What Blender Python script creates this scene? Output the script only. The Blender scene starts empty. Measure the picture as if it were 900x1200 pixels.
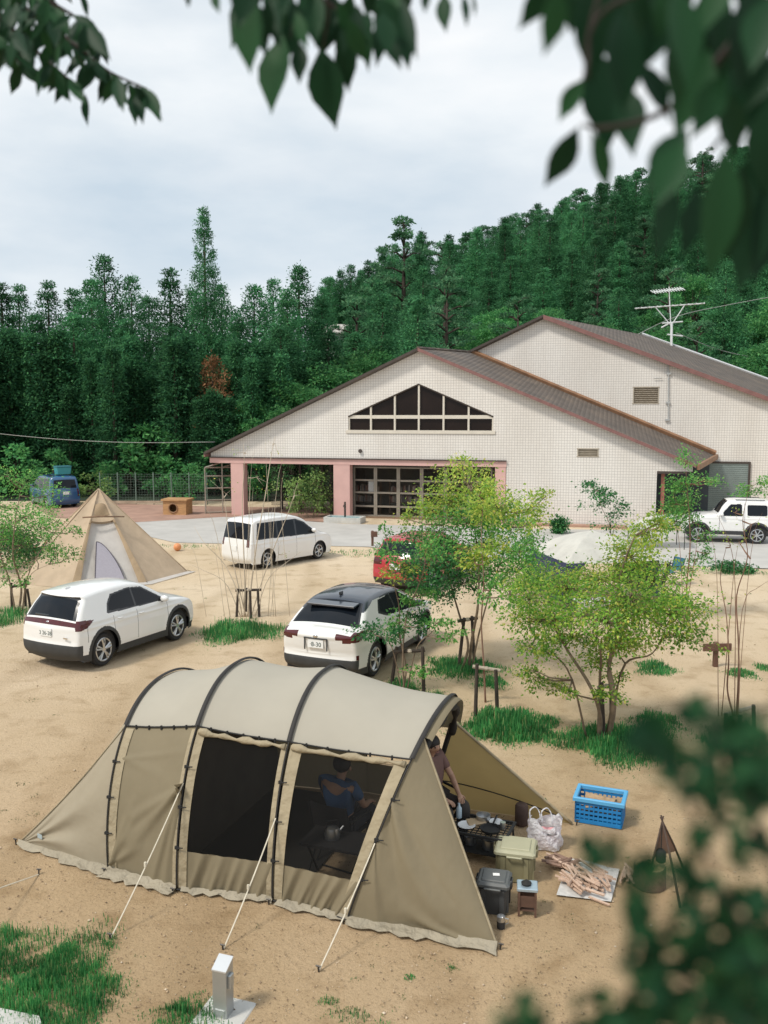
import bpy, math, random
import numpy as np
from mathutils import Vector, Matrix, geometry
random.seed(7); rng = np.random.default_rng(11)
S = bpy.context.scene
COL = S.collection
R = math.radians
# ------------------------------------------------------------------ camera
FPX, CAMH, HOR = 1020.0, 5.2, 485.0          # focal length in pixels of a 900x1200 frame, eye height, horizon row
PITCH = math.atan((600 - HOR) / FPX)
cd = bpy.data.cameras.new('camera'); cam = bpy.data.objects.new('camera', cd); COL.objects.link(cam)
cam.location = (0, 0, CAMH); cam.rotation_euler = (math.pi/2 - PITCH, 0, 0)
cd.sensor_fit = 'VERTICAL'; cd.sensor_height = 36; cd.sensor_width = 27; cd.lens = 36 * FPX / 1200
cd.clip_start = 0.05; cd.clip_end = 2000
cd.dof.use_dof = True; cd.dof.focus_distance = 15; cd.dof.aperture_fstop = (cd.lens/1000) / 0.0125
S.camera = cam
def ray(px, py):
    dx, dy = (px-450)/FPX, (600-py)/FPX
    return Vector((dx, math.cos(PITCH)+dy*math.sin(PITCH), -math.sin(PITCH)+dy*math.cos(PITCH)))
def G(px, py, z=0.0):                          # where a sight line meets the level z
    d = ray(px, py); t = (z-CAMH)/d.z
    return Vector((d.x*t, d.y*t, z))
def D(px, py, Y):                              # where a sight line reaches the distance Y
    d = ray(px, py); t = Y/d.y
    return Vector((d.x*t, Y, CAMH+d.z*t))
def proj(p):
    p = Vector(p)-Vector((0, 0, CAMH))
    f = Vector((0, math.cos(PITCH), -math.sin(PITCH))); u = Vector((0, math.sin(PITCH), math.cos(PITCH)))
    w = p.dot(f); return 450+FPX*p.x/w, 600-FPX*p.dot(u)/w
# ------------------------------------------------------------------ materials
def nodes(name):
    m = bpy.data.materials.new(name); m.use_nodes = True
    nt = m.node_tree; b = nt.nodes['Principled BSDF']
    return m, nt, b
def lnk(nt, a, b): nt.links.new(a, b)
def ramp(nt, fac, stops):
    r = nt.nodes.new('ShaderNodeValToRGB'); e = r.color_ramp.elements
    while len(e) < len(stops): e.new(0.5)
    for el, (p, c) in zip(e, stops): el.position = p; el.color = (*c, 1)
    lnk(nt, fac, r.inputs[0]); return r.outputs[0]
def noise(nt, scale, detail=4, coord='Object', rough=0.55, vec=None, stretch=None):
    tc = nt.nodes.new('ShaderNodeTexCoord'); n = nt.nodes.new('ShaderNodeTexNoise')
    n.inputs['Scale'].default_value = scale; n.inputs['Detail'].default_value = detail; n.inputs['Roughness'].default_value = rough
    src = tc.outputs[coord]
    if stretch:
        mp = nt.nodes.new('ShaderNodeMapping'); mp.inputs['Scale'].default_value = stretch; lnk(nt, src, mp.inputs[0]); src = mp.outputs[0]
    lnk(nt, src, n.inputs['Vector']); return n.outputs[0]
def bump(nt, b, fac, strength, dist=0.02):
    bp = nt.nodes.new('ShaderNodeBump'); bp.inputs['Strength'].default_value = strength; bp.inputs['Distance'].default_value = dist
    lnk(nt, fac, bp.inputs['Height']); lnk(nt, bp.outputs[0], b.inputs['Normal'])
def mul(c, k): return tuple(min(1, x*k) for x in c)
def mat(name, col, rough=0.6, var=0.12, scale=6, metal=0.0, bmp=0.0, bscale=None, coat=0.0, spec=0.5, stretch=None):
    m, nt, b = nodes(name)
    n = noise(nt, scale, stretch=stretch)
    lnk(nt, ramp(nt, n, [(0.3, mul(col, 1-var)), (0.7, mul(col, 1+var))]), b.inputs['Base Color'])
    b.inputs['Roughness'].default_value = rough; b.inputs['Metallic'].default_value = metal
    b.inputs['Coat Weight'].default_value = coat; b.inputs['Specular IOR Level'].default_value = spec
    if bmp: bump(nt, b, noise(nt, bscale or scale*4, stretch=stretch), bmp)
    return m
def leafmat(name, stops, transl=0.3, rough=0.55, objvar=0.25, clump=.9, patchy=.30, spec=.3):
    """foliage: colour differs from leaf to leaf and a little from plant to plant; part of the light passes through"""
    m, nt, b = nodes(name)
    g = nt.nodes.new('ShaderNodeNewGeometry'); oi = nt.nodes.new('ShaderNodeObjectInfo')
    c = ramp(nt, g.outputs['Random Per Island'], stops)
    hv = nt.nodes.new('ShaderNodeHueSaturation')
    mr = nt.nodes.new('ShaderNodeMapRange'); mr.inputs['To Min'].default_value = 1-objvar; mr.inputs['To Max'].default_value = 1+objvar
    lnk(nt, oi.outputs['Random'], mr.inputs['Value']); lnk(nt, c, hv.inputs['Color'])
    nz = noise(nt, clump, 3); mz = nt.nodes.new('ShaderNodeMapRange'); mz.inputs['From Min'].default_value = .35; mz.inputs['From Max'].default_value = .65; mz.inputs['To Min'].default_value = 1-patchy; mz.inputs['To Max'].default_value = 1+patchy; lnk(nt, nz, mz.inputs['Value'])
    ml = nt.nodes.new('ShaderNodeMath'); ml.operation = 'MULTIPLY'; lnk(nt, mr.outputs[0], ml.inputs[0]); lnk(nt, mz.outputs[0], ml.inputs[1]); lnk(nt, ml.outputs[0], hv.inputs['Value'])
    lnk(nt, hv.outputs[0], b.inputs['Base Color']); b.inputs['Roughness'].default_value = rough; b.inputs['Specular IOR Level'].default_value = spec
    t = nt.nodes.new('ShaderNodeBsdfTranslucent'); lnk(nt, hv.outputs[0], t.inputs['Color'])
    mx = nt.nodes.new('ShaderNodeMixShader'); mx.inputs[0].default_value = transl
    lnk(nt, b.outputs[0], mx.inputs[1]); lnk(nt, t.outputs[0], mx.inputs[2])
    lnk(nt, mx.outputs[0], nt.nodes['Material Output'].inputs['Surface'])
    return m
def fabric(name, col, transl=0.2, wr=0.35, wscale=3.0, stretch=(1, 1, 1), weave=0.15, var=0.1):
    m, nt, b = nodes(name)
    n = noise(nt, 2.2)
    c = ramp(nt, n, [(0.3, mul(col, 1-var)), (0.7, mul(col, 1+var))])
    lnk(nt, c, b.inputs['Base Color']); b.inputs['Roughness'].default_value = 0.75; b.inputs['Specular IOR Level'].default_value = 0.25
    bump(nt, b, noise(nt, wscale, 3, stretch=stretch), wr, 0.12)
    t = nt.nodes.new('ShaderNodeBsdfTranslucent'); lnk(nt, c, t.inputs['Color'])
    mx = nt.nodes.new('ShaderNodeMixShader'); mx.inputs[0].default_value = transl
    lnk(nt, b.outputs[0], mx.inputs[1]); lnk(nt, t.outputs[0], mx.inputs[2])
    lnk(nt, mx.outputs[0], nt.nodes['Material Output'].inputs['Surface'])
    return m
def seethru(name, col, alpha, rough=0.1, glossy=True):
    m, nt, b = nodes(name)
    b.inputs['Base Color'].default_value = (*col, 1); b.inputs['Roughness'].default_value = rough
    if not glossy: b.inputs['Specular IOR Level'].default_value = 0.1
    tr = nt.nodes.new('ShaderNodeBsdfTransparent'); mx = nt.nodes.new('ShaderNodeMixShader')
    n = noise(nt, 0.6)
    mr = nt.nodes.new('ShaderNodeMapRange'); mr.inputs['To Min'].default_value = alpha-0.04; mr.inputs['To Max'].default_value = alpha+0.04
    lnk(nt, n, mr.inputs['Value']); lnk(nt, mr.outputs[0], mx.inputs[0])
    lnk(nt, tr.outputs[0], mx.inputs[1]); lnk(nt, b.outputs[0], mx.inputs[2])
    lnk(nt, mx.outputs[0], nt.nodes['Material Output'].inputs['Surface'])
    return m
# ------------------------------------------------------------------ objects
def thing(name, label, cat, loc=(0, 0, 0), rz=0.0, group=None):
    o = bpy.data.objects.new(name, None); COL.objects.link(o); o.empty_display_size = 0.2
    o.location = loc; o.rotation_euler = (0, 0, rz); o['label'] = label; o['category'] = cat
    if group: o['group'] = group
    return o
def tag(o, label, cat, group=None):
    o['label'] = label; o['category'] = cat
    if group: o['group'] = group
    return o
def mesh_np(name, V, F, m, parent=None, smooth=False, kind=None):
    me = bpy.data.meshes.new(name)
    V = np.ascontiguousarray(V, dtype=np.float32); F = np.ascontiguousarray(F, dtype=np.int32)
    k = F.shape[1]
    me.vertices.add(len(V)); me.vertices.foreach_set('co', V.ravel())
    me.loops.add(F.size); me.loops.foreach_set('vertex_index', F.ravel())
    me.polygons.add(len(F)); me.polygons.foreach_set('loop_start', np.arange(0, F.size, k, dtype=np.int32))
    if smooth: me.polygons.foreach_set('use_smooth', np.ones(len(F), dtype=bool))
    me.update(calc_edges=True); me.validate()
    me.materials.append(m)
    o = bpy.data.objects.new(name, me); COL.objects.link(o)
    if parent: o.parent = parent
    if kind: o['kind'] = kind
    return o
def second_slot(o, m, flags):                          # gives the flagged faces of a mesh a second material
    o.data.materials.append(m); o.data.polygons.foreach_set('material_index', np.asarray(flags, dtype=np.int32)); o.data.update()
class MB:
    """collects boxes, tubes, lathes, prisms and sheets and links them as ONE mesh object"""
    def __init__(s): s.v = []; s.f = []
    def add(s, vs, fs):
        n = len(s.v); s.v += [tuple(v) for v in vs]; s.f += [tuple(i+n for i in f) for f in fs]; return s
    def box(s, c, size, rot=None, bev=0.0, taper=1.0):
        x, y, z = (d/2 for d in size); c = Vector(c)
        if bev:                                        # chamfered along every upright edge and the top rim
            b = min(bev, x*.9, y*.9, z*.9); ring = lambda k, zz, t: [((x-k)*t, (y-k-b)*t, zz), ((x-k-b)*t, (y-k)*t, zz), (-(x-k-b)*t, (y-k)*t, zz), (-(x-k)*t, (y-k-b)*t, zz), (-(x-k)*t, -(y-k-b)*t, zz), (-(x-k-b)*t, -(y-k)*t, zz), ((x-k-b)*t, -(y-k)*t, zz), ((x-k)*t, -(y-k-b)*t, zz)]
            tb = 1/taper if taper != 1 else 1
            vs = ring(0, -z, taper) + ring(0, z-b, 1) + ring(b, z, 1)
            fs = [tuple(range(7, -1, -1)), tuple(range(16, 24))]
            for r in (0, 8):
                for i in range(8): fs.append((r+i, r+(i+1) % 8, r+8+(i+1) % 8, r+8+i))
        else:
            vs = [(sx*x*(taper if sz < 0 else 1), sy*y*(taper if sz < 0 else 1), sz*z) for sz in (-1, 1) for sy in (-1, 1) for sx in (-1, 1)]
            fs = [(0, 2, 3, 1), (4, 5, 7, 6), (0, 1, 5, 4), (2, 6, 7, 3), (0, 4, 6, 2), (1, 3, 7, 5)]
        M = rot.to_matrix() if hasattr(rot, 'to_matrix') else (Matrix.Rotation(rot, 3, 'Z') if isinstance(rot, (int, float)) else (rot or Matrix.Identity(3)))
        return s.add([M @ Vector(v) + c for v in vs], fs)
    def tube(s, path, r, n=6, cap=True, squash=1.0):
        path = [Vector(p) for p in path]; m = len(path)
        rs = r if hasattr(r, '__len__') else [r]*m
        vs = []; up = Vector((0.13, 0.21, 1)).normalized()
        for i, p in enumerate(path):
            d = (path[min(i+1, m-1)]-path[max(i-1, 0)])
            d = d.normalized() if d.length > 1e-9 else Vector((0, 0, 1))
            a = d.cross(up)
            if a.length < 0.15: a = d.cross(Vector((1, 0, 0)))
            a.normalize(); b = a.cross(d).normalized()
            for k in range(n):
                t = 2*math.pi*k/n; vs.append(p + (a*math.cos(t)+b*math.sin(t)*squash)*rs[i])
        fs = [(i*n+k, i*n+(k+1) % n, (i+1)*n+(k+1) % n, (i+1)*n+k) for i in range(m-1) for k in range(n)]
        if cap: fs += [tuple(range(n-1, -1, -1)), tuple((m-1)*n+k for k in range(n))]
        return s.add(vs, fs)
    def lathe(s, c, prof, n=20, axis='z'):
        c = Vector(c); vs = []; m = len(prof)
        for r, h in prof:
            for k in range(n):
                t = 2*math.pi*k/n; v = (r*math.cos(t), r*math.sin(t), h)
                vs.append(c + Vector(v if axis == 'z' else ((v[0], v[2], -v[1]) if axis == 'y' else (v[2], v[0], v[1]))))
        fs = [(i*n+k, i*n+(k+1) % n, (i+1)*n+(k+1) % n, (i+1)*n+k) for i in range(m-1) for k in range(n)]
        fs += [tuple(range(n-1, -1, -1)), tuple((m-1)*n+k for k in range(n))]
        return s.add(vs, fs)
    def ball(s, c, r, n=12, sq=(1, 1, 1)):
        c = Vector(c); vs = []; m = n//2
        for i in range(m+1):
            a = math.pi*i/m
            for k in range(n):
                t = 2*math.pi*k/n; vs.append(c+Vector((r*sq[0]*math.sin(a)*math.cos(t), r*sq[1]*math.sin(a)*math.sin(t), r*sq[2]*math.cos(a))))
        return s.add(vs, [(i*n+k, (i+1)*n+k, (i+1)*n+(k+1) % n, i*n+(k+1) % n) for i in range(m) for k in range(n)])
    def slab(s, poly, off, holes=()):                  # flat outline (3-D points) with holes, thickened by the vector off
        loops = [[Vector(p) for p in poly]] + [[Vector(p) for p in h] for h in holes]
        tris = geometry.tessellate_polygon(loops); flat = [p for l in loops for p in l]; n = len(flat); off = Vector(off)
        fs = [tuple(t) for t in tris] + [tuple(i+n for i in reversed(t)) for t in tris]
        k = 0
        for l in loops:
            for i in range(len(l)): a, b = k+i, k+(i+1) % len(l); fs.append((a, b, b+n, a+n))
            k += len(l)
        return s.add(flat+[p+off for p in flat], fs)
    def grid(s, rows):                                 # sheet through rows of points
        h, w = len(rows), len(rows[0])
        return s.add([p for r in rows for p in r], [(i*w+j, i*w+j+1, (i+1)*w+j+1, (i+1)*w+j) for i in range(h-1) for j in range(w-1)])
    def build(s, name, m, parent=None, smooth=False, kind=None, fix=True):
        me = bpy.data.meshes.new(name); me.from_pydata(s.v, [], s.f)
        if fix:
            import bmesh
            bm = bmesh.new(); bm.from_mesh(me); bmesh.ops.recalc_face_normals(bm, faces=bm.faces); bm.to_mesh(me); bm.free()
        if smooth:
            me.polygons.foreach_set('use_smooth', [True]*len(me.polygons))
            if smooth != 'all': me.set_sharp_from_angle(angle=R(40))
        me.materials.append(m)
        o = bpy.data.objects.new(name, me); COL.objects.link(o)
        if parent: o.parent = parent
        if kind: o['kind'] = kind
        return o
def copy_tree(o, loc=None, rz=None, scale=None, label=None, group=None, parent=None):
    c = o.copy(); COL.objects.link(c)
    if parent: c.parent = parent
    for ch in list(o.children): copy_tree(ch, parent=c)
    if loc is not None: c.location = loc
    if rz is not None: c.rotation_euler = (0, 0, rz)
    if scale is not None: c.scale = scale if hasattr(scale, '__len__') else (scale,)*3
    if label: c['label'] = label
    if group: c['group'] = group
    return c
def textmesh(name, body, size, m, parent, M, extrude=0.001):
    cu = bpy.data.curves.new(name, 'FONT'); cu.body = body; cu.size = size; cu.align_x = 'CENTER'; cu.align_y = 'CENTER'; cu.extrude = extrude
    t = bpy.data.objects.new(name, cu); COL.objects.link(t); dg = bpy.context.evaluated_depsgraph_get()
    me = bpy.data.meshes.new_from_object(t.evaluated_get(dg)); bpy.data.objects.remove(t)
    me.materials.clear(); me.materials.append(m)
    o = bpy.data.objects.new(name, me); COL.objects.link(o); o.parent = parent; o.matrix_local = M
    return o
def unit(a): return a/np.maximum(np.linalg.norm(a, axis=-1, keepdims=True), 1e-9)
def rdir(n): return unit(rng.normal(size=(n, 3)))
def leaves(C, A, N, L, W, fold=0.12, curl=0.0):
    """pointed leaves as two folded triangles each: base C, direction A, face normal N, length L, width W"""
    A = unit(A); Sd = unit(np.cross(A, N)); N = np.cross(Sd, A); L = np.broadcast_to(L, (len(C),))[:, None]; W = np.broadcast_to(W, (len(C),))[:, None]
    mid = C+A*L*0.42
    V = np.stack([C, mid+Sd*W/2+N*W*fold, C+A*L-N*L*curl, mid-Sd*W/2+N*W*fold], 1).reshape(-1, 3)
    F = np.arange(len(C)*4).reshape(-1, 4)
    return V, F
def catmull(P, n):
    P = np.asarray(P, float); Q = np.vstack([2*P[0]-P[1], P, 2*P[-1]-P[-2]]); out = []
    for i in range(len(P)-1):
        p0, p1, p2, p3 = Q[i:i+4]
        d = [max(np.linalg.norm(b-a), 1e-6)**.5 for a, b in ((p0, p1), (p1, p2), (p2, p3))]
        t0 = 0; t1 = d[0]; t2 = t1+d[1]; t3 = t2+d[2]
        for t in np.linspace(t1, t2, n, endpoint=False):
            a1 = (t1-t)/(t1-t0)*p0+(t-t0)/(t1-t0)*p1; a2 = (t2-t)/(t2-t1)*p1+(t-t1)/(t2-t1)*p2; a3 = (t3-t)/(t3-t2)*p2+(t-t2)/(t3-t2)*p3
            b1 = (t2-t)/(t2-t0)*a1+(t-t0)/(t2-t0)*a2; b2 = (t3-t)/(t3-t1)*a2+(t-t1)/(t3-t1)*a3
            out.append((t2-t)/(t2-t1)*b1+(t-t1)/(t2-t1)*b2)
    out.append(P[-1]); return np.array(out)
# ------------------------------------------------------------------ light and sky
SUN_EL, SUN_AZ = R(52), R(236)                # the sun stands behind the camera, to its left; azimuth clockwise from +Y
w = bpy.data.worlds.new('World'); S.world = w; w.use_nodes = True; nt = w.node_tree; bg = nt.nodes['Background']
sky = nt.nodes.new('ShaderNodeTexSky'); sky.sky_type = 'NISHITA'; sky.sun_disc = False; sky.sun_elevation = SUN_EL; sky.sun_rotation = SUN_AZ
tc = nt.nodes.new('ShaderNodeTexCoord')
mp = nt.nodes.new('ShaderNodeMapping'); mp.inputs['Scale'].default_value = (1.6, 1.6, 4.5); lnk(nt, tc.outputs['Generated'], mp.inputs[0])
def wn(scale, det, off):
    n = nt.nodes.new('ShaderNodeTexNoise'); n.inputs['Scale'].default_value = scale; n.inputs['Detail'].default_value = det
    a = nt.nodes.new('ShaderNodeVectorMath'); a.operation = 'ADD'; a.inputs[1].default_value = off; lnk(nt, mp.outputs[0], a.inputs[0]); lnk(nt, a.outputs[0], n.inputs['Vector']); return n.outputs[0]
n1 = wn(1.9, 7, (3.1, 0.4, 1.3)); n2 = wn(1.1, 3, (7.7, 2.0, 0.1))
cl = ramp(nt, n1, [(0.30, (5.3, 6.2, 7.0)), (0.46, (6.6, 7.2, 7.7)), (0.58, (7.6, 8.0, 8.3)), (0.72, (8.6, 8.7, 8.8))])   # grey-white cloud deck
cov = ramp(nt, n2, [(0.30, (0.80,)*3), (0.5, (0.97,)*3)])
mxc = nt.nodes.new('ShaderNodeMix'); mxc.data_type = 'RGBA'; lnk(nt, cov, mxc.inputs[0]); lnk(nt, sky.outputs[0], mxc.inputs[6]); lnk(nt, cl, mxc.inputs[7])
lnk(nt, mxc.outputs[2], bg.inputs['Color']); bg.inputs['Strength'].default_value = 0.1
sl = bpy.data.lights.new('sun', 'SUN'); sl.energy = 2.4; sl.angle = R(10); sl.color = (1.0, 0.94, 0.84)
so = bpy.data.objects.new('sun', sl); COL.objects.link(so)
sd = Vector((math.sin(SUN_AZ)*math.cos(SUN_EL), math.cos(SUN_AZ)*math.cos(SUN_EL), math.sin(SUN_EL)))
so.rotation_euler = sd.to_track_quat('Z', 'Y').to_euler(); so.location = (0, 0, 40)
vs = S.view_settings; vs.view_transform = 'Standard'; vs.look = 'None'; vs.exposure = 0.24; vs.gamma = 1.0; vs.use_curve_mapping = False
S.cycles.use_denoising = True; S.cycles.max_bounces = 8; S.cycles.transparent_max_bounces = 12; S.cycles.sample_clamp_indirect = 6
S.render.film_transparent = False
# ================================================================== the land
def pl(x, xs, ys): return float(np.interp(x, xs, ys))
HX, HZ = [-60, -30, -15, 0, 19, 49, 90, 140], [1, 1.5, 5, 14, 23, 33, 40, 42]
H0, H1 = 55.0, 128.0
def hill_z(x, y):
    t = max(0.0, min(1.0, (y-H0)/(H1-H0)))
    return t*pl(x, HX, HZ)
m_sand, nt, b = nodes('packed_sand')
n_big = noise(nt, 0.22, 5); n_mid = noise(nt, 1.7, 6); n_fine = noise(nt, 38, 3, rough=0.7)
tcg = nt.nodes.new('ShaderNodeTexCoord'); sx = nt.nodes.new('ShaderNodeSeparateXYZ'); lnk(nt, tcg.outputs['Object'], sx.inputs[0])
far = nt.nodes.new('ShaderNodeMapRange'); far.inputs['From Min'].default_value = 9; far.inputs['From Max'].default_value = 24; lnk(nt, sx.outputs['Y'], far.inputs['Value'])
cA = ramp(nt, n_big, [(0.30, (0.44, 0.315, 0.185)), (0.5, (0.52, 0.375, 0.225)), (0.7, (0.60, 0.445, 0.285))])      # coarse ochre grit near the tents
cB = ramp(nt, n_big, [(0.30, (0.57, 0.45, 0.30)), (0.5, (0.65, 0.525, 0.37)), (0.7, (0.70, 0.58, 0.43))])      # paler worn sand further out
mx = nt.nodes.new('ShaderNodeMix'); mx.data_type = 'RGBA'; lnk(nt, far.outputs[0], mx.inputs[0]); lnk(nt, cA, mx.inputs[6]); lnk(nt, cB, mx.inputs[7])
d1 = ramp(nt, n_mid, [(0.30, (0.72, 0.68, 0.62)), (0.48, (1, 1, 1)), (0.66, (1, 1, 1)), (0.8, (1.0, 0.97, 0.9))])
d2 = ramp(nt, n_fine, [(0.30, (0.62, 0.58, 0.52)), (0.44, (1, 1, 1))])
v1 = nt.nodes.new('ShaderNodeMix'); v1.data_type = 'RGBA'; v1.blend_type = 'MULTIPLY'; v1.inputs[0].default_value = 0.8; lnk(nt, mx.outputs[2], v1.inputs[6]); lnk(nt, d1, v1.inputs[7])
v2 = nt.nodes.new('ShaderNodeMix'); v2.data_type = 'RGBA'; v2.blend_type = 'MULTIPLY'; v2.inputs[0].default_value = 0.8; lnk(nt, v1.outputs[2], v2.inputs[6]); lnk(nt, d2, v2.inputs[7])
n_st = noise(nt, 5.5, 7, rough=0.8); d3 = ramp(nt, n_st, [(0.26, (0.55, 0.50, 0.44)), (0.40, (1, 1, 1)), (0.62, (1, 1, 1)), (0.78, (1.12, 1.10, 1.06))])
tr = nt.nodes.new('ShaderNodeTexWave'); tr.wave_type = 'BANDS'; tr.inputs['Scale'].default_value = .12; tr.inputs['Distortion'].default_value = 9; tr.inputs['Detail'].default_value = 3; tr.inputs['Detail Scale'].default_value = .35   # faint ruts worn by turning cars
lnk(nt, tcg.outputs['Object'], tr.inputs['Vector']); d4 = ramp(nt, tr.outputs[0], [(0.0, (.84, .82, .79)), (.10, (.95, .94, .93)), (.25, (1, 1, 1))])
for dd, k_ in ((d3, .75), (d4, .8)):
    v3 = nt.nodes.new('ShaderNodeMix'); v3.data_type = 'RGBA'; v3.blend_type = 'MULTIPLY'; v3.inputs[0].default_value = k_; lnk(nt, v2.outputs[2], v3.inputs[6]); lnk(nt, dd, v3.inputs[7]); v2 = v3
lnk(nt, v2.outputs[2], b.inputs['Base Color']); b.inputs['Roughness'].default_value = 0.95; b.inputs['Specular IOR Level'].default_value = 0.15
bump(nt, b, noise(nt, 14, 6, rough=0.8), 0.9, 0.05)
m_floor = mat('forest_floor', (0.016, 0.030, 0.014), 0.95, 0.4, 0.5)
m_drive = mat('driveway_concrete', (0.45, 0.435, 0.41), 0.9, 0.10, 0.9, bmp=0.1, bscale=20)
m_pave = mat('red_brown_paving', (0.36, 0.22, 0.165), 0.9, 0.18, 1.2, bmp=0.15, bscale=14)
m_conc = mat('concrete', (0.50, 0.49, 0.46), 0.9, 0.12, 5, bmp=0.2, bscale=40)
# one sheet to the horizon, gently uneven where it is walked on
xs = np.concatenate([np.linspace(-900, -40, 12, endpoint=False), np.linspace(-40, 40, 161), np.linspace(45, 900, 12)])
ys = np.concatenate([np.linspace(-60, 0, 6, endpoint=False), np.linspace(0, 56, 141), np.linspace(60, 1500, 14)])
XX, YY = np.meshgrid(xs, ys)
ZZ = np.where((np.abs(XX) < 40) & (YY > 2) & (YY < 30), 0.010*np.sin(XX*1.7+np.sin(YY*.9)*2)*np.sin(YY*1.3+1)-0.010, -0.004)
W_ = len(xs); idx = np.arange(len(xs)*len(ys)).reshape(len(ys), len(xs))
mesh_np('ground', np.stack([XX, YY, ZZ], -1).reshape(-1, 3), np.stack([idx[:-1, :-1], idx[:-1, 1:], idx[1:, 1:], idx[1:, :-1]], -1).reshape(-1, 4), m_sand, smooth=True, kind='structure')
hx = np.linspace(-130, 170, 76); hy = np.linspace(H0-3, 230, 50)
HXX, HYY = np.meshgrid(hx, hy)
HZZ = np.array([[hill_z(x, y)+0.02+0.6*math.sin(x*.31+y*.2)*min(1, max(0, (y-H0)/20)) for x in hx] for y in hy])
idx = np.arange(HXX.size).reshape(HXX.shape)
mesh_np('hill', np.stack([HXX, HYY, HZZ], -1).reshape(-1, 3), np.stack([idx[:-1, :-1], idx[:-1, 1:], idx[1:, 1:], idx[1:, :-1]], -1).reshape(-1, 4), m_floor, smooth=True, kind='structure')
def sheet(name, pix, z, m):
    q = [G(*p) for p in pix]; mb = MB()
    mb.add([(p.x, p.y, z) for p in q], [tuple(range(len(q)))]); return mb.build(name, m, kind='structure')
sheet('driveway', [(150, 611), (262, 604), (400, 614), (520, 617), (640, 620), (1000, 626), (1010, 670), (760, 662), (560, 652), (430, 641), (205, 636), (165, 627)], 0.012, m_drive)
sheet('paving', [(40, 594), (130, 590), (262, 594), (420, 596), (420, 614), (262, 606), (150, 613), (60, 606)], 0.017, m_pave)
kb = MB(); q = [G(-60, 1176), G(46, 1198), G(60, 1240), G(-80, 1240)]
kb.slab([(p.x, p.y, 0.06) for p in q], (0, 0, -0.12)); kb.build('concrete_path', m_conc, kind='structure')

# ------------------------------------------------------------------ grass (stuff): blades in tufts and mounds
m_grass = leafmat('grass_blades', [(0.0, (0.035, 0.17, 0.055)), (0.5, (0.065, 0.28, 0.085)), (0.88, (0.12, 0.37, 0.11)), (1.0, (0.40, 0.38, 0.17))], 0.4, 0.6, 0, 2.0, .35)
m_weed = leafmat('ground_weeds', [(0.0, (0.05, 0.14, 0.045)), (0.5, (0.09, 0.18, 0.06)), (1.0, (0.22, 0.15, 0.08))], 0.3, 0.7, 0)
GV, GF = [], []; gn = 0
def blades(cx, cy, rx, ry, n, h, wd, edge=0.55, hole=0.0, rot=0.0, bend=0.5):
    """n bent blades over an uneven oval patch, longest in its middle"""
    global gn
    ang = rng.uniform(0, 2*np.pi, n); rad = np.sqrt(rng.uniform(0, 1, n))
    wob = 1+0.22*np.sin(ang*3+cx*5)+0.16*np.sin(ang*5+cy*7)
    rad = rad*wob*(1+rng.normal(0, 0.10, n))
    c, s_ = math.cos(rot), math.sin(rot); lx, ly = np.cos(ang)*rad*rx, np.sin(ang)*rad*ry
    x = cx+lx*c-ly*s_; y = cy+lx*s_+ly*c
    clump = 0.6+0.4*np.sin(x*9+np.sin(y*7)*2)*np.sin(y*8+1)
    keep = rng.uniform(0, 1, n) > hole*(1-clump)*1.6
    x, y, rad, clump = x[keep], y[keep], rad[keep], clump[keep]; n = len(x)
    hh = h*rng.choice([.55, .8, 1.0, 1.0, 1.35], n)*(1-edge*np.clip(rad, 0, 1)**2)*rng.uniform(0.45, 1.15, n)*(0.65+0.5*clump)
    az = rng.uniform(0, 2*np.pi, n); dx, dy = np.cos(az), np.sin(az); bd = rng.uniform(0.15, 1.0, n)*bend*hh
    z0 = np.full(n, -0.015)
    b0 = np.stack([x, y, z0], 1); sd_ = np.stack([-dy, dx, 0*dx], 1)*wd*rng.uniform(.6, 1.3, n)[:, None]/2
    md = b0+np.stack([dx*bd*.35, dy*bd*.35, hh*.62], 1); tp = b0+np.stack([dx*bd, dy*bd, hh], 1)
    V = np.stack([b0-sd_, b0+sd_, md+sd_*.7, md-sd_*.7, tp], 1).reshape(-1, 3)
    i = np.arange(n)*5+gn
    F = np.concatenate([np.stack([i, i+1, i+2, i+3], 1), np.stack([i+3, i+2, i+4, i+4], 1)])
    GV.append(V); GF.append(F); gn += 5*n
def patch(px, py, wpx, hpx, n, h, wd=0.012, **k):
    c = G(px, py); a = G(px-wpx/2, py); b_ = G(px+wpx/2, py); f = G(px, py-hpx/2); e = G(px, py+hpx/2)
    blades(c.x, c.y, (b_-a).length/2, (f-e).length/2, n, h, wd, **k)
MOUNDS = [(281, 741, 92, 22, 1500, 0.42), (0, 726, 70, 24, 900, .35), (541, 783, 84, 22, 1300, .30), (575, 800, 40, 14, 350, .2), (592, 853, 92, 34, 2600, .42), (640, 846, 30, 16, 260, .2), (722, 872, 130, 44, 3000, .30), (770, 845, 60, 20, 500, .2),
          (768, 784, 44, 16, 500, .25), (868, 789, 36, 10, 300, .16), (895, 782, 20, 8, 120, .15), (858, 669, 42, 8, 260, .3), (470, 806, 40, 20, 420, .25), (500, 822, 70, 22, 700, .2), (860, 868, 80, 30, 700, .2)]
for a in MOUNDS:
    patch(a[0], a[1], a[2], a[3], int(a[4]*1.9), a[5]*.95, wd=0.013); patch(a[0], a[1], a[2]*1.25, a[3]*1.3, int(a[4]*.9), a[5]*.35, wd=.014, hole=.5, bend=1.3)
patch(60, 1160, 150, 110, 9500, .17, .008, hole=.55, edge=.3); patch(-10, 1115, 120, 60, 2500, .17, .008, hole=.3, edge=.3); patch(30, 1215, 190, 60, 2600, .17, .008, hole=.4)
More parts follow.
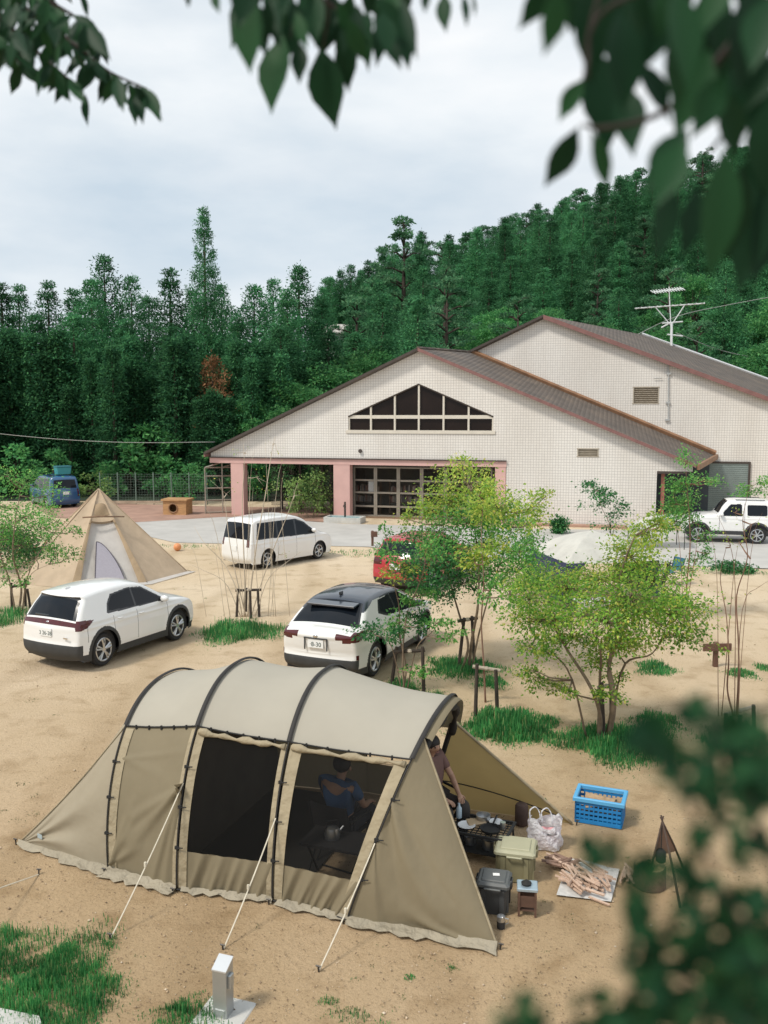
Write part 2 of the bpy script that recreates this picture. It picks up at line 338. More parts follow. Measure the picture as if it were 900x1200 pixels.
patch(225, 1190, 95, 44, 1800, .14, .008, hole=.5); patch(420, 1190, 90, 26, 420, .08, .008, hole=.8); patch(385, 1173, 30, 12, 160, .07, .008, hole=.5); patch(480, 1144, 14, 8, 60, .05, .01); patch(530, 1133, 12, 6, 40, .05, .01)
for x0, y0, x1, y1, n in ((165, 640, 260, 641, 200), (380, 648, 480, 644, 520), (400, 650, 440, 652, 160), (560, 656, 700, 661, 300), (760, 666, 900, 672, 420), (215, 640, 235, 641, 80)):
    for k in range(7):
        t = (k+.5)/7; patch(x0+(x1-x0)*t, y0+(y1-y0)*t, abs(x1-x0)/6, 4.5, n//7, 0.16, .02, hole=.6)
patch(60, 1160, 175, 130, 5000, .07, .009, hole=.6, edge=.1, bend=1.4)
grass = mesh_np('grass', np.concatenate(GV), np.concatenate(GF), m_grass, kind='stuff'); tag(grass, 'green grass growing in mounds round the saplings and in patches on the sand', 'grass')
GV, GF, gn = [], [], 0
for k in range(300):                                  # low weeds and dry litter scattered over the sand
    px, py = random.uniform(-20, 920), 660+540*random.random()**1.3
    c = G(px, py); blades(c.x, c.y, random.uniform(.02, .14), random.uniform(.02, .10), random.randint(4, 22), random.uniform(.012, .05), .010, bend=1.4)
m_leafl = leafmat('dry_leaf_litter', [(0, (.10, .07, .045)), (.6, (.22, .15, .09)), (1, (.34, .26, .17))], .1, .9, 0)
weeds = mesh_np('weeds', np.concatenate(GV), np.concatenate(GF), m_weed, kind='stuff'); tag(weeds, 'tiny weeds scattered over the bare sand', 'weeds')
n = 3600; py_ = 600+600*rng.uniform(0, 1, n)**.8; px_ = rng.uniform(-40, 940, n); gx_ = np.array([tuple(G(a, c, .004)) for a, c in zip(px_, py_)]); near_ = rng.normal(0, .25, n)
gx_[:, :2] += rng.normal(0, .12, (n, 2)); Vl, Fl = leaves(gx_, rng.normal(0, 1, (n, 3))*[1, 1, .12], rng.normal(0, .25, (n, 3))+[0, 0, 1], rng.uniform(.010, .040, n), rng.uniform(.006, .018, n), .15)
litter = mesh_np('litter', Vl, Fl, m_leafl, kind='stuff'); tag(litter, 'dry leaf litter and chips of wood strewn over the sand', 'litter')
n = 5200; py_ = 640+580*rng.uniform(0, 1, n)**.7; px_ = rng.uniform(-40, 940, n); c_ = np.array([tuple(G(a, c)) for a, c in zip(px_, py_)]); r_ = rng.uniform(.003, .008, n)*(1+rng.uniform(0, 1, n)**10*2)
base_ = np.array([[1, 0, 0], [0, 1, 0], [-1, 0, 0], [0, -1, 0], [0, 0, .7], [0, 0, -.6]]); Vp = (c_[:, None, :]+base_[None]*(r_[:, None, None]*rng.uniform(.6, 1.3, (n, 6, 1)))).reshape(-1, 3)
Fp = (np.array([[0, 1, 4], [1, 2, 4], [2, 3, 4], [3, 0, 4], [1, 0, 5], [2, 1, 5], [3, 2, 5], [0, 3, 5]])[None]+(np.arange(n)*6)[:, None, None]).reshape(-1, 3)
gravel = mesh_np('gravel', Vp, Fp, leafmat('gravel_stones', [(0, (.28, .20, .13)), (.6, (.45, .34, .22)), (1, (.62, .52, .40))], 0, .9, 0), smooth=True, kind='stuff'); tag(gravel, 'loose grit and small stones on the sand', 'gravel')

# ================================================================== the wood
m_bark = mat('conifer_bark', (0.055, 0.040, 0.030), 0.9, 0.3, 4)
m_cedar = leafmat('cedar_needles', [(0, (0.038, 0.135, 0.066)), (.5, (0.061, 0.204, 0.090)), (.9, (0.090, 0.269, 0.108)), (1, (0.145, 0.345, 0.135))], 0.4, 0.7, .40, .8, .40, .12)
m_cyp = leafmat('cypress_sprays', [(0, (.024, .095, .048)), (.5, (.042, .150, .066)), (1, (.095, .27, .105))], 0.4, 0.7, .40, .9, .35, .12)
m_pine = leafmat('pine_needles', [(0, (0.052, 0.152, 0.084)), (.5, (0.087, 0.228, 0.111)), (1, (0.174, 0.345, 0.173))], 0.4, 0.7, .25, .8, .3, .12)
m_broad = leafmat('broadleaf_leaves', [(0, (0.049, 0.182, 0.070)), (.5, (0.084, 0.286, 0.095)), (1, (0.176, 0.416, 0.140))], 0.45, 0.6, .3, .8, .3, .15)
m_dead = leafmat('dying_needles', [(0, (0.09, 0.075, 0.035)), (.45, (0.26, 0.13, 0.06)), (1, (0.46, 0.23, 0.11))], 0.3, 0.7, .1)
def conifer(name, h, r, m, rows=30, drop=0.25, power=0.8, spray=0.42, per=1.0, base=0.06, tuft=0.15):
    """cone of whorled boughs, each carrying drooping sprays; unit: metres, foot at the origin"""
    C, A, N, L, W = [], [], [], [], []
    for i in range(rows):
        t = base+(1-base)*(i+random.random()*.8)/rows; z = h*t
        rad = r*((1-t)**power)*(0.80+0.34*random.random()+.14*math.sin(i*1.7+h))+tuft
        if t < .2: rad *= .6+2*t
        nb = max(5, int(5+rad*3.0)); a0 = random.random()*6.28
        for k in range(nb):
            az = a0+6.28*k/nb+random.uniform(-.35, .35); ln = max(.12, rad*random.uniform(.66, 1.12))
            nt_ = max(1, int(round(ln/.55))); tz_ = [1.0-.95*q/max(nt_, 1) for q in range(nt_)]      # tufts from the tip inwards
            for f0 in tz_:
                f0 = min(1.05, f0*random.uniform(.9, 1.06)); m_ = int(per*random.uniform(14, 24)); sg = random.uniform(.16, .25)*min(1.3, .45+.45*ln)
                dx_, dy_ = math.cos(az), math.sin(az); sd_ = random.uniform(-.28, .28)*ln*(.3+f0)
                c0 = np.array([dx_*f0*ln-dy_*sd_, dy_*f0*ln+dx_*sd_, z-drop*ln*f0+0.20*ln*f0**2*(.4 if t < .7 else 1.2)])
                d_ = rng.normal(0, 1, (m_, 3))*[sg, sg, sg*.62]; P = c0+d_; o_ = unit(d_+np.array([dx_, dy_, 0])*sg*.8)
                C.append(P); A.append(o_*.7+rng.normal(0, .4, (m_, 3))+[0, 0, -.02]); N.append(o_*.7+rng.normal(0, .35, (m_, 3))+[0, 0, .75])
                L.append(spray*rng.uniform(.6, 1.3, m_)); W.append(spray*rng.uniform(.32, .52, m_))
    n = rows*26; tt = rng.uniform(.35, .985, n); rr2 = (r*(1-tt)**power*.45+.10)                  # leafy core so that no bare stem shows
    o_ = rng.normal(0, 1, (n, 3)); P = o_*np.stack([rr2*.6, rr2*.6, np.full(n, .22)], 1); P[:, 2] += h*tt
    C.append(P); A.append(unit(o_)*.8+rng.normal(0, .3, (n, 3))); N.append(unit(o_)+rng.normal(0, .35, (n, 3))+[0, 0, .5]); L.append(spray*rng.uniform(.7, 1.4, n)); W.append(spray*rng.uniform(.35, .55, n))
    n = 14; C.append(np.stack([rng.normal(0, .06, n), rng.normal(0, .06, n), h*rng.uniform(.95, 1.0, n)], 1)); A.append(rng.normal(0, .25, (n, 3))+[0, 0, 1]); N.append(rdir(n)); L.append(np.full(n, spray)); W.append(np.full(n, spray*.35))
    V, F = leaves(np.concatenate(C), np.concatenate(A), np.concatenate(N), np.concatenate(L), np.concatenate(W), -.12)
    return mesh_np(name, V, F, m).data
def clumped(h, r, m, clumps, spray=.45, flat=.5, dens=60, up=.4, z0=.35):
    """broad or layered crown out of separate leaf clumps (x, y, z, radius)"""
    C, A, N, L = [], [], [], []
    for (x, y, z, q) in clumps:
        n = int(dens*q*q*(.8+.4*random.random()))+12
        d = rdir(n)*(rng.uniform(.35, 1.05, n)**.5)[:, None]*[q, q, q*flat]
        C.append(d+[x, y, z]); A.append(d/q*[1, 1, .4]+rng.normal(0, .45, (n, 3))); N.append(rng.normal(0, .5, (n, 3))+[0, 0, up]); L.append(spray*rng.uniform(.6, 1.3, n))
    C, A, N, L = map(np.concatenate, (C, A, N, L))
    V, F = leaves(C, A, N, L, L*.55, -.1)
    return mesh_np('crown', V, F, m).data
def tree_proto(name, crown, h, trunk_r, limbs=(), m_b=None, ztop=.93):
    """[crown mesh, trunk mesh]"""
    mb = MB(); mb.tube([(0, 0, -.6), (.03, .02, h*.3), (-.02, .03, h*.65), (0, 0, h*ztop)], [trunk_r*1.15, trunk_r*.85, trunk_r*.5, trunk_r*.12], 7)
    for p, q in limbs: mb.tube([p, (Vector(p)+Vector(q))/2+Vector((0, 0, .15)), q], [trunk_r*.3, trunk_r*.2, trunk_r*.06], 5)
    t = mb.build('trunk', m_b or m_bark, smooth='all')
    return name, crown, t.data
def strip_protos():                                    # the sheets the prototypes were linked with are re-linked per tree below
    for o in [o for o in COL.objects if o.type == 'MESH' and o.parent is None and o.name.split('.')[0] in ('crown', 'trunk')]: bpy.data.objects.remove(o)
def plant(proto, loc, rz, sc, label, cat, group=None):
    name, crown, trunk = proto
    r = thing(name, label, cat, loc, rz, group); r.scale = sc if hasattr(sc, '__len__') else (sc,)*3
    for n, d in (('trunk', trunk), ('crown', crown)):
        o = bpy.data.objects.new(n, d); COL.objects.link(o); o.parent = r
    return r
cedars = [tree_proto('cedar_tree', conifer('crown', 10, 2.7, m_cedar, 30, .34, .86, .16, 2.6, .06, .16), 10, .22), tree_proto('cedar_tree', conifer('crown', 10, 2.4, m_cedar, 29, .22, .74, .16, 2.6, .06, .16), 10, .2),
          tree_proto('cedar_tree', conifer('crown', 10, 3.0, m_cedar, 29, .38, .92, .16, 2.6, .06, .18), 10, .24)]
spire = tree_proto('cedar_tree', conifer('crown', 14, 3.1, m_cedar, 44, .28, .95, .16, 2.4, .06, .16), 14, .25)
cyp = tree_proto('cypress_tree', conifer('crown', 6, .62, m_cyp, 26, -1.0, .6, .15, 1.8, .02, .04), 6, .12)
dying = tree_proto('cedar_tree', conifer('crown', 8, 1.9, m_dead, 22, .3, .6, .20, 1.3), 8, .16)
def layered(h, r, n):
    c, l = [], []
    for i in range(n):
        t = .35+.65*i/(n-1); rad = r*(1.15-t)**.7
        for k in range(int(3+4*(1-t))):
            a = random.random()*6.28; d = rad*random.uniform(.35, 1.0); q = random.uniform(.55, .95)*(1.25-t*.6)
            x, y, z = math.cos(a)*d, math.sin(a)*d, h*t+random.uniform(-.3, .3); c.append((x, y, z, q)); l.append(((0, 0, z-.5), (x, y, z-.1)))
    c.append((0, 0, h, .6)); return c, l
def dome(h, r, n, zlow=.35):
    c, l = [], []
    for i in range(n):
        a = random.random()*6.28; u = random.random(); d = r*math.sqrt(1-u*u)*random.uniform(.55, 1.0); z = h*zlow+h*(1-zlow)*u*random.uniform(.8, 1)
        x, y = math.cos(a)*d, math.sin(a)*d; q = random.uniform(.6, 1.1)*r*.36; c.append((x, y, z, q)); l.append(((0, 0, h*.3+z*.2), (x, y, z-.2)))
    return c, l
c1, l1 = layered(10, 3.2, 9); c2, l2 = layered(10, 3.8, 7)
pines = [tree_proto('pine_tree', clumped(10, 3, m_pine, c1, .22, .30, 330, 1.0), 10, .25, l1), tree_proto('pine_tree', clumped(10, 3, m_pine, c2, .22, .28, 330, 1.0), 10, .25, l2)]
c3, l3 = dome(8, 3.2, 34); c4, l4 = dome(7, 3.4, 24, .25)
broads = [tree_proto('broadleaf_tree', clumped(8, 3, m_broad, c3, .22, .60, 290, .8), 8, .2, l3, ztop=.7), tree_proto('broadleaf_tree', clumped(7, 3, m_broad, c4, .20, .52, 300, .8), 7, .2, l4, ztop=.7)]
c5, l5 = dome(3, 1.6, 20, .12); shrubp = tree_proto('shrub', clumped(3, 1.6, m_broad, c5, .22, .7, 230, .6), 3, .06, l5, ztop=.6)
m_pale = leafmat('pale_green_leaves', [(0, (0.10, 0.20, 0.06)), (.5, (0.19, 0.34, 0.09)), (1, (0.34, 0.46, 0.15))], 0.4, 0.5, .12)
c6, l6 = dome(2.4, 1.3, 22, .2); pale_shrub = tree_proto('shrub', clumped(2.4, 1.3, m_pale, c6, .15, .75, 330, .5), 2.4, .04, l6, ztop=.6)
strip_protos()
# skyline of the wood, read off the photograph: (column, row of the tree tops)
SKY = [(-60, 335), (0, 333), (50, 335), (75, 352), (120, 312), (160, 335), (200, 325), (218, 345), (285, 345), (330, 325), (350, 322), (385, 345), (400, 322), (430, 318), (470, 268), (505, 280), (530, 290), (560, 268), (600, 256), (650, 240), (700, 222), (760, 205), (830, 185), (900, 176), (1000, 170)]
SKX, SKR = [a for a, _ in SKY], [b_ for _, b_ in SKY]
count = 0
def forest_tree(x, y, h, kind, label, group):
    global count
    z = hill_z(x, y)-.2; count += 1
    P = {'cedar': cedars, 'pine': pines, 'broad': broads, 'cyp': [cyp]}[kind]
    p = random.choice(P); base = 10 if kind in ('cedar', 'pine') else (6 if kind == 'cyp' else 7.5)
    k = h/base; kw = k*random.uniform(.85, 1.15)*(1.0 if kind != 'cedar' else min(1.25, max(.9, 13/h)))
    plant(p, (x, y, z), random.random()*6.28, (kw, kw, k), label, 'tree', group)
LBL = {('cedar', 0): 'dark conical cedar in the tall wood behind the mesh fence', ('cedar', 1): 'dark conical cedar on the wooded slope above the hall roofs', ('pine', 0): 'layered pine among the cedars behind the mesh fence', ('pine', 1): 'layered pine with flat tiers of needles on the slope above the hall',
       ('broad', 0): 'round bright green tree at the foot of the wood beside the hall', ('broad', 1): 'round bright green tree low on the slope behind the hall roofs', ('cyp', 0): 'slim upright young cypress in the thicket in front of the tall cedars'}
def tree_at(px, y, top, kind, z_one, dh=0):
    x = D(px, 485, y).x; zt = CAMH+(485-top)*y/FPX*1.0; h = zt-hill_z(x, y)+.2+dh
    forest_tree(x, y, max(2.5, h), kind, LBL[(kind, z_one)], {0: 'trees of the wood behind the fence', 1: 'trees on the hillside behind the hall'}[z_one])
# left: the tall edge of the wood, two ranks
for px, top, y in ((-40, 330, 66), (8, 335, 64), (28, 338, 72), (62, 333, 65), (92, 345, 68), (128, 303, 66), (112, 330, 62), (158, 325, 65), (178, 352, 70), (203, 318, 64), (228, 345, 70), (262, 335, 68), (300, 336, 65), (322, 332, 72), (352, 318, 66), (338, 345, 61), (378, 350, 68), (280, 370, 60), (45, 372, 60), (150, 375, 60), (205, 385, 59), (90, 372, 59), (-10, 372, 60), (330, 385, 59), (385, 392, 63), (368, 410, 59), (415, 395, 66), (388, 330, 116), (400, 322, 119), (412, 318, 117), (424, 322, 113), (378, 340, 112), (432, 312, 104)):
    tree_at(px, y, top+random.uniform(-2, 4), 'cedar', 0)
xs_ = D(244, 485, 63); plant(spire, (xs_.x, 63, hill_z(xs_.x, 63)-.2), 1.0, (.95, .95, (CAMH+(485-262)*63/FPX)/14), 'tallest spire-shaped cedar, rising well above the wood behind the fence', 'tree', 'trees of the wood behind the fence')
xs_ = D(250, 485, 57.0); plant(dying, (xs_.x, 57.0, -.1), .4, (1.1, 1.1, 1.12), 'dying orange-brown cedar among the dark green thicket', 'tree', 'trees of the wood behind the fence')
for k in range(58):                                   # thicket of slim upright shoots below the cedars
    px = -30+k*6.5+random.uniform(-4, 4); y = 55.5+random.random()*3.5
    front = 228 < px < 272
    if px > 330: continue
    tree_at(px, 55.2 if front else y, (465 if front else 400)+random.uniform(-8, 60 if not front else 15)+max(0, px-290)*.5, 'cyp', 0)
for px, top, y in ((330, 452, 57), (358, 462, 55.5), (395, 440, 59), (300, 478, 56), (420, 428, 62), (372, 440, 61), (440, 420, 64)): tree_at(px, y, top, 'broad', 0)
# right: ranks climbing the hill
y = 60.0
while y < 150:
    half = 0.50*y+5; x = -8+max(0, (y-90))*0.0; step = 3.9+y*.012
    x += random.random()*step
    while x < half:
        px = 450+FPX*x/y
        ground_row = 485-(hill_z(x, y)-CAMH)*FPX/y; sk = float(np.interp(px, SKX, SKR))
        zt_max = CAMH+(485-sk)*y/FPX-hill_z(x, y)
        u = random.random(); low = (y < 84)
        kind = 'broad' if (low and u < .62 and px > 540) else ('pine' if u > .80 else 'cedar')
        h = {'cedar': random.uniform(10, 13.5), 'pine': random.uniform(9.5, 12.5), 'broad': random.uniform(6.5, 9)}[kind]
        if y > 118: h = min(max(zt_max*random.uniform(.9, 1.04), 5), 15)
        h = min(h, zt_max*random.uniform(.93, 1.03))
        blocked = (370 < px < 412 and y < 105 and ground_row-h*FPX/y < 402)
        if h > 3 and px > 385 and not blocked and (ground_row-h*FPX/y) < (415 if px > 560 else 470):
            forest_tree(x+random.uniform(-.6, .6), y+random.uniform(-1.5, 1.5), h, kind, LBL[(kind, 1)], 'trees on the hillside behind the hall')
        x += step*random.uniform(.75, 1.3)
    y += 5.6+y*.012 if y < 118 else 4.6
for px, top, y, kind, lab in ((473, 266, 92, 'pine', 'tall pine with an open tiered crown standing above the ridge of the front roof'), (520, 322, 72, 'pine', 'wide pine with flat tiers directly above the front gable roof'), (605, 352, 70, 'pine', 'pale green tiered pine just left of the rear gable peak')):
    x = D(px, 485, y).x; h = CAMH+(485-top)*y/FPX-hill_z(x, y); k = h/10
    plant(pines[0 if px == 473 else 1], (x, y, hill_z(x, y)-.2), random.random()*6, (k*.95, k*.95, k), lab, 'tree', 'trees on the hillside behind the hall')
# undergrowth in front of the wood and beside the fence
for px, y, sc, lab in ((105, 50.5, .95, 'rounded bright green shrub behind the pointed tent'), (60, 54, 1.0, 'dark shrub under the wood behind the blue van'), (15, 54, 1.1, 'dark shrub at the far left foot of the wood'), (150, 54.5, 1.2, 'spreading shrub behind the mesh fence'), (190, 54.5, .85, 'shrub rising over the middle of the mesh fence'),
                       (222, 51.2, .75, 'low shrub between the wooden play box and the metal screen'), (250, 54.5, 1.0, 'shrub behind the metal screen frame'), (300, 52.5, .8, 'shrub seen through the open bay of the hall'), (340, 53.0, .9, 'second shrub seen through the open bay of the hall'), (205, 55.5, 1.3, 'broad layered shrub against the thicket'), (170, 56.0, 1.5, 'tall shrub with light leaves in front of the thicket'), (375, 53.5, .9, 'shrub at the right edge of the open bay')):
    x = D(px, 485, y).x; plant(shrubp if px != 105 else pale_shrub, (x, y, 0), random.random()*6, (sc*1.05, sc*1.05, sc) if px != 105 else (.95, .95, .8), lab, 'shrub')
print('FOREST', count)
# ================================================================== the hall
def tile_mat():
    m, nt, b = nodes('white_wall_tiles')
    tc = nt.nodes.new('ShaderNodeTexCoord'); sp = nt.nodes.new('ShaderNodeSeparateXYZ'); cb = nt.nodes.new('ShaderNodeCombineXYZ')
    lnk(nt, tc.outputs['Object'], sp.inputs[0]); lnk(nt, sp.outputs['X'], cb.inputs[0]); lnk(nt, sp.outputs['Z'], cb.inputs[1])
    br = nt.nodes.new('ShaderNodeTexBrick'); br.offset = 0; br.inputs['Scale'].default_value = 1; br.inputs['Brick Width'].default_value = .128; br.inputs['Row Height'].default_value = .128
    br.inputs['Mortar Size'].default_value = .0105; br.inputs['Mortar Smooth'].default_value = .1; br.inputs['Bias'].default_value = 0
    br.inputs['Color1'].default_value = (.765, .735, .69, 1); br.inputs['Color2'].default_value = (.73, .70, .655, 1); br.inputs['Mortar'].default_value = (.50, .47, .445, 1)
    lnk(nt, cb.outputs[0], br.inputs['Vector'])
    n = noise(nt, .5, 5, stretch=(1, 1, .25)); c = ramp(nt, n, [(.3, (.86, .84, .82)), (.6, (1, 1, 1))])
    mx = nt.nodes.new('ShaderNodeMix'); mx.data_type = 'RGBA'; mx.blend_type = 'MULTIPLY'; mx.inputs[0].default_value = .8; lnk(nt, br.outputs['Color'], mx.inputs[6]); lnk(nt, c, mx.inputs[7])
    lnk(nt, mx.outputs[2], b.inputs['Base Color']); b.inputs['Roughness'].default_value = .55
    return m
m_tile = tile_mat()
m_pink = mat('pink_render', (.61, .385, .35), .85, .07, 1.5, bmp=.08, bscale=30)
m_fascia = mat('red_brown_fascia', (.215, .105, .095), .6, .15, 3)
m_flash = mat('copper_brown_flashing', (.25, .135, .075), .55, .25, 2)
m_bronze = mat('bronze_window_frame', (.30, .265, .22), .45, .1, 3, metal=.3)
m_cream = mat('cream_window_frame', (.62, .57, .49), .6, .06, 3)
m_darkglass = mat('dark_brown_glass', (.016, .010, .008), .12, .3, .6, spec=.2)
m_dkbrown = mat('dark_brown_trim', (.06, .045, .038), .6, .15, 3)
m_louvre = mat('tan_louvre', (.42, .37, .30), .6, .1, 5)
m_shut = mat('grey_green_shutter', (.23, .28, .27), .45, .10, 1.5, metal=.2)
m_dkblue = mat('shutter_back_and_porch_shade', (.05, .065, .08), .5, .15, 2)  # backs the shutter slats and paints the shade behind the porch
m_rust = mat('rust_red_steel', (.34, .13, .09), .6, .15, 4)
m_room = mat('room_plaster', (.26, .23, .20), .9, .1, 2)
m_white = mat('white_paper', (.80, .80, .78), .8, .03, 5)
m_cglass = seethru('clear_window_glass', (.02, .022, .022), .14, .06)
def roof_mat():
    m, nt, b = nodes('grey_brown_roof_sheets')
    n = noise(nt, .8, 6, stretch=(1, 1, 1)); n2 = noise(nt, 9, 4)
    c = ramp(nt, n, [(.3, (.085, .068, .056)), (.5, (.120, .095, .078)), (.72, (.165, .125, .095))]); c2 = ramp(nt, n2, [(.3, (.75,)*3), (.6, (1,)*3)])
    tc = nt.nodes.new('ShaderNodeTexCoord'); wv = nt.nodes.new('ShaderNodeTexWave'); wv.bands_direction = 'X'; wv.inputs['Scale'].default_value = 1.5; wv.inputs['Distortion'].default_value = .3
    lnk(nt, tc.outputs['Object'], wv.inputs['Vector']); c3 = ramp(nt, wv.outputs[0], [(0, (.62,)*3), (.25, (1,)*3)])
    for cc in (c2, c3):
        mx = nt.nodes.new('ShaderNodeMix'); mx.data_type = 'RGBA'; mx.blend_type = 'MULTIPLY'; mx.inputs[0].default_value = .8; lnk(nt, c, mx.inputs[6]); lnk(nt, cc, mx.inputs[7]); c = mx.outputs[2]
    lnk(nt, c, b.inputs['Base Color']); b.inputs['Roughness'].default_value = .7; bump(nt, b, wv.outputs[0], .4, .05); return m
m_roof = roof_mat()
PL, PR = G(278, 603.5), G(765, 618.5)
fx = (PR-PL).normalized(); ny = Vector((-fx.y, fx.x, 0)); HRZ = math.atan2(fx.y, fx.x)
hall = thing('community_hall', 'large white tiled hall with two stepped gable roofs and a pink framed ground floor', 'building', PL, HRZ)
HM = Matrix.Translation(PL) @ Matrix.Rotation(HRZ, 4, 'Z'); HI = HM.inverted()
def FP(px, py, dep=0.0):                               # sight line meets the facade plane set back by dep -> hall coordinates
    d = ray(px, py); o = Vector((0, 0, CAMH)); p0 = PL+ny*dep
    t = (p0-o).dot(ny)/d.dot(ny); return HI @ (o+d*t)
BK = 6.8                                              # the rear block stands this far behind the front facade
def at(s, y, z): return Vector((s, y, z))
fl = lambda v, y=0: Vector((v.x, y, v.z))
eL, ap, eR = FP(247, 531), FP(491, 412), FP(812, 543)
beamL, beamR = FP(247, 536), FP(592, 540.5); zb = (FP(272, 537).z+FP(592, 540.5).z)/2; sR = FP(592, 560).x; sEnd = FP(769, 580).x; zP = FP(769, 552).z
sw = {k: FP(k, 505).x for k in (408, 578)}; w0, w1 = sw[408], sw[578]; wz0 = FP(490, 505.5).z; wz1 = FP(490, 488).z; wap = FP(490.5, 450)
hole_w = [at(w0, 0, wz0), at(w1, 0, wz0), at(w1, 0, wz1), at(wap.x, 0, wap.z), at(w0, 0, wz1)]
v0, v1 = FP(677, 535), FP(701, 526); hole_v = [at(v0.x, 0, v0.z), at(v1.x, 0, v0.z), at(v1.x, 0, v1.z), at(v0.x, 0, v1.z)]
TH = .28
outl = [at(eL.x, 0, zb+.02), at(sR+.05, 0, zb+.02), at(sR+.05, 0, -.1), at(sEnd, 0, -.1), at(sEnd, 0, zP), at(eR.x, 0, zP), at(eR.x, 0, eR.z), at(ap.x, 0, ap.z), at(eL.x, 0, eL.z)]
MB().slab(outl, (0, TH, 0), [hole_w, hole_v]).build('front_wall', m_tile, hall)
# pink frame: beam and three pillars
zb2 = FP(400, 544.5).z; PD = .55
MB().box(((eL.x+sR)/2+.0, PD/2-.04, (zb+zb2)/2), (sR-eL.x+.1, PD, zb-zb2)).build('beam', m_pink, hall)
for a, c in ((271, 285.5), (391, 410), (580, 592.5)):
    x0, x1 = FP(a, 570).x, FP(c, 570).x; MB().box(((x0+x1)/2, PD/2-.03, zb2/2-.05), (x1-x0, PD-.02, zb2+.1)).build('pillar', m_pink, hall)
MB().box(((eL.x+sR)/2, -.06, zb+.03), (sR-eL.x+.1, .12, .06)).build('beam_flashing', m_dkbrown, hall)
# gable window
gw = MB(); fr = .085
gw.box(((w0+w1)/2, .10, wz0-.03), (w1-w0+.2, .30, .16)); gw.box(((w0+w1)/2, .10, FP(490, 488.6).z), (w1-w0, .10, .17))
for px in (408.5, 434.3, 462.3, 490.4, 519.4, 548.8, 577.4):
    s = FP(px, 500).x; top = wz1+(wap.z-wz1)*(1-abs(s-wap.x)/((w1-w0)/2)) - .03; gw.box((s, .10, (wz0+top)/2), (fr, .12, max(.2, top-wz0)))
f = gw.build('gable_window', m_cream, hall)
gs = MB(); gs.tube([(w0, .03, wz1), (wap.x, .03, wap.z), (w1, .03, wz1)], .05, 4); gs.build('frame_edge', m_dkbrown, f)
MB().slab([p+Vector((0, .16, 0)) for p in hole_w], (0, .02, 0)).build('pane', m_darkglass, f)
def louvre(a, c, n, dep=0):
    x0, x1, z0, z1 = a.x, c.x, a.z, c.z; y = dep
    mb = MB()
    for i in range(n):
        z = z0+(z1-z0)*(i+.5)/n; mb.box(((x0+x1)/2, y+.08, z), (x1-x0, .16, .018), Matrix.Rotation(R(-38), 3, 'X'))
    o = mb.build('louvre_vent', m_louvre, hall)
    MB().box(((x0+x1)/2, y+.2, (z0+z1)/2), (x1-x0+.05, .04, z1-z0+.05)).build('vent_back', m_dkbrown, o)
    t = .05; fb = MB()
    for cx, cz, sx_, sz in (((x0+x1)/2, z0, x1-x0+.1, t), ((x0+x1)/2, z1, x1-x0+.1, t), (x0, (z0+z1)/2, t, z1-z0), (x1, (z0+z1)/2, t, z1-z0)): fb.box((cx, y+.03, cz), (sx_, .1, sz))
    fb.build('vent_frame', m_louvre, o)
louvre(FP(677, 535), FP(701, 526), 5)
p = FP(422.5, 528.5); MB().lathe((p.x, 0, p.z), [(.085, .0), (.10, -.05), (.085, -.12), (.04, -.12)], 14, 'y').build('round_vent', m_dkbrown, hall)
# glazed front between the second pillar and the right one
gy = .85; g0, g1 = FP(409, 580, gy).x, FP(592, 580, gy).x; gzt = FP(450, 546.5, gy).z
bars = [FP(px, 575, gy).x for px in (414.5, 440.3, 467, 494.3, 522.2, 549.5, 577)]; rows_ = [FP(450, py, gy).z for py in (563, 577.5, 593.5)]
MB().box(((g0+g1)/2, gy, gzt+.12), (g1-g0, .14, .3)).build('door_header', m_dkbrown, hall)
for i in range(6):
    a, c = bars[i], bars[i+1]; mb = MB()
    for s in (a+.045, c-.045): mb.box((s, gy, gzt/2), (.085, .12, gzt))
    for z in rows_+[.06, gzt-.05]: mb.box(((a+c)/2, gy, z), (c-a-.18, .09, .09 if z != .06 else .12))
    d_ = mb.build('glazed_door', m_bronze, hall)
    MB().box(((a+c)/2, gy, gzt/2), (c-a-.1, .016, gzt-.1)).build('pane', m_cglass, d_)
MB().box(((g0+bars[0])/2, gy, gzt/2), (bars[0]-g0, .1, gzt)).build('door_jamb', m_dkbrown, hall)
# shell: side walls, back wall, floor, room behind the glass
sB0 = FP(391, 580).x+.05
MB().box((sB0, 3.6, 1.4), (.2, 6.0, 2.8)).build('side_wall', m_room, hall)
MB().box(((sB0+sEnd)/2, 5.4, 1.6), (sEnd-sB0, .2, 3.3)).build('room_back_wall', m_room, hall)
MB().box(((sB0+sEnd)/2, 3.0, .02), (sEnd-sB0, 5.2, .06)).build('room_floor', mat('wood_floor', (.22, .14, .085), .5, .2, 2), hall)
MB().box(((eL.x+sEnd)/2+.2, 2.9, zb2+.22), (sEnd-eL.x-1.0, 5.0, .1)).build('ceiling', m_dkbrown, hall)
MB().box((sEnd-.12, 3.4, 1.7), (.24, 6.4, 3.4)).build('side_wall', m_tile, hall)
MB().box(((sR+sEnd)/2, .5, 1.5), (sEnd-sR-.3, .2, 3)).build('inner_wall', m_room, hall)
# open bay: dark door posts and back beam
for px, yy in ((330, 3.0), (352, 3.2), (378, 3.0), (388, 1.2)):
    s = FP(px, 575, yy).x; MB().box((s, yy, zb2/2+.1), (.12, .12, zb2+.2)).build('post', m_dkbrown, hall)
MB().box(((FP(318, 575, 5.2).x+sB0)/2, 5.2, zb2*.5), (sB0-FP(318, 575, 5.2).x, .08, zb2)).build('bay_screen', m_dkglass if 'm_dkglass' in globals() else seethru('grey_bay_glass', (.03, .035, .035), .25, .1), hall)
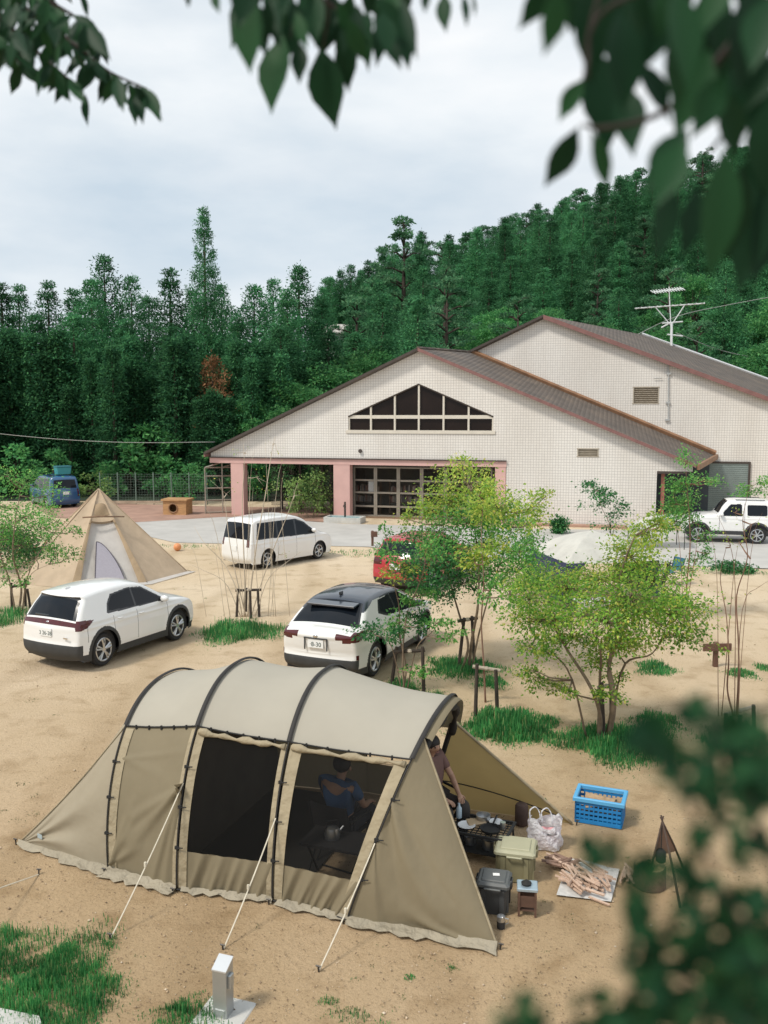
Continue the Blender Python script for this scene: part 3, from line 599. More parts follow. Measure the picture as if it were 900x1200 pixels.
# porch on the right, under the eaves
for px in (775.5,):
    s = FP(px, 600, .35).x; MB().box((s, .35, zP/2), (.16, .16, zP)).build('porch_post', m_rust, hall)
MB().box(((sEnd+eR.x)/2, .1, zP-.06), (eR.x-sEnd, .2, .12)).build('porch_beam', m_dkbrown, hall)
# roof of the front block
off = Vector((0, -.32, .02))
RF, EF, LF = FP(491, 409.3)+off, FP(815, 545)+off, FP(242.5, 530.5)+off
RB, EB = FP(553, 413, BK), FP(838, 533, BK); LB = LF+(RB-RF)
def quad_slab(q, th): return MB().slab(q, (0, 0, -th))
quad_slab([RF, EF, EB, RB], .10).build('roof', m_roof, hall); quad_slab([LF, RF+Vector((0, 0, .003)), RB+Vector((0, 0, .003)), LB], .10).build('roof', m_roof, hall)
def board(a, c, h, t, name, m, drop=.0, up=.03):
    a, c = Vector(a), Vector(c); q = [a+Vector((0, 0, up)), c+Vector((0, 0, up)), c-Vector((0, 0, h)), a-Vector((0, 0, h))]
    d = (c-a).cross(Vector((0, 0, 1))).normalized(); return MB().slab([v-d*.001 for v in q], d*t).build(name, m, hall)
board(RF+Vector((.01, -.02, 0)), EF+Vector((0, -.02, 0)), .13, .05, 'fascia', m_fascia); board(LF+Vector((0, -.02, 0)), RF+Vector((-.01, -.02, 0)), .10, .05, 'fascia', m_dkbrown)
board(EF+Vector((.03, 0, 0)), EB+Vector((.03, 0, 0)), .22, .12, 'eaves_gutter', m_flash)
board(LF+Vector((-.03, 0, 0)), LB+Vector((-.03, 0, 0)), .22, .08, 'eaves_gutter', m_fascia)
mb = MB(); mb.tube([RB+Vector((0, -.2, .06)), EB+Vector((0, -.2, .10))], .13, 5); mb.build('roof_flashing', m_flash, hall)
mb = MB(); mb.tube([RF+Vector((0, 0, .03)), RB+Vector((0, 0, .03))], .07, 5); mb.build('ridge_cap', m_roof, hall)
# rear block
r_ap = FP(637, 374, BK); r_R = FP(985, 501.0, BK); r_L = FP(530, 426, BK); zl = FP(745, 0+473, BK).z
u0, u1 = FP(742, 473, BK), FP(772, 453.5, BK)
hole_u = [at(u0.x, BK, u0.z), at(u1.x, BK, u0.z), at(u1.x, BK, u1.z), at(u0.x, BK, u1.z)]
MB().slab([at(r_L.x, BK, -.1), at(r_R.x, BK, -.1), at(r_R.x, BK, r_R.z+.04), at(r_ap.x, BK, r_ap.z+.04), at(r_L.x, BK, r_L.z)], (0, .3, 0), [hole_u]).build('rear_wall', m_tile, hall)
louvre(u0, u1, 8, BK)
MB().box((r_R.x-.1, BK+6, r_R.z/2), (.2, 11.4, r_R.z)).build('side_wall', m_tile, hall)
ro = Vector((0, -.3, .06)); A0, A1, AL = FP(637, 371.5, BK)+ro, FP(990, 500.5, BK)+ro, FP(520, 428, BK)+ro
p = D(752, 392, 59.2); A2 = HI @ p; dv = A2-A0; A3 = A1+dv; A4 = AL+dv
quad_slab([A0, A1, A3, A2], .12).build('roof', m_roof, hall); quad_slab([AL, A0+Vector((0, 0, .003)), A2+Vector((0, 0, .003)), A4], .12).build('roof', m_roof, hall)
board(A0+Vector((.01, -.02, 0)), A1+Vector((0, -.02, 0)), .20, .05, 'fascia', m_fascia); board(AL+Vector((0, -.02, 0)), A0+Vector((-.01, -.02, 0)), .11, .05, 'fascia', m_dkbrown)
mb = MB(); mb.tube([A2+Vector((0, 0, .05)), A3+Vector((0, 0, .05))], .09, 5); mb.build('roof_edge_trim', mat('pale_metal_trim', (.62, .63, .64), .5, .05, 2, metal=.3), hall)
# roller shutter and a dark panel painted for the porch shade on the rear block
h0, h1 = FP(829, 600, BK), FP(874.5, 600, BK); hz = FP(850, 543, BK).z
sh = MB(); n = 26
for i in range(n): sh.box(((h0.x+h1.x)/2, BK-.03, hz*(i+.5)/n), (h1.x-h0.x, .05, hz/n*.86))
so_ = sh.build('roller_shutter', m_shut, hall)
MB().box(((h0.x+h1.x)/2, BK-.005, hz/2), (h1.x-h0.x, .03, hz)).build('shutter_back', m_dkblue, so_)
mb = MB()
for s in (h1.x+.05,): mb.box((s, BK-.05, hz/2), (.1, .1, hz))
mb.box(((h0.x+h1.x)/2, BK-.05, hz+.05), (h1.x-h0.x+.2, .1, .1)); mb.build('shutter_frame', m_dkbrown, so_)
s0 = FP(768, 600, BK).x; MB().box(((s0+h0.x)/2, BK-.04, hz/2), (h0.x-s0, .06, hz)).build('porch_shade_panel', m_dkblue, hall)
# conduit and stay on the rear wall
mb = MB(); c0, c1 = FP(783, 430, BK), FP(783, 492, BK); yb = BK-.08
mb.tube([(c0.x, yb, c0.z+.3), (c1.x, yb, c1.z)], .035, 6)
for z in (c1.z, c1.z+.9, c0.z-.35): mb.box((c0.x+.05, yb+.02, z), (.22, .1, .10))
p0, p1 = FP(766, 443.5, BK), FP(776, 443, BK); mb.tube([(p0.x, yb, p0.z), (p1.x, yb, p1.z)], .02, 4)
mb.build('conduit', mat('grey_pipe', (.42, .43, .43), .5, .08, 4), hall)
# skirting of dark soil by the wall
mb = MB(); mb.box(((sR+sEnd)/2, -.35, .04), (sEnd-sR, .6, .10)); mb.build('plinth', m_pave, hall)
# inside: two shelves of books and a notice on the glass
m_book = leafmat('book_spines', [(0, (.05, .06, .10)), (.3, (.5, .48, .44)), (.6, (.35, .12, .08)), (1, (.62, .6, .52))], 0, .7, 0)
m_shelf = mat('brown_shelf', (.20, .13, .08), .6, .15, 3)
for i, (px, wd) in enumerate(((430, 1.5), (476, 1.7))):
    p = HM @ FP(px, 600, 2.2); b_ = thing('bookshelf', ['brown bookshelf seen through the glazed front, next to the white notice', 'brown bookshelf seen through the middle of the glazed front'][i], 'bookshelf', (p.x, p.y, .05), HRZ)
    mb = MB()
    for z in (.05, .6, 1.15, 1.7): mb.box((0, 0, z), (wd, .35, .04))
    for s in (-wd/2, wd/2): mb.box((s, 0, .9), (.04, .36, 1.8))
    mb.build('shelf_frame', m_shelf, b_)
    bk = MB()
    for z in (.62, 1.17):
        s = -wd/2+.08
        while s < wd/2-.1:
            t = random.uniform(.03, .07); hgt = random.uniform(.22, .36)
            if random.random() < .75: bk.box((s, -.05, z+.0+hgt/2), (t*.9, .22, hgt), Matrix.Rotation(random.uniform(-.08, .08), 3, 'Y'))
            s += t
    bk.build('books', m_book, b_)
a, c = FP(431.5, 577, gy), FP(440.5, 563, gy)
nb = MB(); nb.box(((a.x+c.x)/2, gy+.06, (a.z+c.z)/2), (c.x-a.x, .01, c.z-a.z)); o = nb.build('notice', m_white); o.location = PL; o.rotation_euler = (0, 0, HRZ); tag(o, 'white paper notice behind the glazed front near its left end', 'notice')
# washing trough with a tap post
p = G(404, 612); tr = thing('washing_trough', 'low white concrete trough with teal water beside the second pink pillar', 'trough', p, HRZ)
mb = MB(); mb.box((0, 0, .09), (1.85, .95, .18), bev=.02)
for s in (-.86, .86): mb.box((s, 0, .22), (.12, .95, .12))
for s in (-.42, .42): mb.box((0, s, .22), (1.6, .1, .12))
mb.build('basin', m_conc, tr); MB().box((0, 0, .20), (1.58, .72, .05)).build('water', mat('teal_water', (.05, .30, .36), .15, .1, 2), tr)
mb = MB(); mb.tube([(-.1, .38, .2), (-.1, .38, .95)], .05, 6); mb.tube([(-.1, .36, .8), (-.1, .15, .8), (-.1, .12, .72)], .022, 6); mb.build('tap_post', m_dkbrown, tr)
# metal screen left of the hall
a, c = HI @ G(240, 602), HI @ G(272, 597)
sc = thing('metal_screen', 'open bronze metal screen frame with a sloping top at the left end of the hall', 'screen', PL, HRZ)
mb = MB(); sl_, sr_ = FP(240.5, 575).x, FP(273, 575).x-.03; zt = FP(240, 548).z; zt2 = zb2+.05; t = .07; ysl = lambda s: .9*(s-sl_)/(sr_-sl_)
for k in (0, .5, 1):
    s = sl_+(sr_-sl_)*k; top = zt+.28*min(1, k*2); mb.tube([(s, ysl(s), 0), (s, ysl(s), top)], .04, 4)
for k, z in enumerate((.08, .72, 1.35, 1.98, zt)): mb.tube([(sl_, 0, z), (sr_, .9, z)], .035, 4)
for k in (0, .5): s = sl_+(sr_-sl_)*k; mb.tube([(s, ysl(s), zt), (s+.9, ysl(s)+.5, zt2)], .035, 4)
mb.build('frame', m_bronze, sc)
MB().slab([(sl_, .02, .08), (sr_, .92, .08), (sr_, .92, zt), (sl_, .02, zt)], (0, .012, 0)).build('pane', seethru('thin_glass', (.03, .04, .035), .12, .08), sc)
# aerial behind the rear roof
AY = 58.5; q = lambda px, py: D(px, py, AY)
o0 = q(787, 406); ant = thing('aerial', 'white television aerial on a mast above the rear roof', 'aerial', (o0.x, o0.y, o0.z-.6))
L_ = lambda px, py, dy=0: q(px, py)-Vector((o0.x, o0.y, o0.z-.6))+Vector((0, dy, 0))
m_ant = mat('white_aerial_metal', (.78, .80, .80), .4, .05, 3, metal=.3)
mb = MB(); mb.tube([(0, 0, 0), L_(787, 378)], .085, 8); mb.tube([L_(786, 380), L_(784, 336)], .035, 6); mb.build('mast', m_ant, ant)
mb = MB(); mb.tube([L_(744, 361.5), L_(826, 355.5)], .042, 6)
for k in range(9):
    t = (k+.5)/9; p = L_(744+82*t, 361.5-6*t); mb.tube([p+Vector((0, -.65, 0)), p+Vector((0, .65, 0))], .022, 4)
mb.tube([L_(786, 381), L_(768, 360)], .034, 5); mb.tube([L_(787, 381), L_(802, 358)], .034, 5); mb.build('long_boom', m_ant, ant)
mb = MB(); mb.tube([L_(764, 342.5), L_(801, 338)], .035, 6)
for k in range(12):
    t = (k+.5)/12; p = L_(764+37*t, 342.5-4.5*t); mb.tube([p+Vector((.1, -.3, -.14)), p+Vector((-.1, .3, .14))], .026, 4)
mb.build('upper_boom', m_ant, ant)
mb = MB()
for x0, y0, x1, y1 in ((776, 379, 800, 377), (782, 392, 800, 394), (775, 384, 786, 378)): mb.tube([L_(x0, y0), L_(x1, y1)], .05, 5)
mb.build('bracket', m_ant, ant)
# overhead cables
def cable(pts, r, lab):
    mb = MB(); mb.tube(catmull([tuple(p) for p in pts], 8), r, 4); o = mb.build('cable', mat('pale_cable', (.34, .35, .33), .6, .05, 1), smooth='all'); tag(o, lab, 'cable')
e = HM @ FP(252, 518, -.1)
cable([D(-60, 502, 46), D(60, 514, 45.3), D(150, 518.5, 44.8), e], .014, 'thin cable running from the left edge to the left gable corner of the hall')
cable([D(735, 398, 58), D(790, 372, 60), D(850, 358, 63), D(960, 338, 66)], .022, 'thin cable passing the aerial towards the upper right')
cable([D(792, 390, 58.6), D(850, 412, 60), D(960, 428, 64)], .02, 'thin cable falling from the aerial mast to the right')
# mesh fence in front of the wood
Yf = 50.0; x0, x1 = D(118, 590, Yf).x, D(243, 590, Yf).x
fe = thing('mesh_fence', 'green-grey mesh fence in front of the dark wood', 'fence', (x0, Yf, 0))
m_fen = mat('green_grey_fence', (.17, .24, .20), .6, .1, 3, metal=.2)
ln = x1-x0; npost = 6; mb = MB()
for k in range(int(ln/.16)+1): mb.tube([(k*.16, .03, .1), (k*.16, .03, 1.75)], .007, 3)
for k in range(12): mb.tube([(0, .04, .12+k*.148), (ln, .04, .12+k*.148)], .007, 3)
mb.build('mesh_panel', m_fen, fe)
for k in range(npost+1): MB().tube([(ln*k/npost, 0, -.1), (ln*k/npost, 0, 1.85)], .035, 6).build('post', m_fen, fe)
MB().box((ln/2, -.06, .14), (ln, .06, .16)).build('kickboard', mat('weathered_board', (.42, .33, .24), .8, .2, 3), fe)
# house on the hill
p = D(401, 391, 108); ho = thing('hillside_house', 'small house with a pale roof among the trees on the hill', 'house', (p.x, 108, hill_z(p.x, 108)), R(12))
hz_ = p.z-hill_z(p.x, 108)
mb = MB(); mb.box((0, 0, hz_/2-.2), (3.6, 4, hz_)); mb.build('wall', mat('pale_green_wall', (.52, .55, .50), .8, .08, 2), ho)
mb = MB(); mb.slab([(-2.4, -2.6, hz_-.2), (2.4, -2.6, hz_-.2), (1.9, 0, hz_+1.0), (-2.0, 0, hz_+1.0)], (0, 0, .12)); mb.slab([(-2.4, 2.6, hz_-.2), (2.4, 2.6, hz_-.2), (1.9, 0.02, hz_+1.0), (-2.0, 0.02, hz_+1.0)], (0, 0, .12)); mb.build('roof', mat('pale_roof', (.55, .50, .48), .7, .1, 2), ho)
MB().box((.3, -2.02, hz_-1.1), (1.0, .06, 1.0)).build('window', m_darkglass, ho)
# wooden play box, ball, small posts, signs
p = G(208.5, 602.5); pb = thing('play_box', 'orange-brown wooden play box with a round hole in its front', 'play box', p, R(-8))
m_ply = mat('orange_brown_timber', (.44, .25, .11), .6, .2, 3, stretch=(1, 1, 6)); mb = MB(); W2 = .62
th = np.linspace(0, 2*np.pi, 20, endpoint=False)
mb.slab([(-W2, -.45, 0), (W2, -.45, 0), (W2, -.45, .72), (-W2, -.45, .72)], (0, .06, 0), [[(-.08+.21*math.cos(t), -.45, .36+.21*math.sin(t)) for t in th]]); mb.build('front_panel', m_ply, pb)
mb = MB(); mb.box((0, .45, .36), (2*W2, .06, .72)); mb.build('back_panel', m_ply, pb)
for s in (-W2+.03, W2-.03): MB().box((s, 0, .36), (.06, .83, .72)).build('side_panel', m_ply, pb)
mb = MB(); mb.box((0, 0, .78), (2*W2+.16, 1.08, .09), bev=.01)
for s in (-.4, 0, .4): mb.box((s, 0, .735), (.1, .8, .02))
mb.build('top', m_ply, pb)
mb = MB(); tor = []; 
for i in range(24):
    a = i/24*2*math.pi; tor.append((-.08+.235*math.cos(a), -.465, .36+.235*math.sin(a)))
mb.tube(tor+[tor[0]], .035, 6, cap=False); mb.build('hole_rim', mat('brown_timber', (.30, .17, .09), .7, .2, 4), pb)
mb = MB(); mb.ball((0, 0, .15), .15, 14); o = mb.build('ball', mat('orange_ball', (.72, .30, .13), .5, .06, 5), smooth='all'); o.location = G(208, 645.5); tag(o, 'pale orange ball lying on the sand behind the white minivan', 'ball')
m_brn = mat('dark_brown_timber', (.13, .065, .045), .75, .2, 4)
def sign(p, h, bw, bh, rz, lab, cat, bx=0):
    t = thing('signpost', lab, cat, p, rz); MB().box((0, 0, h/2), (.09, .09, h), bev=.01).build('post', m_brn, t)
    MB().box((bx, -.06, h-bh*.62), (bw, .04, bh), bev=.006).build('board', m_brn, t)
sign(G(838, 781), .52, .60, .155, R(4), 'dark brown T-shaped wooden sign between the maple and the bare sapling', 'sign'); sign(G(436.5, 640), .62, .26, .22, R(10), 'small dark brown post with a short board at the edge of the driveway', 'post', .06)
# ================================================================== vehicles
m_tyre = mat('tyre_rubber', (.022, .022, .023), .85, .15, 9); m_alloy = mat('alloy_wheel', (.55, .56, .57), .3, .06, 5, metal=.8); m_hub = mat('dark_wheel_well', (.03, .03, .032), .7, .1, 5)
m_glassc = mat('tinted_car_glass', (.008, .011, .016), .05, .15, 1, spec=.28); m_clad = mat('grey_black_cladding', (.042, .044, .046), .6, .12, 8); m_gap = mat('panel_gap', (.16, .16, .165), .8, .1, 5)
m_red = mat('tail_lamp_red', (.075, .007, .010), .15, .2, 12, coat=.5); m_plate = mat('number_plate', (.80, .81, .80), .4, .02, 5); m_ink = mat('plate_ink', (.03, .06, .05), .6, .05, 5); m_chrome = mat('chrome', (.7, .7, .72), .15, .03, 5, metal=1.0)
m_blackg = mat('gloss_black_trim', (.012, .013, .016), .18, .1, 6, coat=.5)
def paint(name, c): return mat(name, c, .32, .025, 1.5, coat=.9)
m_pwhite = paint('white_car_paint', (.80, .80, .79)); m_pearl = paint('pearl_white_paint', (.78, .775, .755)); m_pblack = paint('black_blue_paint', (.020, .027, .042)); m_pred = paint('red_car_paint', (.42, .022, .035)); m_pblue = paint('blue_car_paint', (.018, .085, .20)); m_psilver = paint('silver_paint', (.45, .50, .55))
def inside(P, poly):
    x, y = P[:, 0], P[:, 1]; r = np.zeros(len(P), bool); n = len(poly)
    for i in range(n):
        x1, y1 = poly[i]; x2, y2 = poly[(i+1) % n]
        if y1 == y2: continue
        c = ((y1 > y) != (y2 > y)) & (x < (x2-x1)*(y-y1)/(y2-y1)+x1); r ^= c
    return r
def near(P, line):
    best = np.full(len(P), 1e9); Q = np.zeros_like(P)
    for i in range(len(line)-1):
        a, b_ = line[i], line[i+1]; d = b_-a; L2 = max((d*d).sum(), 1e-12); t = np.clip(((P-a)@d)/L2, 0, 1)[:, None]; q = a+t*d; e = np.hypot(*(P-q).T); k = e < best; best[k] = e[k]; Q[k] = q[k]
    return best, Q
def car(name, label, cat, sp, loc, rz):
    """body = two side sheets y(x,z) inside a side outline, joined by a strip carried round the outline; x runs from the tail to the nose"""
    root = thing(name, label, cat, loc, rz)
    sil = catmull(sp['sil'], 7); zb = sp['zb']; L = sp['L']; hw = sp['W']/2; H = sil[:, 1].max(); Rw = sp['rw']; Ra = Rw+sp.get('gap', .07); wx = sp['wx']
    poly = np.vstack([sil, [[sil[-1, 0]-.02, zb], [sil[0, 0]+.02, zb]]]); closed = np.vstack([poly, poly[:1]])
    top = sp.get('top_hw', .62); belt = sp['belt']; rr = sp.get('round', .07)
    def half(P):
        x, z = P[:, 0], P[:, 1]
        h = np.interp(z, [zb, zb+.22, belt-.25, belt, H], [hw*.955, hw*.995, hw, hw*.965, top])
        a = np.clip((sp.get('rt', .5)-x)/sp.get('rt', .5), 0, 1); c = np.clip((x-(L-.75))/.75, 0, 1)
        h = h*(1-sp.get('rtap', .10)*a**2-sp.get('ftap', .17)*c**2)
        for k in wx:
            e = np.hypot(x-k, z-Rw); h = h+.018*np.exp(-np.maximum(e-Ra, 0)**2/.012)
        h = h+.010*np.exp(-((z-(belt-.10))/.03)**2)     # shoulder crease
        d, _ = near(P, sil); u = np.clip(1-d/rr, 0, 1); return h-rr*(1-np.sqrt(1-np.minimum(u, .999)**2))
    dx = sp.get('dx', .013); gx = np.arange(sil[:, 0].min()-2*dx, sil[:, 0].max()+2*dx, dx); gz = np.arange(zb-dx, H+2*dx, dx)
    X, Z = np.meshgrid(gx, gz); P = np.stack([X.ravel(), Z.ravel()], 1); ins = inside(P, poly); _, Q = near(P, closed)
    Pn = np.where(ins[:, None], P, Q)
    arch = np.zeros(len(P), bool)
    for k in wx: arch |= np.hypot(P[:, 0]-k, P[:, 1]-Rw) < Ra
    id_ = np.arange(len(P)).reshape(X.shape); F = np.stack([id_[:-1, :-1], id_[:-1, 1:], id_[1:, 1:], id_[1:, :-1]], -1).reshape(-1, 4)
    F = F[ins[F].any(1) & ~arch[F].all(1)]
    used = np.unique(F); am = used[arch[used]]
    for k in wx:
        m_ = am[np.hypot(P[am, 0]-k, P[am, 1]-Rw) < Ra]; v = P[m_]-[k, Rw]; n_ = np.hypot(*v.T)[:, None]; Pn[m_] = [k, Rw]+v/np.maximum(n_, 1e-6)*Ra
    Pn[:, 1] = np.maximum(Pn[:, 1], zb)
    Y = half(Pn); C = Pn[F].mean(1)
    cls = np.zeros(len(F), int)                          # 0 body 1 glass 2 cladding 3 gap 4 roof 5 tail lamp 6 trim
    if 'roofz' in sp: cls[(C[:, 1] > np.interp(C[:, 0], *sp['roofz']))] = 4
    arcd = np.min([np.hypot(C[:, 0]-k, C[:, 1]-Rw) for k in wx], 0)
    if sp.get('clad', True): cls[(arcd < Ra+sp.get('cw', .055)) | (C[:, 1] < sp.get('sill', zb+.13))] = 2
    if sp.get('clad', True): cls[(C[:, 0] < .16) & (C[:, 1] < sp.get('rbz', .5))] = 2
    for xd, z0, z1 in sp.get('gaps', []): cls[(abs(C[:, 0]-xd(C[:, 1]) if callable(xd) else abs(C[:, 0]-xd)) < dx/2) & (C[:, 1] > z0) & (C[:, 1] < z1) & (cls == 0)] = 3
    for q in sp.get('lamp', []): cls[inside(C, np.array(q))] = 5
    for q in sp.get('black', []): cls[inside(C, np.array(q))] = 6
    trim = [np.array(q) for q in sp.get('trim', [])]
    for q in trim: cls[inside(C, q)] = 6
    wins = [np.array(q) for q in sp['win']]; winid = np.full(len(F), -1)
    for i, q in enumerate(wins): k = inside(C, q); cls[k] = 1; winid[k] = i
    mats = {0: sp['paint'], 2: m_clad, 3: m_gap, 4: sp.get('roofm', sp['paint']), 5: m_red, 6: m_blackg}
    # strip round the outline
    nt_ = 31; T = np.linspace(-1, 1, nt_); T = np.sign(T)*abs(T)**.85; hb = half(sil); tg = np.gradient(sil, axis=0); tg /= np.linalg.norm(tg, axis=1, keepdims=True); nrm = np.stack([-tg[:, 1], tg[:, 0]], 1)
    if (nrm[len(sil)//2]@[0, 1]) < 0: nrm = -nrm
    crown = np.interp(np.abs(nrm[:, 1]), [0, 1], [sp.get('bow', .10), sp.get('crown', .05)])
    SV = np.stack([np.broadcast_to(sil[:, None, 0], (len(sil), nt_))+nrm[:, None, 0]*crown[:, None]*(1-T**2), hb[:, None]*T, np.broadcast_to(sil[:, None, 1], (len(sil), nt_))+nrm[:, None, 1]*crown[:, None]*(1-T**2)], -1)
    si = np.arange(SV.shape[0]*nt_).reshape(-1, nt_); SF = np.stack([si[:-1, :-1], si[:-1, 1:], si[1:, 1:], si[1:, :-1]], -1).reshape(-1, 4); SVf = SV.reshape(-1, 3); SC = SVf[SF].mean(1); scl = np.zeros(len(SF), int)
    sx_, sz_ = np.repeat((sil[:-1]+sil[1:])/2, nt_-1, 0).T; st = np.tile((T[:-1]+T[1:])/2, len(sil)-1)
    half_i = np.repeat(np.arange(len(sil)-1), nt_-1)
    xt = sil[np.argmax(sil[:, 1]), 0]
    if 'roofz' in sp: scl[(sz_ > np.interp(sx_, *sp['roofz']))] = 4
    if sp.get('clad', True): scl[(sz_ < sp.get('rbz', .5)) & (sx_ < .5)] = 2
    scl[(sz_ < sp.get('fbz', .4)) & (sx_ > L-.5)] = 2
    z0, z1, tw = sp['rwin']; kr = (sx_ < xt) & (sz_ > z0) & (sz_ < z1); scl[kr & (abs(st) < tw)] = 1
    if sp.get('rsides'): scl[kr & (abs(st) >= tw)] = 6
    z0, z1, tw = sp['fwin']; scl[(sx_ > xt) & (sz_ > z0) & (sz_ < z1) & (abs(st) < tw) & (sx_ < sp['fwx'])] = 8
    for z0, z1, t0, t1 in sp.get('rlamp', []): scl[(sx_ < xt) & (sz_ > z0) & (sz_ < z1) & (abs(st) >= t0) & (abs(st) <= t1)] = 5
    for z0, z1, t0, t1 in sp.get('rblack', []): scl[(sx_ < xt) & (sz_ > z0) & (sz_ < z1) & (abs(st) >= t0) & (abs(st) <= t1)] = 6
    def emit(nm, parts, m, par=root):
        V, FF, k = [], [], 0
        for v, f in parts:
            if len(f) == 0: continue
            u, inv = np.unique(f, return_inverse=True); V.append(v[u]); FF.append(inv.reshape(f.shape)+k); k += len(u)
        if k: return mesh_np(nm, np.concatenate(V), np.concatenate(FF), m, par, smooth=True)
    VL = np.stack([Pn[:, 0], Y, Pn[:, 1]], 1); VR = VL*[1, -1, 1]; FR = F[:, ::-1]
    bo = emit('body', [(VL, F[(cls == 0) | (cls == 3)]), (VR, FR[(cls == 0) | (cls == 3)]), (SVf, SF[(scl == 0) | (scl == 3)])], sp['paint'])
    fl_ = np.concatenate([cls[(cls == 0) | (cls == 3)] == 3]*2+[scl[(scl == 0) | (scl == 3)] == 3])
    if len(fl_) == len(bo.data.polygons): second_slot(bo, m_gap, fl_)
    nm = {2: 'cladding', 4: 'roof', 5: 'tail_lamp', 6: 'black_trim'}
    for c in nm:
        sp_ = [(VL, F[cls == c]), (VR, FR[cls == c]), (SVf, SF[scl == c])]
        if c == 6:
            for q_ in sp_: emit(nm[c], [q_], mats[c])
        else: emit(nm[c], sp_, mats[c])
    for i in range(len(wins)):
        emit('side_window', [(VL, F[winid == i])], m_glassc); emit('side_window', [(VR, FR[winid == i])], m_glassc)
    emit('rear_window', [(SVf, SF[scl == 1])], m_glassc); emit('windscreen', [(SVf, SF[scl == 8])], m_glassc)
    mb = MB(); mb.box((L/2, 0, zb+.22), (L-.5, hw*1.15, .44)); mb.box((L/2, 0, zb+.05), (L-.35, hw*1.72, .06))
    for k in wx: mb.slab([(k+Ra*math.cos(t), -hw*.9, max(zb*.9, Rw+Ra*math.sin(t))) for t in np.linspace(-.35, math.pi+.35, 18)], (0, hw*1.8, 0))
    mb.build('underbody', m_hub, root)
    tw_ = sp.get('tw', .215)
    for k in wx:
        for s in (-1, 1):
            yc = s*(hw-.045-tw_/2); mb = MB(); h_ = tw_/2
            mb.lathe((0, 0, 0), [(Rw*.62, -h_*.9), (Rw*.9, -h_), (Rw*.985, -h_*.75), (Rw, -h_*.3), (Rw, h_*.3), (Rw*.985, h_*.75), (Rw*.9, h_), (Rw*.62, h_*.9)], 32, 'y')
            wh = mb.build('wheel', m_tyre, root, smooth=True); wh.location = (k, yc, Rw)
            mb = MB(); ns = sp.get('spokes', 5); ri = Rw*.67
            for i in range(ns):
                a = 2*math.pi*i/ns+.3
                for da in ((-.16, .16) if sp.get('twin', True) else (0,)):
                    c, s2 = math.cos(a+da), math.sin(a+da); c2, s3 = math.cos(a+da*.3), math.sin(a+da*.3)
                    mb.tube([(c2*ri*.2, s*h_*.92, s3*ri*.2), (c*ri*.6, s*h_*.98, s2*ri*.6), (c*ri, s*h_*.86, s2*ri)], [.026, .024, .03], 5)
            ring = [(ri*math.cos(t), s*h_*.86, ri*math.sin(t)) for t in np.linspace(0, 2*np.pi, 33)]
            mb.tube(ring, .02, 6, cap=False); mb.lathe((0, s*h_*.86, 0), [(.06, -.02), (.06, .02), (.03, .035 if s < 0 else .02)], 12, 'y')
            mb.build('rim', m_alloy, wh, smooth=True)
            MB().lathe((0, s*h_*.55, 0), [(ri, -.015), (ri, .015)], 24, 'y').build('brake_disc', m_hub, wh)
    # mirrors, handles, plate, emblem
    mx_, mz_ = sp['mir']
    for s in (-1, 1):
        mb = MB(); yb = s*float(half(np.array([[mx_, mz_]]))[0]); mb.ball((mx_+.02, yb+s*.11, mz_+.02), .11, 12, (.75, 1.0, .68)); mr = mb.build('mirror', sp.get('mirm', sp['paint']), root, smooth='all')
        MB().tube([(mx_+.03, yb-s*.02, mz_-.05), (mx_+.03, yb+s*.08, mz_-.04)], .025, 5).build('mirror_stalk', m_blackg, mr)
        for hx_, hz__ in sp.get('hand', []):
            yh = s*float(half(np.array([[hx_, hz__]]))[0]); MB().tube([(hx_-.09, yh, hz__), (hx_-.05, yh+s*.03, hz__), (hx_+.05, yh+s*.03, hz__), (hx_+.09, yh, hz__)], .013, 5).build('door_handle', sp['paint'], root)
    def rear_x(z, t=0.0):
        lower = sil[:np.argmax(sil[:, 1])]; i = np.argmin(abs(lower[:, 1]-z)); return float(SV[i, nt_//2, 0]) if t == 0 else float(np.interp(t, T, SV[i, :, 0]))
    if 'plate' in sp:
        z, txt, sz = sp['plate']; x = rear_x(z)-.012; tilt = sp.get('ptilt', 0)
        pl_ = MB().box((x, 0, z), (.02, .33, .165), Matrix.Rotation(tilt, 3, 'Y')).build('number_plate', m_plate, root)
        if txt:
            M = Matrix.Translation((x-.013, 0, z-.018)) @ Matrix.Rotation(tilt, 4, 'Y') @ Matrix(((0, 0, -1, 0), (-1, 0, 0, 0), (0, 1, 0, 0), (0, 0, 0, 1)))
            textmesh('plate_digits', txt, sz, m_ink, pl_, M)
    if 'emblem' in sp:
        z = sp['emblem']; MB().ball((rear_x(z)-.004, 0, z), .055, 12, (.25, 1, .7)).build('emblem', m_chrome, root, smooth='all')
    return root, half, rear_x, sil
def wheels_at(p_rear, p_front, sp, side=-1):
    """places a car so that its near wheels stand at the two ground points"""
    a, c = G(*p_rear), G(*p_front); h = (c-a).normalized(); l = Vector((-h.y, h.x, 0)); mid = (a+c)/2-l*side*(sp['W']/2-.13)
    return mid-h*(sum(sp['wx'])/2), math.atan2(h.y, h.x)
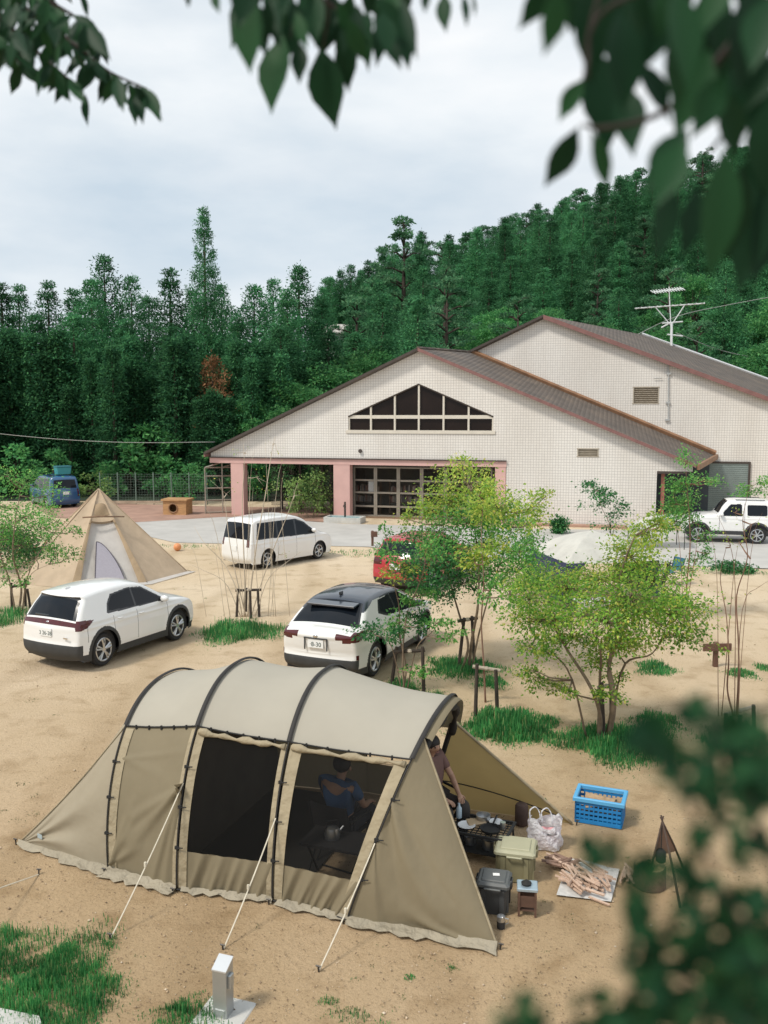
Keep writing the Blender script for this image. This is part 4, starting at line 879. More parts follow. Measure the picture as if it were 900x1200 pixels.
CROSS = dict(L=4.18, W=1.765, zb=.20, rw=.35, wx=(.79, 3.35), belt=.98, top_hw=.60, paint=m_pwhite, rbz=.56, sill=.36, cw=.075,
    sil=[(.16, .24), (.05, .36), (.02, .52), (.04, .66), (.05, .80), (.06, .92), (.10, 1.02), (.28, 1.28), (.42, 1.45), (.42, 1.50), (.62, 1.535), (1.2, 1.565), (1.75, 1.56), (2.25, 1.50), (2.75, 1.25), (3.08, 1.06), (3.5, .99), (3.88, .90), (4.06, .78), (4.12, .60), (4.12, .42), (4.02, .24)],
    win=[[(1.02, 1.12), (1.08, 1.25), (1.24, 1.40), (1.80, 1.45), (1.86, 1.45), (1.86, 1.08)], [(1.92, 1.075), (1.92, 1.445), (2.22, 1.40), (2.76, 1.12), (2.80, 1.055)]],
    black=[[(.95, 1.09), (1.04, 1.27), (1.22, 1.43), (1.8, 1.478), (2.24, 1.43), (2.84, 1.10), (2.86, 1.035), (1.0, 1.07)]],
    gaps=[(1.12, .40, 1.0), (1.89, .38, 1.0), (2.95, .40, 1.0), (.30, .60, .92)], lamp=[[(-.1, .89), (-.1, 1.06), (.22, 1.06), (.52, 1.03), (.30, .90), (.12, .86)]],
    rwin=(1.06, 1.42, .90), rsides=True, fwin=(1.10, 1.50, .90), fwx=3.0, rblack=[(1.40, 1.49, 0, 1)], rlamp=[(.935, 1.03, 0, 1)], mir=(2.76, 1.07), hand=[(1.32, .93), (2.02, .91)], plate=(.80, '3 26-28', .115), emblem=.985)
loc, rz = wheels_at((119, 780.3), (207.5, 749.5), CROSS)
yc, half, rx, sil = car('parked_car', 'white compact crossover with a dark tail-lamp band, parked in front of the pointed tent', 'car', CROSS, loc, rz)
yc.scale = (.90, .97, 1); yc.location += Vector((math.cos(rz), math.sin(rz), 0))*.20
MB().box((.085, .22, 1.115), (.03, .40, .03), Matrix.Rotation(R(-30), 3, 'Y')).build('wiper', m_blackg, yc)
mb = MB(); mb.box((.62, 0, 1.60), (.16, .035, .05), bev=.01); mb.build('roof_fin', m_pwhite, yc)
for s in (-1, 1): MB().box((.20, s*.80, .55), (.05, .03, .14)).build('reflector', m_red, yc)
MB().box((rx(.72)+.005, -.55, .72), (.012, .12, .03)).build('badge', m_chrome, yc)
COUPE = dict(L=4.36, W=1.795, zb=.18, rw=.345, wx=(.86, 3.50), belt=1.0, top_hw=.60, paint=m_pearl, roofm=m_pblack, rbz=.50, sill=.32, cw=.05, rt=.7, rtap=.14,
    sil=[(.22, .22), (.08, .32), (.05, .46), (.07, .60), (.05, .72), (.03, .86), (.02, .96), (.12, 1.02), (.30, 1.06), (.55, 1.24), (.82, 1.42), (.98, 1.485), (1.4, 1.525), (2.0, 1.53), (2.5, 1.47), (2.95, 1.23), (3.25, 1.05), (3.7, .97), (4.05, .88), (4.25, .74), (4.29, .56), (4.28, .40), (4.18, .22)],
    win=[[(1.30, 1.21), (1.42, 1.40), (1.95, 1.45), (1.98, 1.06), (1.55, 1.12)], [(2.03, 1.05), (2.02, 1.45), (2.42, 1.40), (2.95, 1.12), (3.02, 1.02)]],
    black=[[(1.18, 1.20), (1.4, 1.43), (2.4, 1.43), (3.06, 1.08), (3.06, .99), (1.5, 1.09)]], roofz=([0, .35, .6, 1.2, 1.45, 2.5, 3.2, 4.4], [9, 9, 1.29, 1.46, 1.45, 1.41, 1.06, 9]),
    gaps=[(1.05, .40, .98), (1.98, .36, 1.04), (3.08, .40, 1.0)], lamp=[[(-.1, .86), (-.1, 1.0), (.14, 1.03), (.58, 1.035), (.42, .97), (.16, .85)]],
    rwin=(1.07, 1.44, .93), rsides=True, fwin=(1.10, 1.47, .90), fwx=3.2, rlamp=[(.90, .985, .60, .74), (.84, .985, .74, 1)], mir=(2.92, 1.06), hand=[(2.2, .90)], plate=(.80, '·8-30', .12), emblem=.945, mirm=m_pblack)
loc, rz = wheels_at((433, 793.3), (493.5, 753.0), COUPE)
ch, half, rx, sil = car('parked_car', 'pearl white coupe-like car with a black roof and rear spoiler, behind the tunnel tent', 'car', COUPE, loc, rz)
mb = MB(); mb.box((.68, 0, 1.435), (.26, 1.06, .035), Matrix.Rotation(R(-6), 3, 'Y'), bev=.008)
for s in (-.42, -.15, .15, .42): mb.box((.74, s, 1.40), (.14, .09, .06))
mb.build('spoiler', m_pblack, ch); mb = MB(); mb.box((1.05, 0, 1.585), (.15, .03, .06), bev=.008); mb.build('roof_fin', m_blackg, ch)
mb = MB()
for s in (-1, 1): mb.box((rx(.8)-.012, s*.24, .79), (.02, .02, .24)); 
mb.box((rx(.9)-.014, 0, .905), (.02, .5, .02)); mb.build('plate_recess', m_clad, ch)
for s in (-1, 1): MB().box((.15, s*.76, .555), (.06, .13, .09), s*R(35)).build('fog_lamp', m_red, ch)
VAN = dict(L=4.62, W=1.70, zb=.19, rw=.315, wx=(.86, 3.66), belt=1.0, top_hw=.70, paint=m_pwhite, clad=False, rbz=.3, rtap=.06, ftap=.20, round=.06,
    sil=[(.08, .24), (.0, .38), (.0, .62), (.02, .85), (.05, 1.0), (.12, 1.30), (.22, 1.60), (.34, 1.68), (.8, 1.715), (1.6, 1.74), (2.3, 1.71), (2.85, 1.55), (3.35, 1.22), (3.72, 1.02), (4.1, .93), (4.4, .78), (4.52, .60), (4.53, .42), (4.42, .24)],
    win=[[(.38, 1.06), (.46, 1.52), (.6, 1.56), (1.35, 1.58), (1.35, 1.04)], [(1.42, 1.04), (1.42, 1.58), (2.3, 1.56), (2.34, 1.02)], [(2.41, 1.02), (2.40, 1.55), (2.76, 1.44), (3.30, 1.12), (3.34, 1.0)]],
    black=[[(.30, 1.03), (.42, 1.60), (2.4, 1.60), (2.86, 1.45), (3.42, 1.08), (3.42, .98)]], gaps=[(1.38, .28, 1.02), (2.38, .28, 1.0), (3.42, .3, 1.0)],
    rwin=(1.04, 1.58, .93), rsides=True, fwin=(1.08, 1.69, .92), fwx=3.6, rlamp=[(.80, 1.02, .80, 1)], mir=(3.25, 1.10), hand=[(1.6, .93), (2.55, .92)], plate=(.72, '', .1), spokes=6, twin=False)
loc, rz = wheels_at((317, 664.8), (369, 655.5), VAN)
van = car('parked_car', 'white minivan with dark windows parked on the sand in front of the hall', 'minivan', VAN, loc, rz)[0]; van.scale = (.88, .95, .98); van.location += Vector((math.cos(rz), math.sin(rz), 0))*.27
RED = dict(CROSS); RED.update(dx=.02, paint=m_pred, plate=(.78, '', .1), rsides=True, W=1.72, belt=.98, rlamp=[(.80, 1.0, .62, 1)], lamp=[[(-.1, .78), (-.1, 1.02), (.3, 1.0), (.2, .82)]], rblack=[], mir=(2.76, 1.07), rbz=.42)
a = G(429, 697); red = car('parked_car', 'red hatchback half hidden behind the young trees beside the driveway', 'car', RED, a+Vector((.86, .25, 0)), R(62))[0]
BV = dict(VAN); BV.update(dx=.022, paint=m_pblue, L=4.3, sil=[(x*.94, z*1.02) for x, z in VAN['sil']], wx=(.80, 3.42), gaps=[(1.3, .28, 1.0), (2.24, .28, 1.0)], win=[[(x*.94, z*1.02) for x, z in q] for q in VAN['win']], black=[[(x*.94, z*1.02) for x, z in q] for q in VAN['black']], fwx=3.4, rlamp=[(.62, 1.05, .86, 1)], mir=(3.0, 1.12), hand=[], plate=(.85, '', .1), rsides=False, rwin=(1.08, 1.56, .86))
p = G(73, 597); bv = car('parked_car', 'blue van with a turquoise box on its roof rack at the far left', 'van', BV, p+Vector((-.0, .6, 0)), R(128))[0]
mb = MB()
for x in (.8, 2.2): mb.tube([(x, -.62, 1.79), (x, .62, 1.79)], .02, 5)
for s in (-.6, .6): mb.tube([(.5, s, 1.83), (2.6, s, 1.83)], .018, 5); 
mb.build('roof_rack', m_blackg, bv)
M_ = bv.matrix_basis; q = Matrix.Translation(bv.location) @ Matrix.Rotation(bv.rotation_euler.z, 4, 'Z') @ Vector((.85, -.15, 1.85))
rb = thing('storage_box', 'turquoise storage box strapped on the roof rack of the blue van', 'box', q, R(128)); MB().box((0, 0, .20), (.62, .8, .40), bev=.03, taper=.9).build('tub', mat('turquoise_plastic', (.04, .27, .29), .5, .08, 4), rb); MB().box((0, 0, .43), (.66, .84, .06), bev=.02).build('lid', mat('dark_teal_plastic', (.03, .16, .19), .5, .08, 4), rb)
OFF = dict(dx=.018, L=3.5, W=1.64, zb=.36, rw=.355, wx=(.66, 2.91), belt=1.12, top_hw=.64, paint=m_pwhite, rbz=.5, sill=.52, cw=.085, gap=.085, rtap=.03, ftap=.10, round=.06, bow=.05,
    sil=[(.06, .40), (.0, .50), (.0, .75), (.0, 1.05), (.05, 1.4), (.10, 1.62), (.22, 1.70), (.8, 1.73), (1.5, 1.735), (1.78, 1.69), (1.98, 1.48), (2.18, 1.18), (2.6, 1.13), (3.05, 1.07), (3.3, .98), (3.42, .82), (3.44, .62), (3.44, .5), (3.36, .40)],
    win=[[(.30, 1.17), (.30, 1.52), (.36, 1.57), (1.02, 1.57), (1.06, 1.52), (1.06, 1.17), (1.0, 1.13), (.36, 1.13)], [(1.25, 1.12), (1.25, 1.55), (1.32, 1.60), (1.68, 1.58), (1.92, 1.32), (2.04, 1.12)]],
    gaps=[(1.16, .55, 1.62), (2.10, .55, 1.12)], rwin=(1.16, 1.56, .8), fwin=(1.2, 1.68, .9), fwx=2.2, mir=(2.02, 1.16), hand=[(1.32, 1.0)], rlamp=[(.65, .85, .8, 1)], spokes=7, twin=False, tw=.2)
a, c = G(884, 637.5), G(819, 635.5); h = (c-a).normalized(); l = Vector((-h.y, h.x, 0)); mid = (a+c)/2-l*(OFF['W']/2-.13); lo = mid-h*(sum(OFF['wx'])/2)
jm = car('parked_car', 'white boxy off-road car with black wheel arches in front of the roller shutter', 'off-road car', OFF, lo, math.atan2(h.y, h.x))[0]
mb = MB()
for s in (-.62, .62): mb.tube([(.4, s, 1.76), (1.5, s, 1.76)], .018, 5)
mb.build('roof_rail', m_clad, jm)
for s in (-1, 1): MB().ball((3.40, s*.56, .84), .10, 12, (.35, 1, 1)).build('headlight', mat('headlamp_glass', (.7, .72, .74), .1, .05, 5) if s < 0 else bpy.data.materials['headlamp_glass'], jm, smooth='all')
# ================================================================== the tunnel tent
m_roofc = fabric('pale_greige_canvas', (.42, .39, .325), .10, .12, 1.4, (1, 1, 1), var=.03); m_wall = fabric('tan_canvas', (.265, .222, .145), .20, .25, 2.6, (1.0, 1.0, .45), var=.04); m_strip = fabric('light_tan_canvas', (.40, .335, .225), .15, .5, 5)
m_wing = fabric('backlit_canvas_wing', (.44, .325, .15), .50, .2, 2.0, (1, 1, .6), var=.05); m_skirt = fabric('grey_mud_skirt', (.37, .325, .245), .1, .8, 6)  # far wing: glow of daylight through the cloth put into its colour
m_pole = mat('black_pole_sleeve', (.022, .020, .019), .7, .15, 8); m_mesh = seethru('black_mosquito_mesh', (.010, .010, .010), .54, .9, False); m_black = mat('black_webbing', (.018, .018, .018), .8, .1, 8)
m_rope = mat('cream_guy_rope', (.68, .62, .50), .8, .1, 9); m_peg = mat('dark_steel_peg', (.06, .055, .05), .5, .2, 9, metal=.5)
fA, fD, nT, fT = G(128, 1020), G(407, 1078), G(583, 1110), G(670, 965)
eu = (fD-fA).normalized(); ew = Vector((-eu.y, eu.x, 0)); W = (fT-nT).dot(ew); TRZ = math.atan2(eu.y, eu.x)
TM = Matrix.Translation(fA) @ Matrix.Rotation(TRZ, 4, 'Z'); TI = TM.inverted()
tent = thing('tunnel_tent', 'large tan tunnel tent with black hoops, pale roof and open awning, in the foreground', 'tent', fA, TRZ)
def loc_(px, py): return TI @ G(px, py)
feet = [loc_(128, 1020), loc_(208, 1043), loc_(320, 1056), loc_(407, 1078)]
tops = [(236, 790), (318, 775.5), (422, 784.5), (522, 821)]
arch = []
for i, (f, (tx, ty)) in enumerate(zip(feet, tops)):
    lean = 0.0
    for _ in range(4):
        c = TM @ Vector((f.x+lean, f.y+W/2, 0)); d = ray(tx, ty); z = CAMH+d.z*(c.y/d.y)
        if i == 3: lean += (d.x/d.y*c.y-c.x)/eu.x*.9
    if i == 0: lean = -.12
    arch.append((f, lean, z-.02))
NEX, MEX = 2.25, 2.0
def hoop(i, a, grow=0.0):                             # point of hoop i at the angle a (0 near foot .. pi far foot)
    f, ln, H = arch[i]; c, s = math.cos(a), abs(math.sin(a)); x = math.copysign(abs(c)**(2/NEX), c); z = s**(2/MEX)
    return Vector((f.x+ln*z, f.y+W/2-(W/2+grow)*x, (H+grow)*z))
def a_at(i, z):                                       # angle on the near side where the hoop passes the height z
    lo, hi = 0, math.pi/2
    for _ in range(40):
        m_ = (lo+hi)/2
        if hoop(i, m_).z < z: lo = m_
        else: hi = m_
    return lo
def skin(i, t, a, out=0.0):                           # fabric between hoop i and i+1, sagging a little between them
    p = hoop(i, a)*(1-t)+hoop(i+1, a)*t; c = Vector((p.x, p.y*0+arch[i][0].y*(1-t)+arch[i+1][0].y*t+W/2, p.z*.4))
    sg = .045*math.sin(math.pi*t)*math.sin(a)**.6; wr = .006*math.sin(p.z*9+p.x*5)*math.sin(math.pi*t)
    d = (p-c); d.x = 0; L = d.length; return p-d*((sg+wr-out)/max(L, .3))
WZ = 1.50                                             # height of the eaves piping
aw = [a_at(i, min(WZ, .78*arch[i][2])) for i in range(4)]
# heights of the eaves on each hoop come from the photograph
for i, (px, py) in enumerate(((157, 851), (238, 851), (355, 870), (470, 891))):
    best = min(np.linspace(.2, 1.3, 200), key=lambda a: abs(proj(TM @ hoop(i, a))[1]-py)); aw[i] = best
print('eaves', [round(hoop(i, a).z, 2) for i, a in enumerate(aw)], 'W', round(W, 2), [round(h[2], 2) for h in arch], [round(a[1], 2) for a in arch])
def crease(u, v, F):                                  # pulled folds in the cloth: ridges along lines in the sheet's own (u, v)
    z = 0.0
    for (u0_, v0_, u1_, v1_, am, w_) in F:
        dx_, dy_ = u1_-u0_, v1_-v0_; L2 = dx_*dx_+dy_*dy_; t = ((u-u0_)*dx_+(v-v0_)*dy_)/L2; tc_ = min(1, max(0, t)); d = math.hypot(u-u0_-tc_*dx_, v-v0_-tc_*dy_); ww = w_*(.45+.9*tc_)
        z += 2.5*am*math.exp(-(d/ww)**2)*(1-.6*tc_)
    return z
def fan(u0_, v0_, angs, ln, am, w_, seed=1):
    q = random.Random(seed); return [(u0_, v0_, u0_+ln*q.uniform(.6, 1.1)*math.cos(R(a)), v0_+ln*q.uniform(.6, 1.1)*math.sin(R(a)), am*q.choice((-1, 1, 1))*q.uniform(.6, 1.2), w_*q.uniform(.7, 1.2)) for a in angs]
def panel(i, t0, t1, f0, f1, name, m, nu=16, nv=26, far=False, par=tent, out=0.0, folds=()):
    """sheet between hoops; f measured in eaves angles (1 = eaves, 2 = far eaves)"""
    rows = []
    for v in range(nv+1):
        f = f0+(f1-f0)*v/nv; r = []
        for u in range(nu+1):
            t = t0+(t1-t0)*u/nu; a_e = aw[i]*(1-t)+aw[i+1]*t
            a = f*a_e if f <= 1 else (a_e+(math.pi-2*a_e)*(f-1) if f <= 2 else math.pi-a_e*(3-f))
            r.append(skin(i, t, a, out+(crease(u/nu, v/nv, folds) if folds else 0)))
        rows.append(r)
    return MB().grid(rows).build(name, m, par, smooth='all', fix=False)
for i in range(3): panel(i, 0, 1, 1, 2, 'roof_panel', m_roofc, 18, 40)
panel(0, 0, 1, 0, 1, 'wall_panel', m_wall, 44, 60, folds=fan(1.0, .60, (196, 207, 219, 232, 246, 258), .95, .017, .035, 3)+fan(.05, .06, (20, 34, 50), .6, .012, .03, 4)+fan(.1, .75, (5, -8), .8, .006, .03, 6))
fz = lambda i, t, z: a_at(i, z)/(aw[i]*(1-t)+aw[i+1]*t)
for i in (1, 2):
    fb, ft = .23, .955
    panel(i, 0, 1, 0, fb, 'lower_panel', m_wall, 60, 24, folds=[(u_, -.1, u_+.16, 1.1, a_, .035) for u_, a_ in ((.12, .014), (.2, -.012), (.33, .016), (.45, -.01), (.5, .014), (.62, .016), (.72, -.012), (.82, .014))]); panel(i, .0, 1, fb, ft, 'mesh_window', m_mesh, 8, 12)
    rows = []
    pth = [skin(i, t, (aw[i]*(1-t)+aw[i+1]*t)*.962, .02)+Vector((0, 0, .008*math.sin(t*25))) for t in np.linspace(.04, .97, 15)]
    MB().tube(pth, [.030+.012*math.sin(k*1.9)+.008*math.sin(k*.8+1) for k in range(15)], 8).build('rolled_flap', m_strip, tent, smooth='all')
for i in (0, 2): panel(i, 0, 1, 2, 3, 'far_wall_panel', m_wall, 10, 10) if i == 0 else None
panel(1, 0, 1, 2, 3, 'far_wall_panel', m_wall, 10, 10); panel(2, 0, 1, 2.75, 3, 'far_lower_panel', m_wall, 10, 4); panel(2, .0, 1, 2.0, 2.3, 'far_upper_panel', m_wall, 10, 4)
# hoops: sleeve over the roof, bare pole down the near wall
for i in range(4):
    pts = [hoop(i, a, .018) for a in np.linspace(0, math.pi, 60)]
    MB().tube(pts, .0095, 8).build('hoop_pole', m_pole, tent, smooth='all')
    ro = []
    for a in np.linspace(aw[i], math.pi-aw[i], 40):
        c = hoop(i, a, .022); ro.append([c+Vector((-.028, 0, 0)), c+Vector((-.012, 0, 0))+(hoop(i, a, .036)-hoop(i, a, .022)), c+Vector((.016, 0, 0))+(hoop(i, a, .036)-hoop(i, a, .022)), c+Vector((.030, 0, 0))])
    MB().grid(ro).build('pole_sleeve', m_pole, tent, smooth='all', fix=False)
# pale strips either side of the poles, black clips, piping
def strip(i, u0, u1, name='seam_strip'):
    rows = []
    for k in range(19):
        a = aw[i]*(.02+.96*k/18); r = []
        for u in np.linspace(u0, u1, 4):
            j, t = (i, u/(arch[i+1][0].x-arch[i][0].x)) if (u >= 0 and i < 3) else (i-1, 1+u/(arch[i][0].x-arch[i-1][0].x))
            r.append(skin(j, t, a/aw[i]*(aw[j]*(1-t)+aw[j+1]*t), .012))
        rows.append(r)
    return MB().grid(rows).build(name, m_strip, tent, smooth='all', fix=False)
strip(0, .02, .12); strip(1, -.06, -.015); strip(1, .02, .11); strip(2, -.07, -.015); strip(2, .02, .11); strip(3, -.10, -.015)
for i in range(4):
    for f in (.25, .48, .72):
        p = hoop(i, aw[i]*f, .026); MB().box(p, (.04, .024, .032)).tube([p+Vector((.0, -.01, 0)), p+Vector((.08, -.005, .01))], .007, 4).build('pole_clip', m_black, tent)
pp = MB()
for i in range(3): pp.tube([skin(i, t, aw[i]*(1-t)+aw[i+1]*t, .018) for t in np.linspace(0, 1, 12)], .010, 5)
for i in range(3):
    for t in np.linspace(.15, .85, 5): p = skin(i, t, aw[i]*(1-t)+aw[i+1]*t, .026); pp.box(p-Vector((0, 0, .012)), (.018, .018, .05))
pp.build('eaves_piping', m_black, tent, smooth=True)
# rear end: from the first hoop down to the ground behind it
rN = loc_(22, 989); rF = Vector((rN.x+.05, W-rN.y*.6, 0)); rows = []
REF = [(1.0, .12, .15, .02, .020, .03), (1.0, .13, .1, .10, -.016, .03), (1.0, .14, .15, .17, .018, .03), (1.0, .16, .3, .26, -.015, .03), (.0, .30, .6, .22, .012, .03)]
for k in range(45):
    t = k/44; r = []
    for a in np.linspace(0, math.pi, 121):
        q = hoop(0, a); g = min(1, max(0, (a-.30*math.pi)/(.40*math.pi))); e = rN*(1-g)+rF*g
        p = q*(1-t)+e*t; cr__ = crease(t, a/math.pi, REF)*math.sin(math.pi*t); p = p+Vector((0, -cr__, -.07*math.sin(math.pi*t)*math.sin(a)+cr__*.5)); r.append(p)
    rows.append(r)
MB().grid(rows).build('rear_end', fabric('lit_tail_canvas', (.37, .32, .235), .15, .25, 2.2, (1, .6, 1), var=.04), tent, smooth='all', fix=False)  # tail cloth lightened in its colour for the light from the left
g = [hoop(0, .30*math.pi)*(1-t)+rN*t+Vector((0, -.012, .012-.06*math.sin(math.pi*t))) for t in np.linspace(.02, .98, 14)]
MB().tube(g, .009, 5).build('rear_seam', m_strip, tent, smooth='all')
lg = hoop(0, .12)*.25+rN*.75+Vector((0.02, -.02, .13)); MB().box(lg, (.085, .006, .05), Matrix.Rotation(R(-14), 3, 'Z')).build('maker_tag', mat('pale_blue_tag', (.36, .43, .45), .7, .05, 9), tent)
# awning wings
def wing(top, foot, tip, name, m, sag=.05, n=18, bulge=.03):
    rows = []
    for k in range(n+1):
        t = k/n; e = top*(1-t)+tip*t+Vector((0, 0, -sag*math.sin(math.pi*t))); b_ = foot*(1-t)+tip*t
        rows.append([b_*(1-s)+e*s+Vector((0, bulge*math.sin(math.pi*s)*math.sin(math.pi*min(1, t*1.1)), 0)) for s in np.linspace(0, 1, 14)])
    return MB().grid(rows).build(name, m, tent, smooth='all', fix=False), [r[-1] for r in rows]
tipN, tipF = loc_(583, 1110), loc_(670, 965)
best = min(np.linspace(.3, 1.5, 300), key=lambda a: abs(proj(TM @ hoop(3, a))[1]-864)); topN = hoop(3, best)
rows = []
NWF = fan(-.10, .66, (-10, -20, -32, -46, -60), 1.0, .016, .05, 8)+fan(.95, .02, (178, 170, 160), .8, .015, .03, 9)
for k in range(57):                                   # near wing hangs from the hoop between its foot and the awning edge
    t = k/56; e = topN*(1-t)+tipN*t+Vector((0, 0, -.05*math.sin(math.pi*t))); r = []
    for s in np.linspace(0, 1, 48):
        base = hoop(3, best*s); b_ = base*(1-t)+tipN*t; q = b_*(1-s)+(e*s+b_*(0))*1 if False else b_; r.append(q+Vector((0, -.03*math.sin(math.pi*s)*math.sin(math.pi*t)-crease(t, s, NWF)*min(1, (1-t)*5)*min(1, (1-s)*8), 0)))
    rows.append(r)
MB().grid(rows).build('near_wing', m_wall, tent, smooth='all', fix=False)
nedge = [r[-1] for r in rows]; MB().tube(nedge, .014, 6).build('wing_hem', m_strip, tent, smooth='all')
bf = min(np.linspace(1.7, 2.9, 300), key=lambda a: math.hypot(proj(TM @ hoop(3, a))[0]-547, proj(TM @ hoop(3, a))[1]-848)); rows = []
for k in range(19):
    t = k/18; r = []
    for s in np.linspace(0, 1, 16):
        base = hoop(3, math.pi-(math.pi-bf)*s); r.append(base*(1-t)+tipF*t+Vector((0, .05*math.sin(math.pi*s)*math.sin(math.pi*t), 0)))
    rows.append(r)
MB().grid(rows).build('far_wing', m_wing, tent, smooth='all', fix=False); MB().tube([r[-1] for r in rows], .02, 6).build('wing_hem', m_strip, tent, smooth='all')
MB().tube([base*(1-t)+tipF*t+Vector((0, -.03, .10*math.sin(math.pi*t)**.5)) for base in [hoop(3, math.pi-.18)] for t in np.linspace(.05, .9, 12)], .008, 4).build('seam_cord', m_black, tent)
# eaves hood above the door and the rolled door
rows = []
for a in np.linspace(best, bf, 30):
    c = hoop(3, a, .0); rows.append([c+Vector((0, 0, 0)), c+Vector((.07, 0, -.01)), c+Vector((.10, 0, -.035))])
MB().grid(rows).build('door_hood', m_wall, tent, smooth='all', fix=False)
MB().tube([hoop(3, a, -.10)+Vector((.02, 0, -.01)) for a in np.linspace(best*.9, bf*1.02, 22)], [.04+.018*math.sin(k*1.3) for k in range(22)], 8).build('rolled_door', m_black, tent, smooth='all')
pf = hoop(3, math.pi-.05); MB().tube([hoop(3, bf, -.06), pf], [.035, .03], 8).build('door_roll', m_black, tent)
# mud skirt along the ground
def skirt(a, c, n, w0, w1, seed):
    rows = []; rr_ = random.Random(seed)
    for k in range(n+1):
        t = k/n; p = a*(1-t)+c*t; wv = w0+(w1-w0)*t+rr_.uniform(-.035, .045); d = Vector((c.y-a.y, -(c.x-a.x), 0)).normalized()
        rows.append([p+Vector((0, -.004, .05+rr_.uniform(0, .02))), p+d*wv*.45+Vector((0, 0, .025+rr_.uniform(-.01, .02))), p+d*wv+Vector((rr_.uniform(-.02, .02), 0, .010+rr_.uniform(0, .018)))])
    return MB().grid(rows).build('skirt', m_skirt, tent, smooth='all', fix=False)
z0 = lambda v: Vector((v.x, v.y, 0))
skirt(z0(rN), z0(feet[0]), 14, .05, .16, 1); skirt(z0(feet[0]), z0(feet[1]), 12, .16, .13, 2); skirt(z0(feet[1])+Vector((.05, 0, 0)), z0(feet[2]), 12, .06, .05, 3); skirt(z0(feet[2])+Vector((.06, 0, 0)), z0(feet[3]), 10, .09, .07, 4); skirt(z0(feet[3]), z0(tipN), 16, .10, .13, 5)
MB().tube([z0(f)+Vector((0, -.02, .02)) for f in feet], .010, 5).build('base_cord', m_black, tent)
# ropes and pegs
def peg(p, par, d): 
    mb = MB(); mb.tube([p+Vector((0, 0, -.08)), p+Vector(d)*.02+Vector((0, 0, .06))], .009, 6); mb.tube([p+Vector(d)*.02+Vector((-.025, 0, .055)), p+Vector(d)*.02+Vector((.025, 0, .055))], .009, 5); return mb.build('peg', m_peg, par)
for i, (f, px, py) in enumerate(((.62, 130, 1099), (.50, 262, 1112), (.46, 374, 1137))):
    a, e = hoop(i+1, aw[i+1]*f, .03), loc_(px, py); mb = MB(); mb.tube([a+(e-a)*t+Vector((0, 0, -.03*math.sin(math.pi*t))) for t in np.linspace(0, 1, 8)], .0075, 5)
    mb.box(a+(e-a)*.55, (.02, .02, .05)); g_ = mb.build('guy_rope', m_rope, tent); peg(e, g_, (0, -1, 0))
peg(rN+Vector((-.03, 0, 0)), tent, (-1, 0, 0)); peg(tipF+Vector((.05, 0, 0)), tent, (1, 0, 0)); peg(tipN+Vector((.02, -.02, 0)), tent, (1, 0, 0))
for f in feet: peg(f+Vector((-.02, -.05, 0)), tent, (0, -1, 0))
e = G(45, 1025); far = G(-60, 1120)+Vector((0, 0, .5)); o = MB().tube([e+(far-e)*t for t in np.linspace(0, 1, 6)], .0075, 5).build('guy_rope', m_rope); tag(o, 'cream guy rope running to a peg from beyond the left edge, beside the tent tail', 'rope'); peg(e, o, (0, 1, 0))
# inside: groundsheet and inner cabin
MB().slab([(feet[0].x-.5, .15, .012), (feet[2].x+.2, .15, .012), (feet[2].x+.2, W-.2, .012), (feet[0].x-.5, W-.2, .012)], (0, 0, .006)).build('groundsheet', mat('dark_groundsheet', (.035, .033, .030), .8, .15, 3), tent)
rows = [[Vector((feet[1].x-.15, y_, z_)) for z_ in np.linspace(0.05, 1.75*(1-abs((y_-W/2)/(W/2))**2.4), 8)] for y_ in np.linspace(.12, W-.12, 18)]
MB().grid(rows).build('inner_cabin', mat('dark_inner_cabin', (.10, .085, .065), .85, .15, 3), tent, smooth='all', fix=False)

# ================================================================== the pointed tent
tp = G(118, 670); apz = CAMH+ray(115.5, 573).z*(tp.y/ray(115.5, 573).y); tx0 = ray(115.5, 573).x*(tp.y/ray(115.5, 573).y)
tipi = thing('pointed_tent', 'beige pointed tent with a white door and a branch propping its awning', 'tent', (tx0, tp.y, 0), 0)
rT = abs(G(206, 688).x-tx0)*.92; m_tipi = fabric('beige_cotton', (.56, .44, .315), .22, .5, 1.6, (1, 1, .5)); m_door = fabric('white_cotton', (.66, .63, .60), .3, .3, 2.2); m_gm = mat('lilac_grey_mesh', (.33, .31, .355), .9, .06, 20)
NS = 8; a0 = R(-67)-math.pi/NS; cr = [Vector((rT*math.cos(a0+2*math.pi*k/NS), rT*math.sin(a0+2*math.pi*k/NS), 0)) for k in range(NS)]; apx = Vector((0, 0, apz))
def facet(k, u, v, out=0.0):                          # u along the bottom edge 0..1, v 0 bottom .. 1 apex
    a, c = cr[k % NS], cr[(k+1) % NS]; p = (a*(1-u)+c*u)*(1-v)+apx*v; n = ((c-a).cross(apx-a)).normalized(); return p+n*(out-.10*math.sin(math.pi*u)*math.sin(math.pi*v)**.8*1.0)
for k in range(NS):
    if k == 0: continue
    MB().grid([[facet(k, u, v) for u in np.linspace(0, 1, 9)] for v in np.linspace(0, 1, 14)]).build('wall_panel', m_tipi, tipi, smooth='all', fix=False)
vt = .66                                              # the doorway takes the lower part of the front facet
MB().grid([[facet(0, u, v) for u in np.linspace(0, 1, 9)] for v in np.linspace(vt, 1, 8)]).build('wall_panel', m_tipi, tipi, smooth='all', fix=False)
MB().grid([[facet(0, u, v, -.10) for u in np.linspace(.02, .98, 9)] for v in np.linspace(0, vt, 10)]).build('door_panel', m_door, tipi, smooth='all', fix=False)
arc = [(.30+.0, .05)]+[(.30+.42*math.sin(t)*(1.0), .05+.40*math.cos(t)) for t in np.linspace(0, math.pi/2, 12)]
q = [facet(0, u, v, .03) for u, v in arc]; nrm_ = ((cr[1]-cr[0]).cross(apx-cr[0])).normalized()
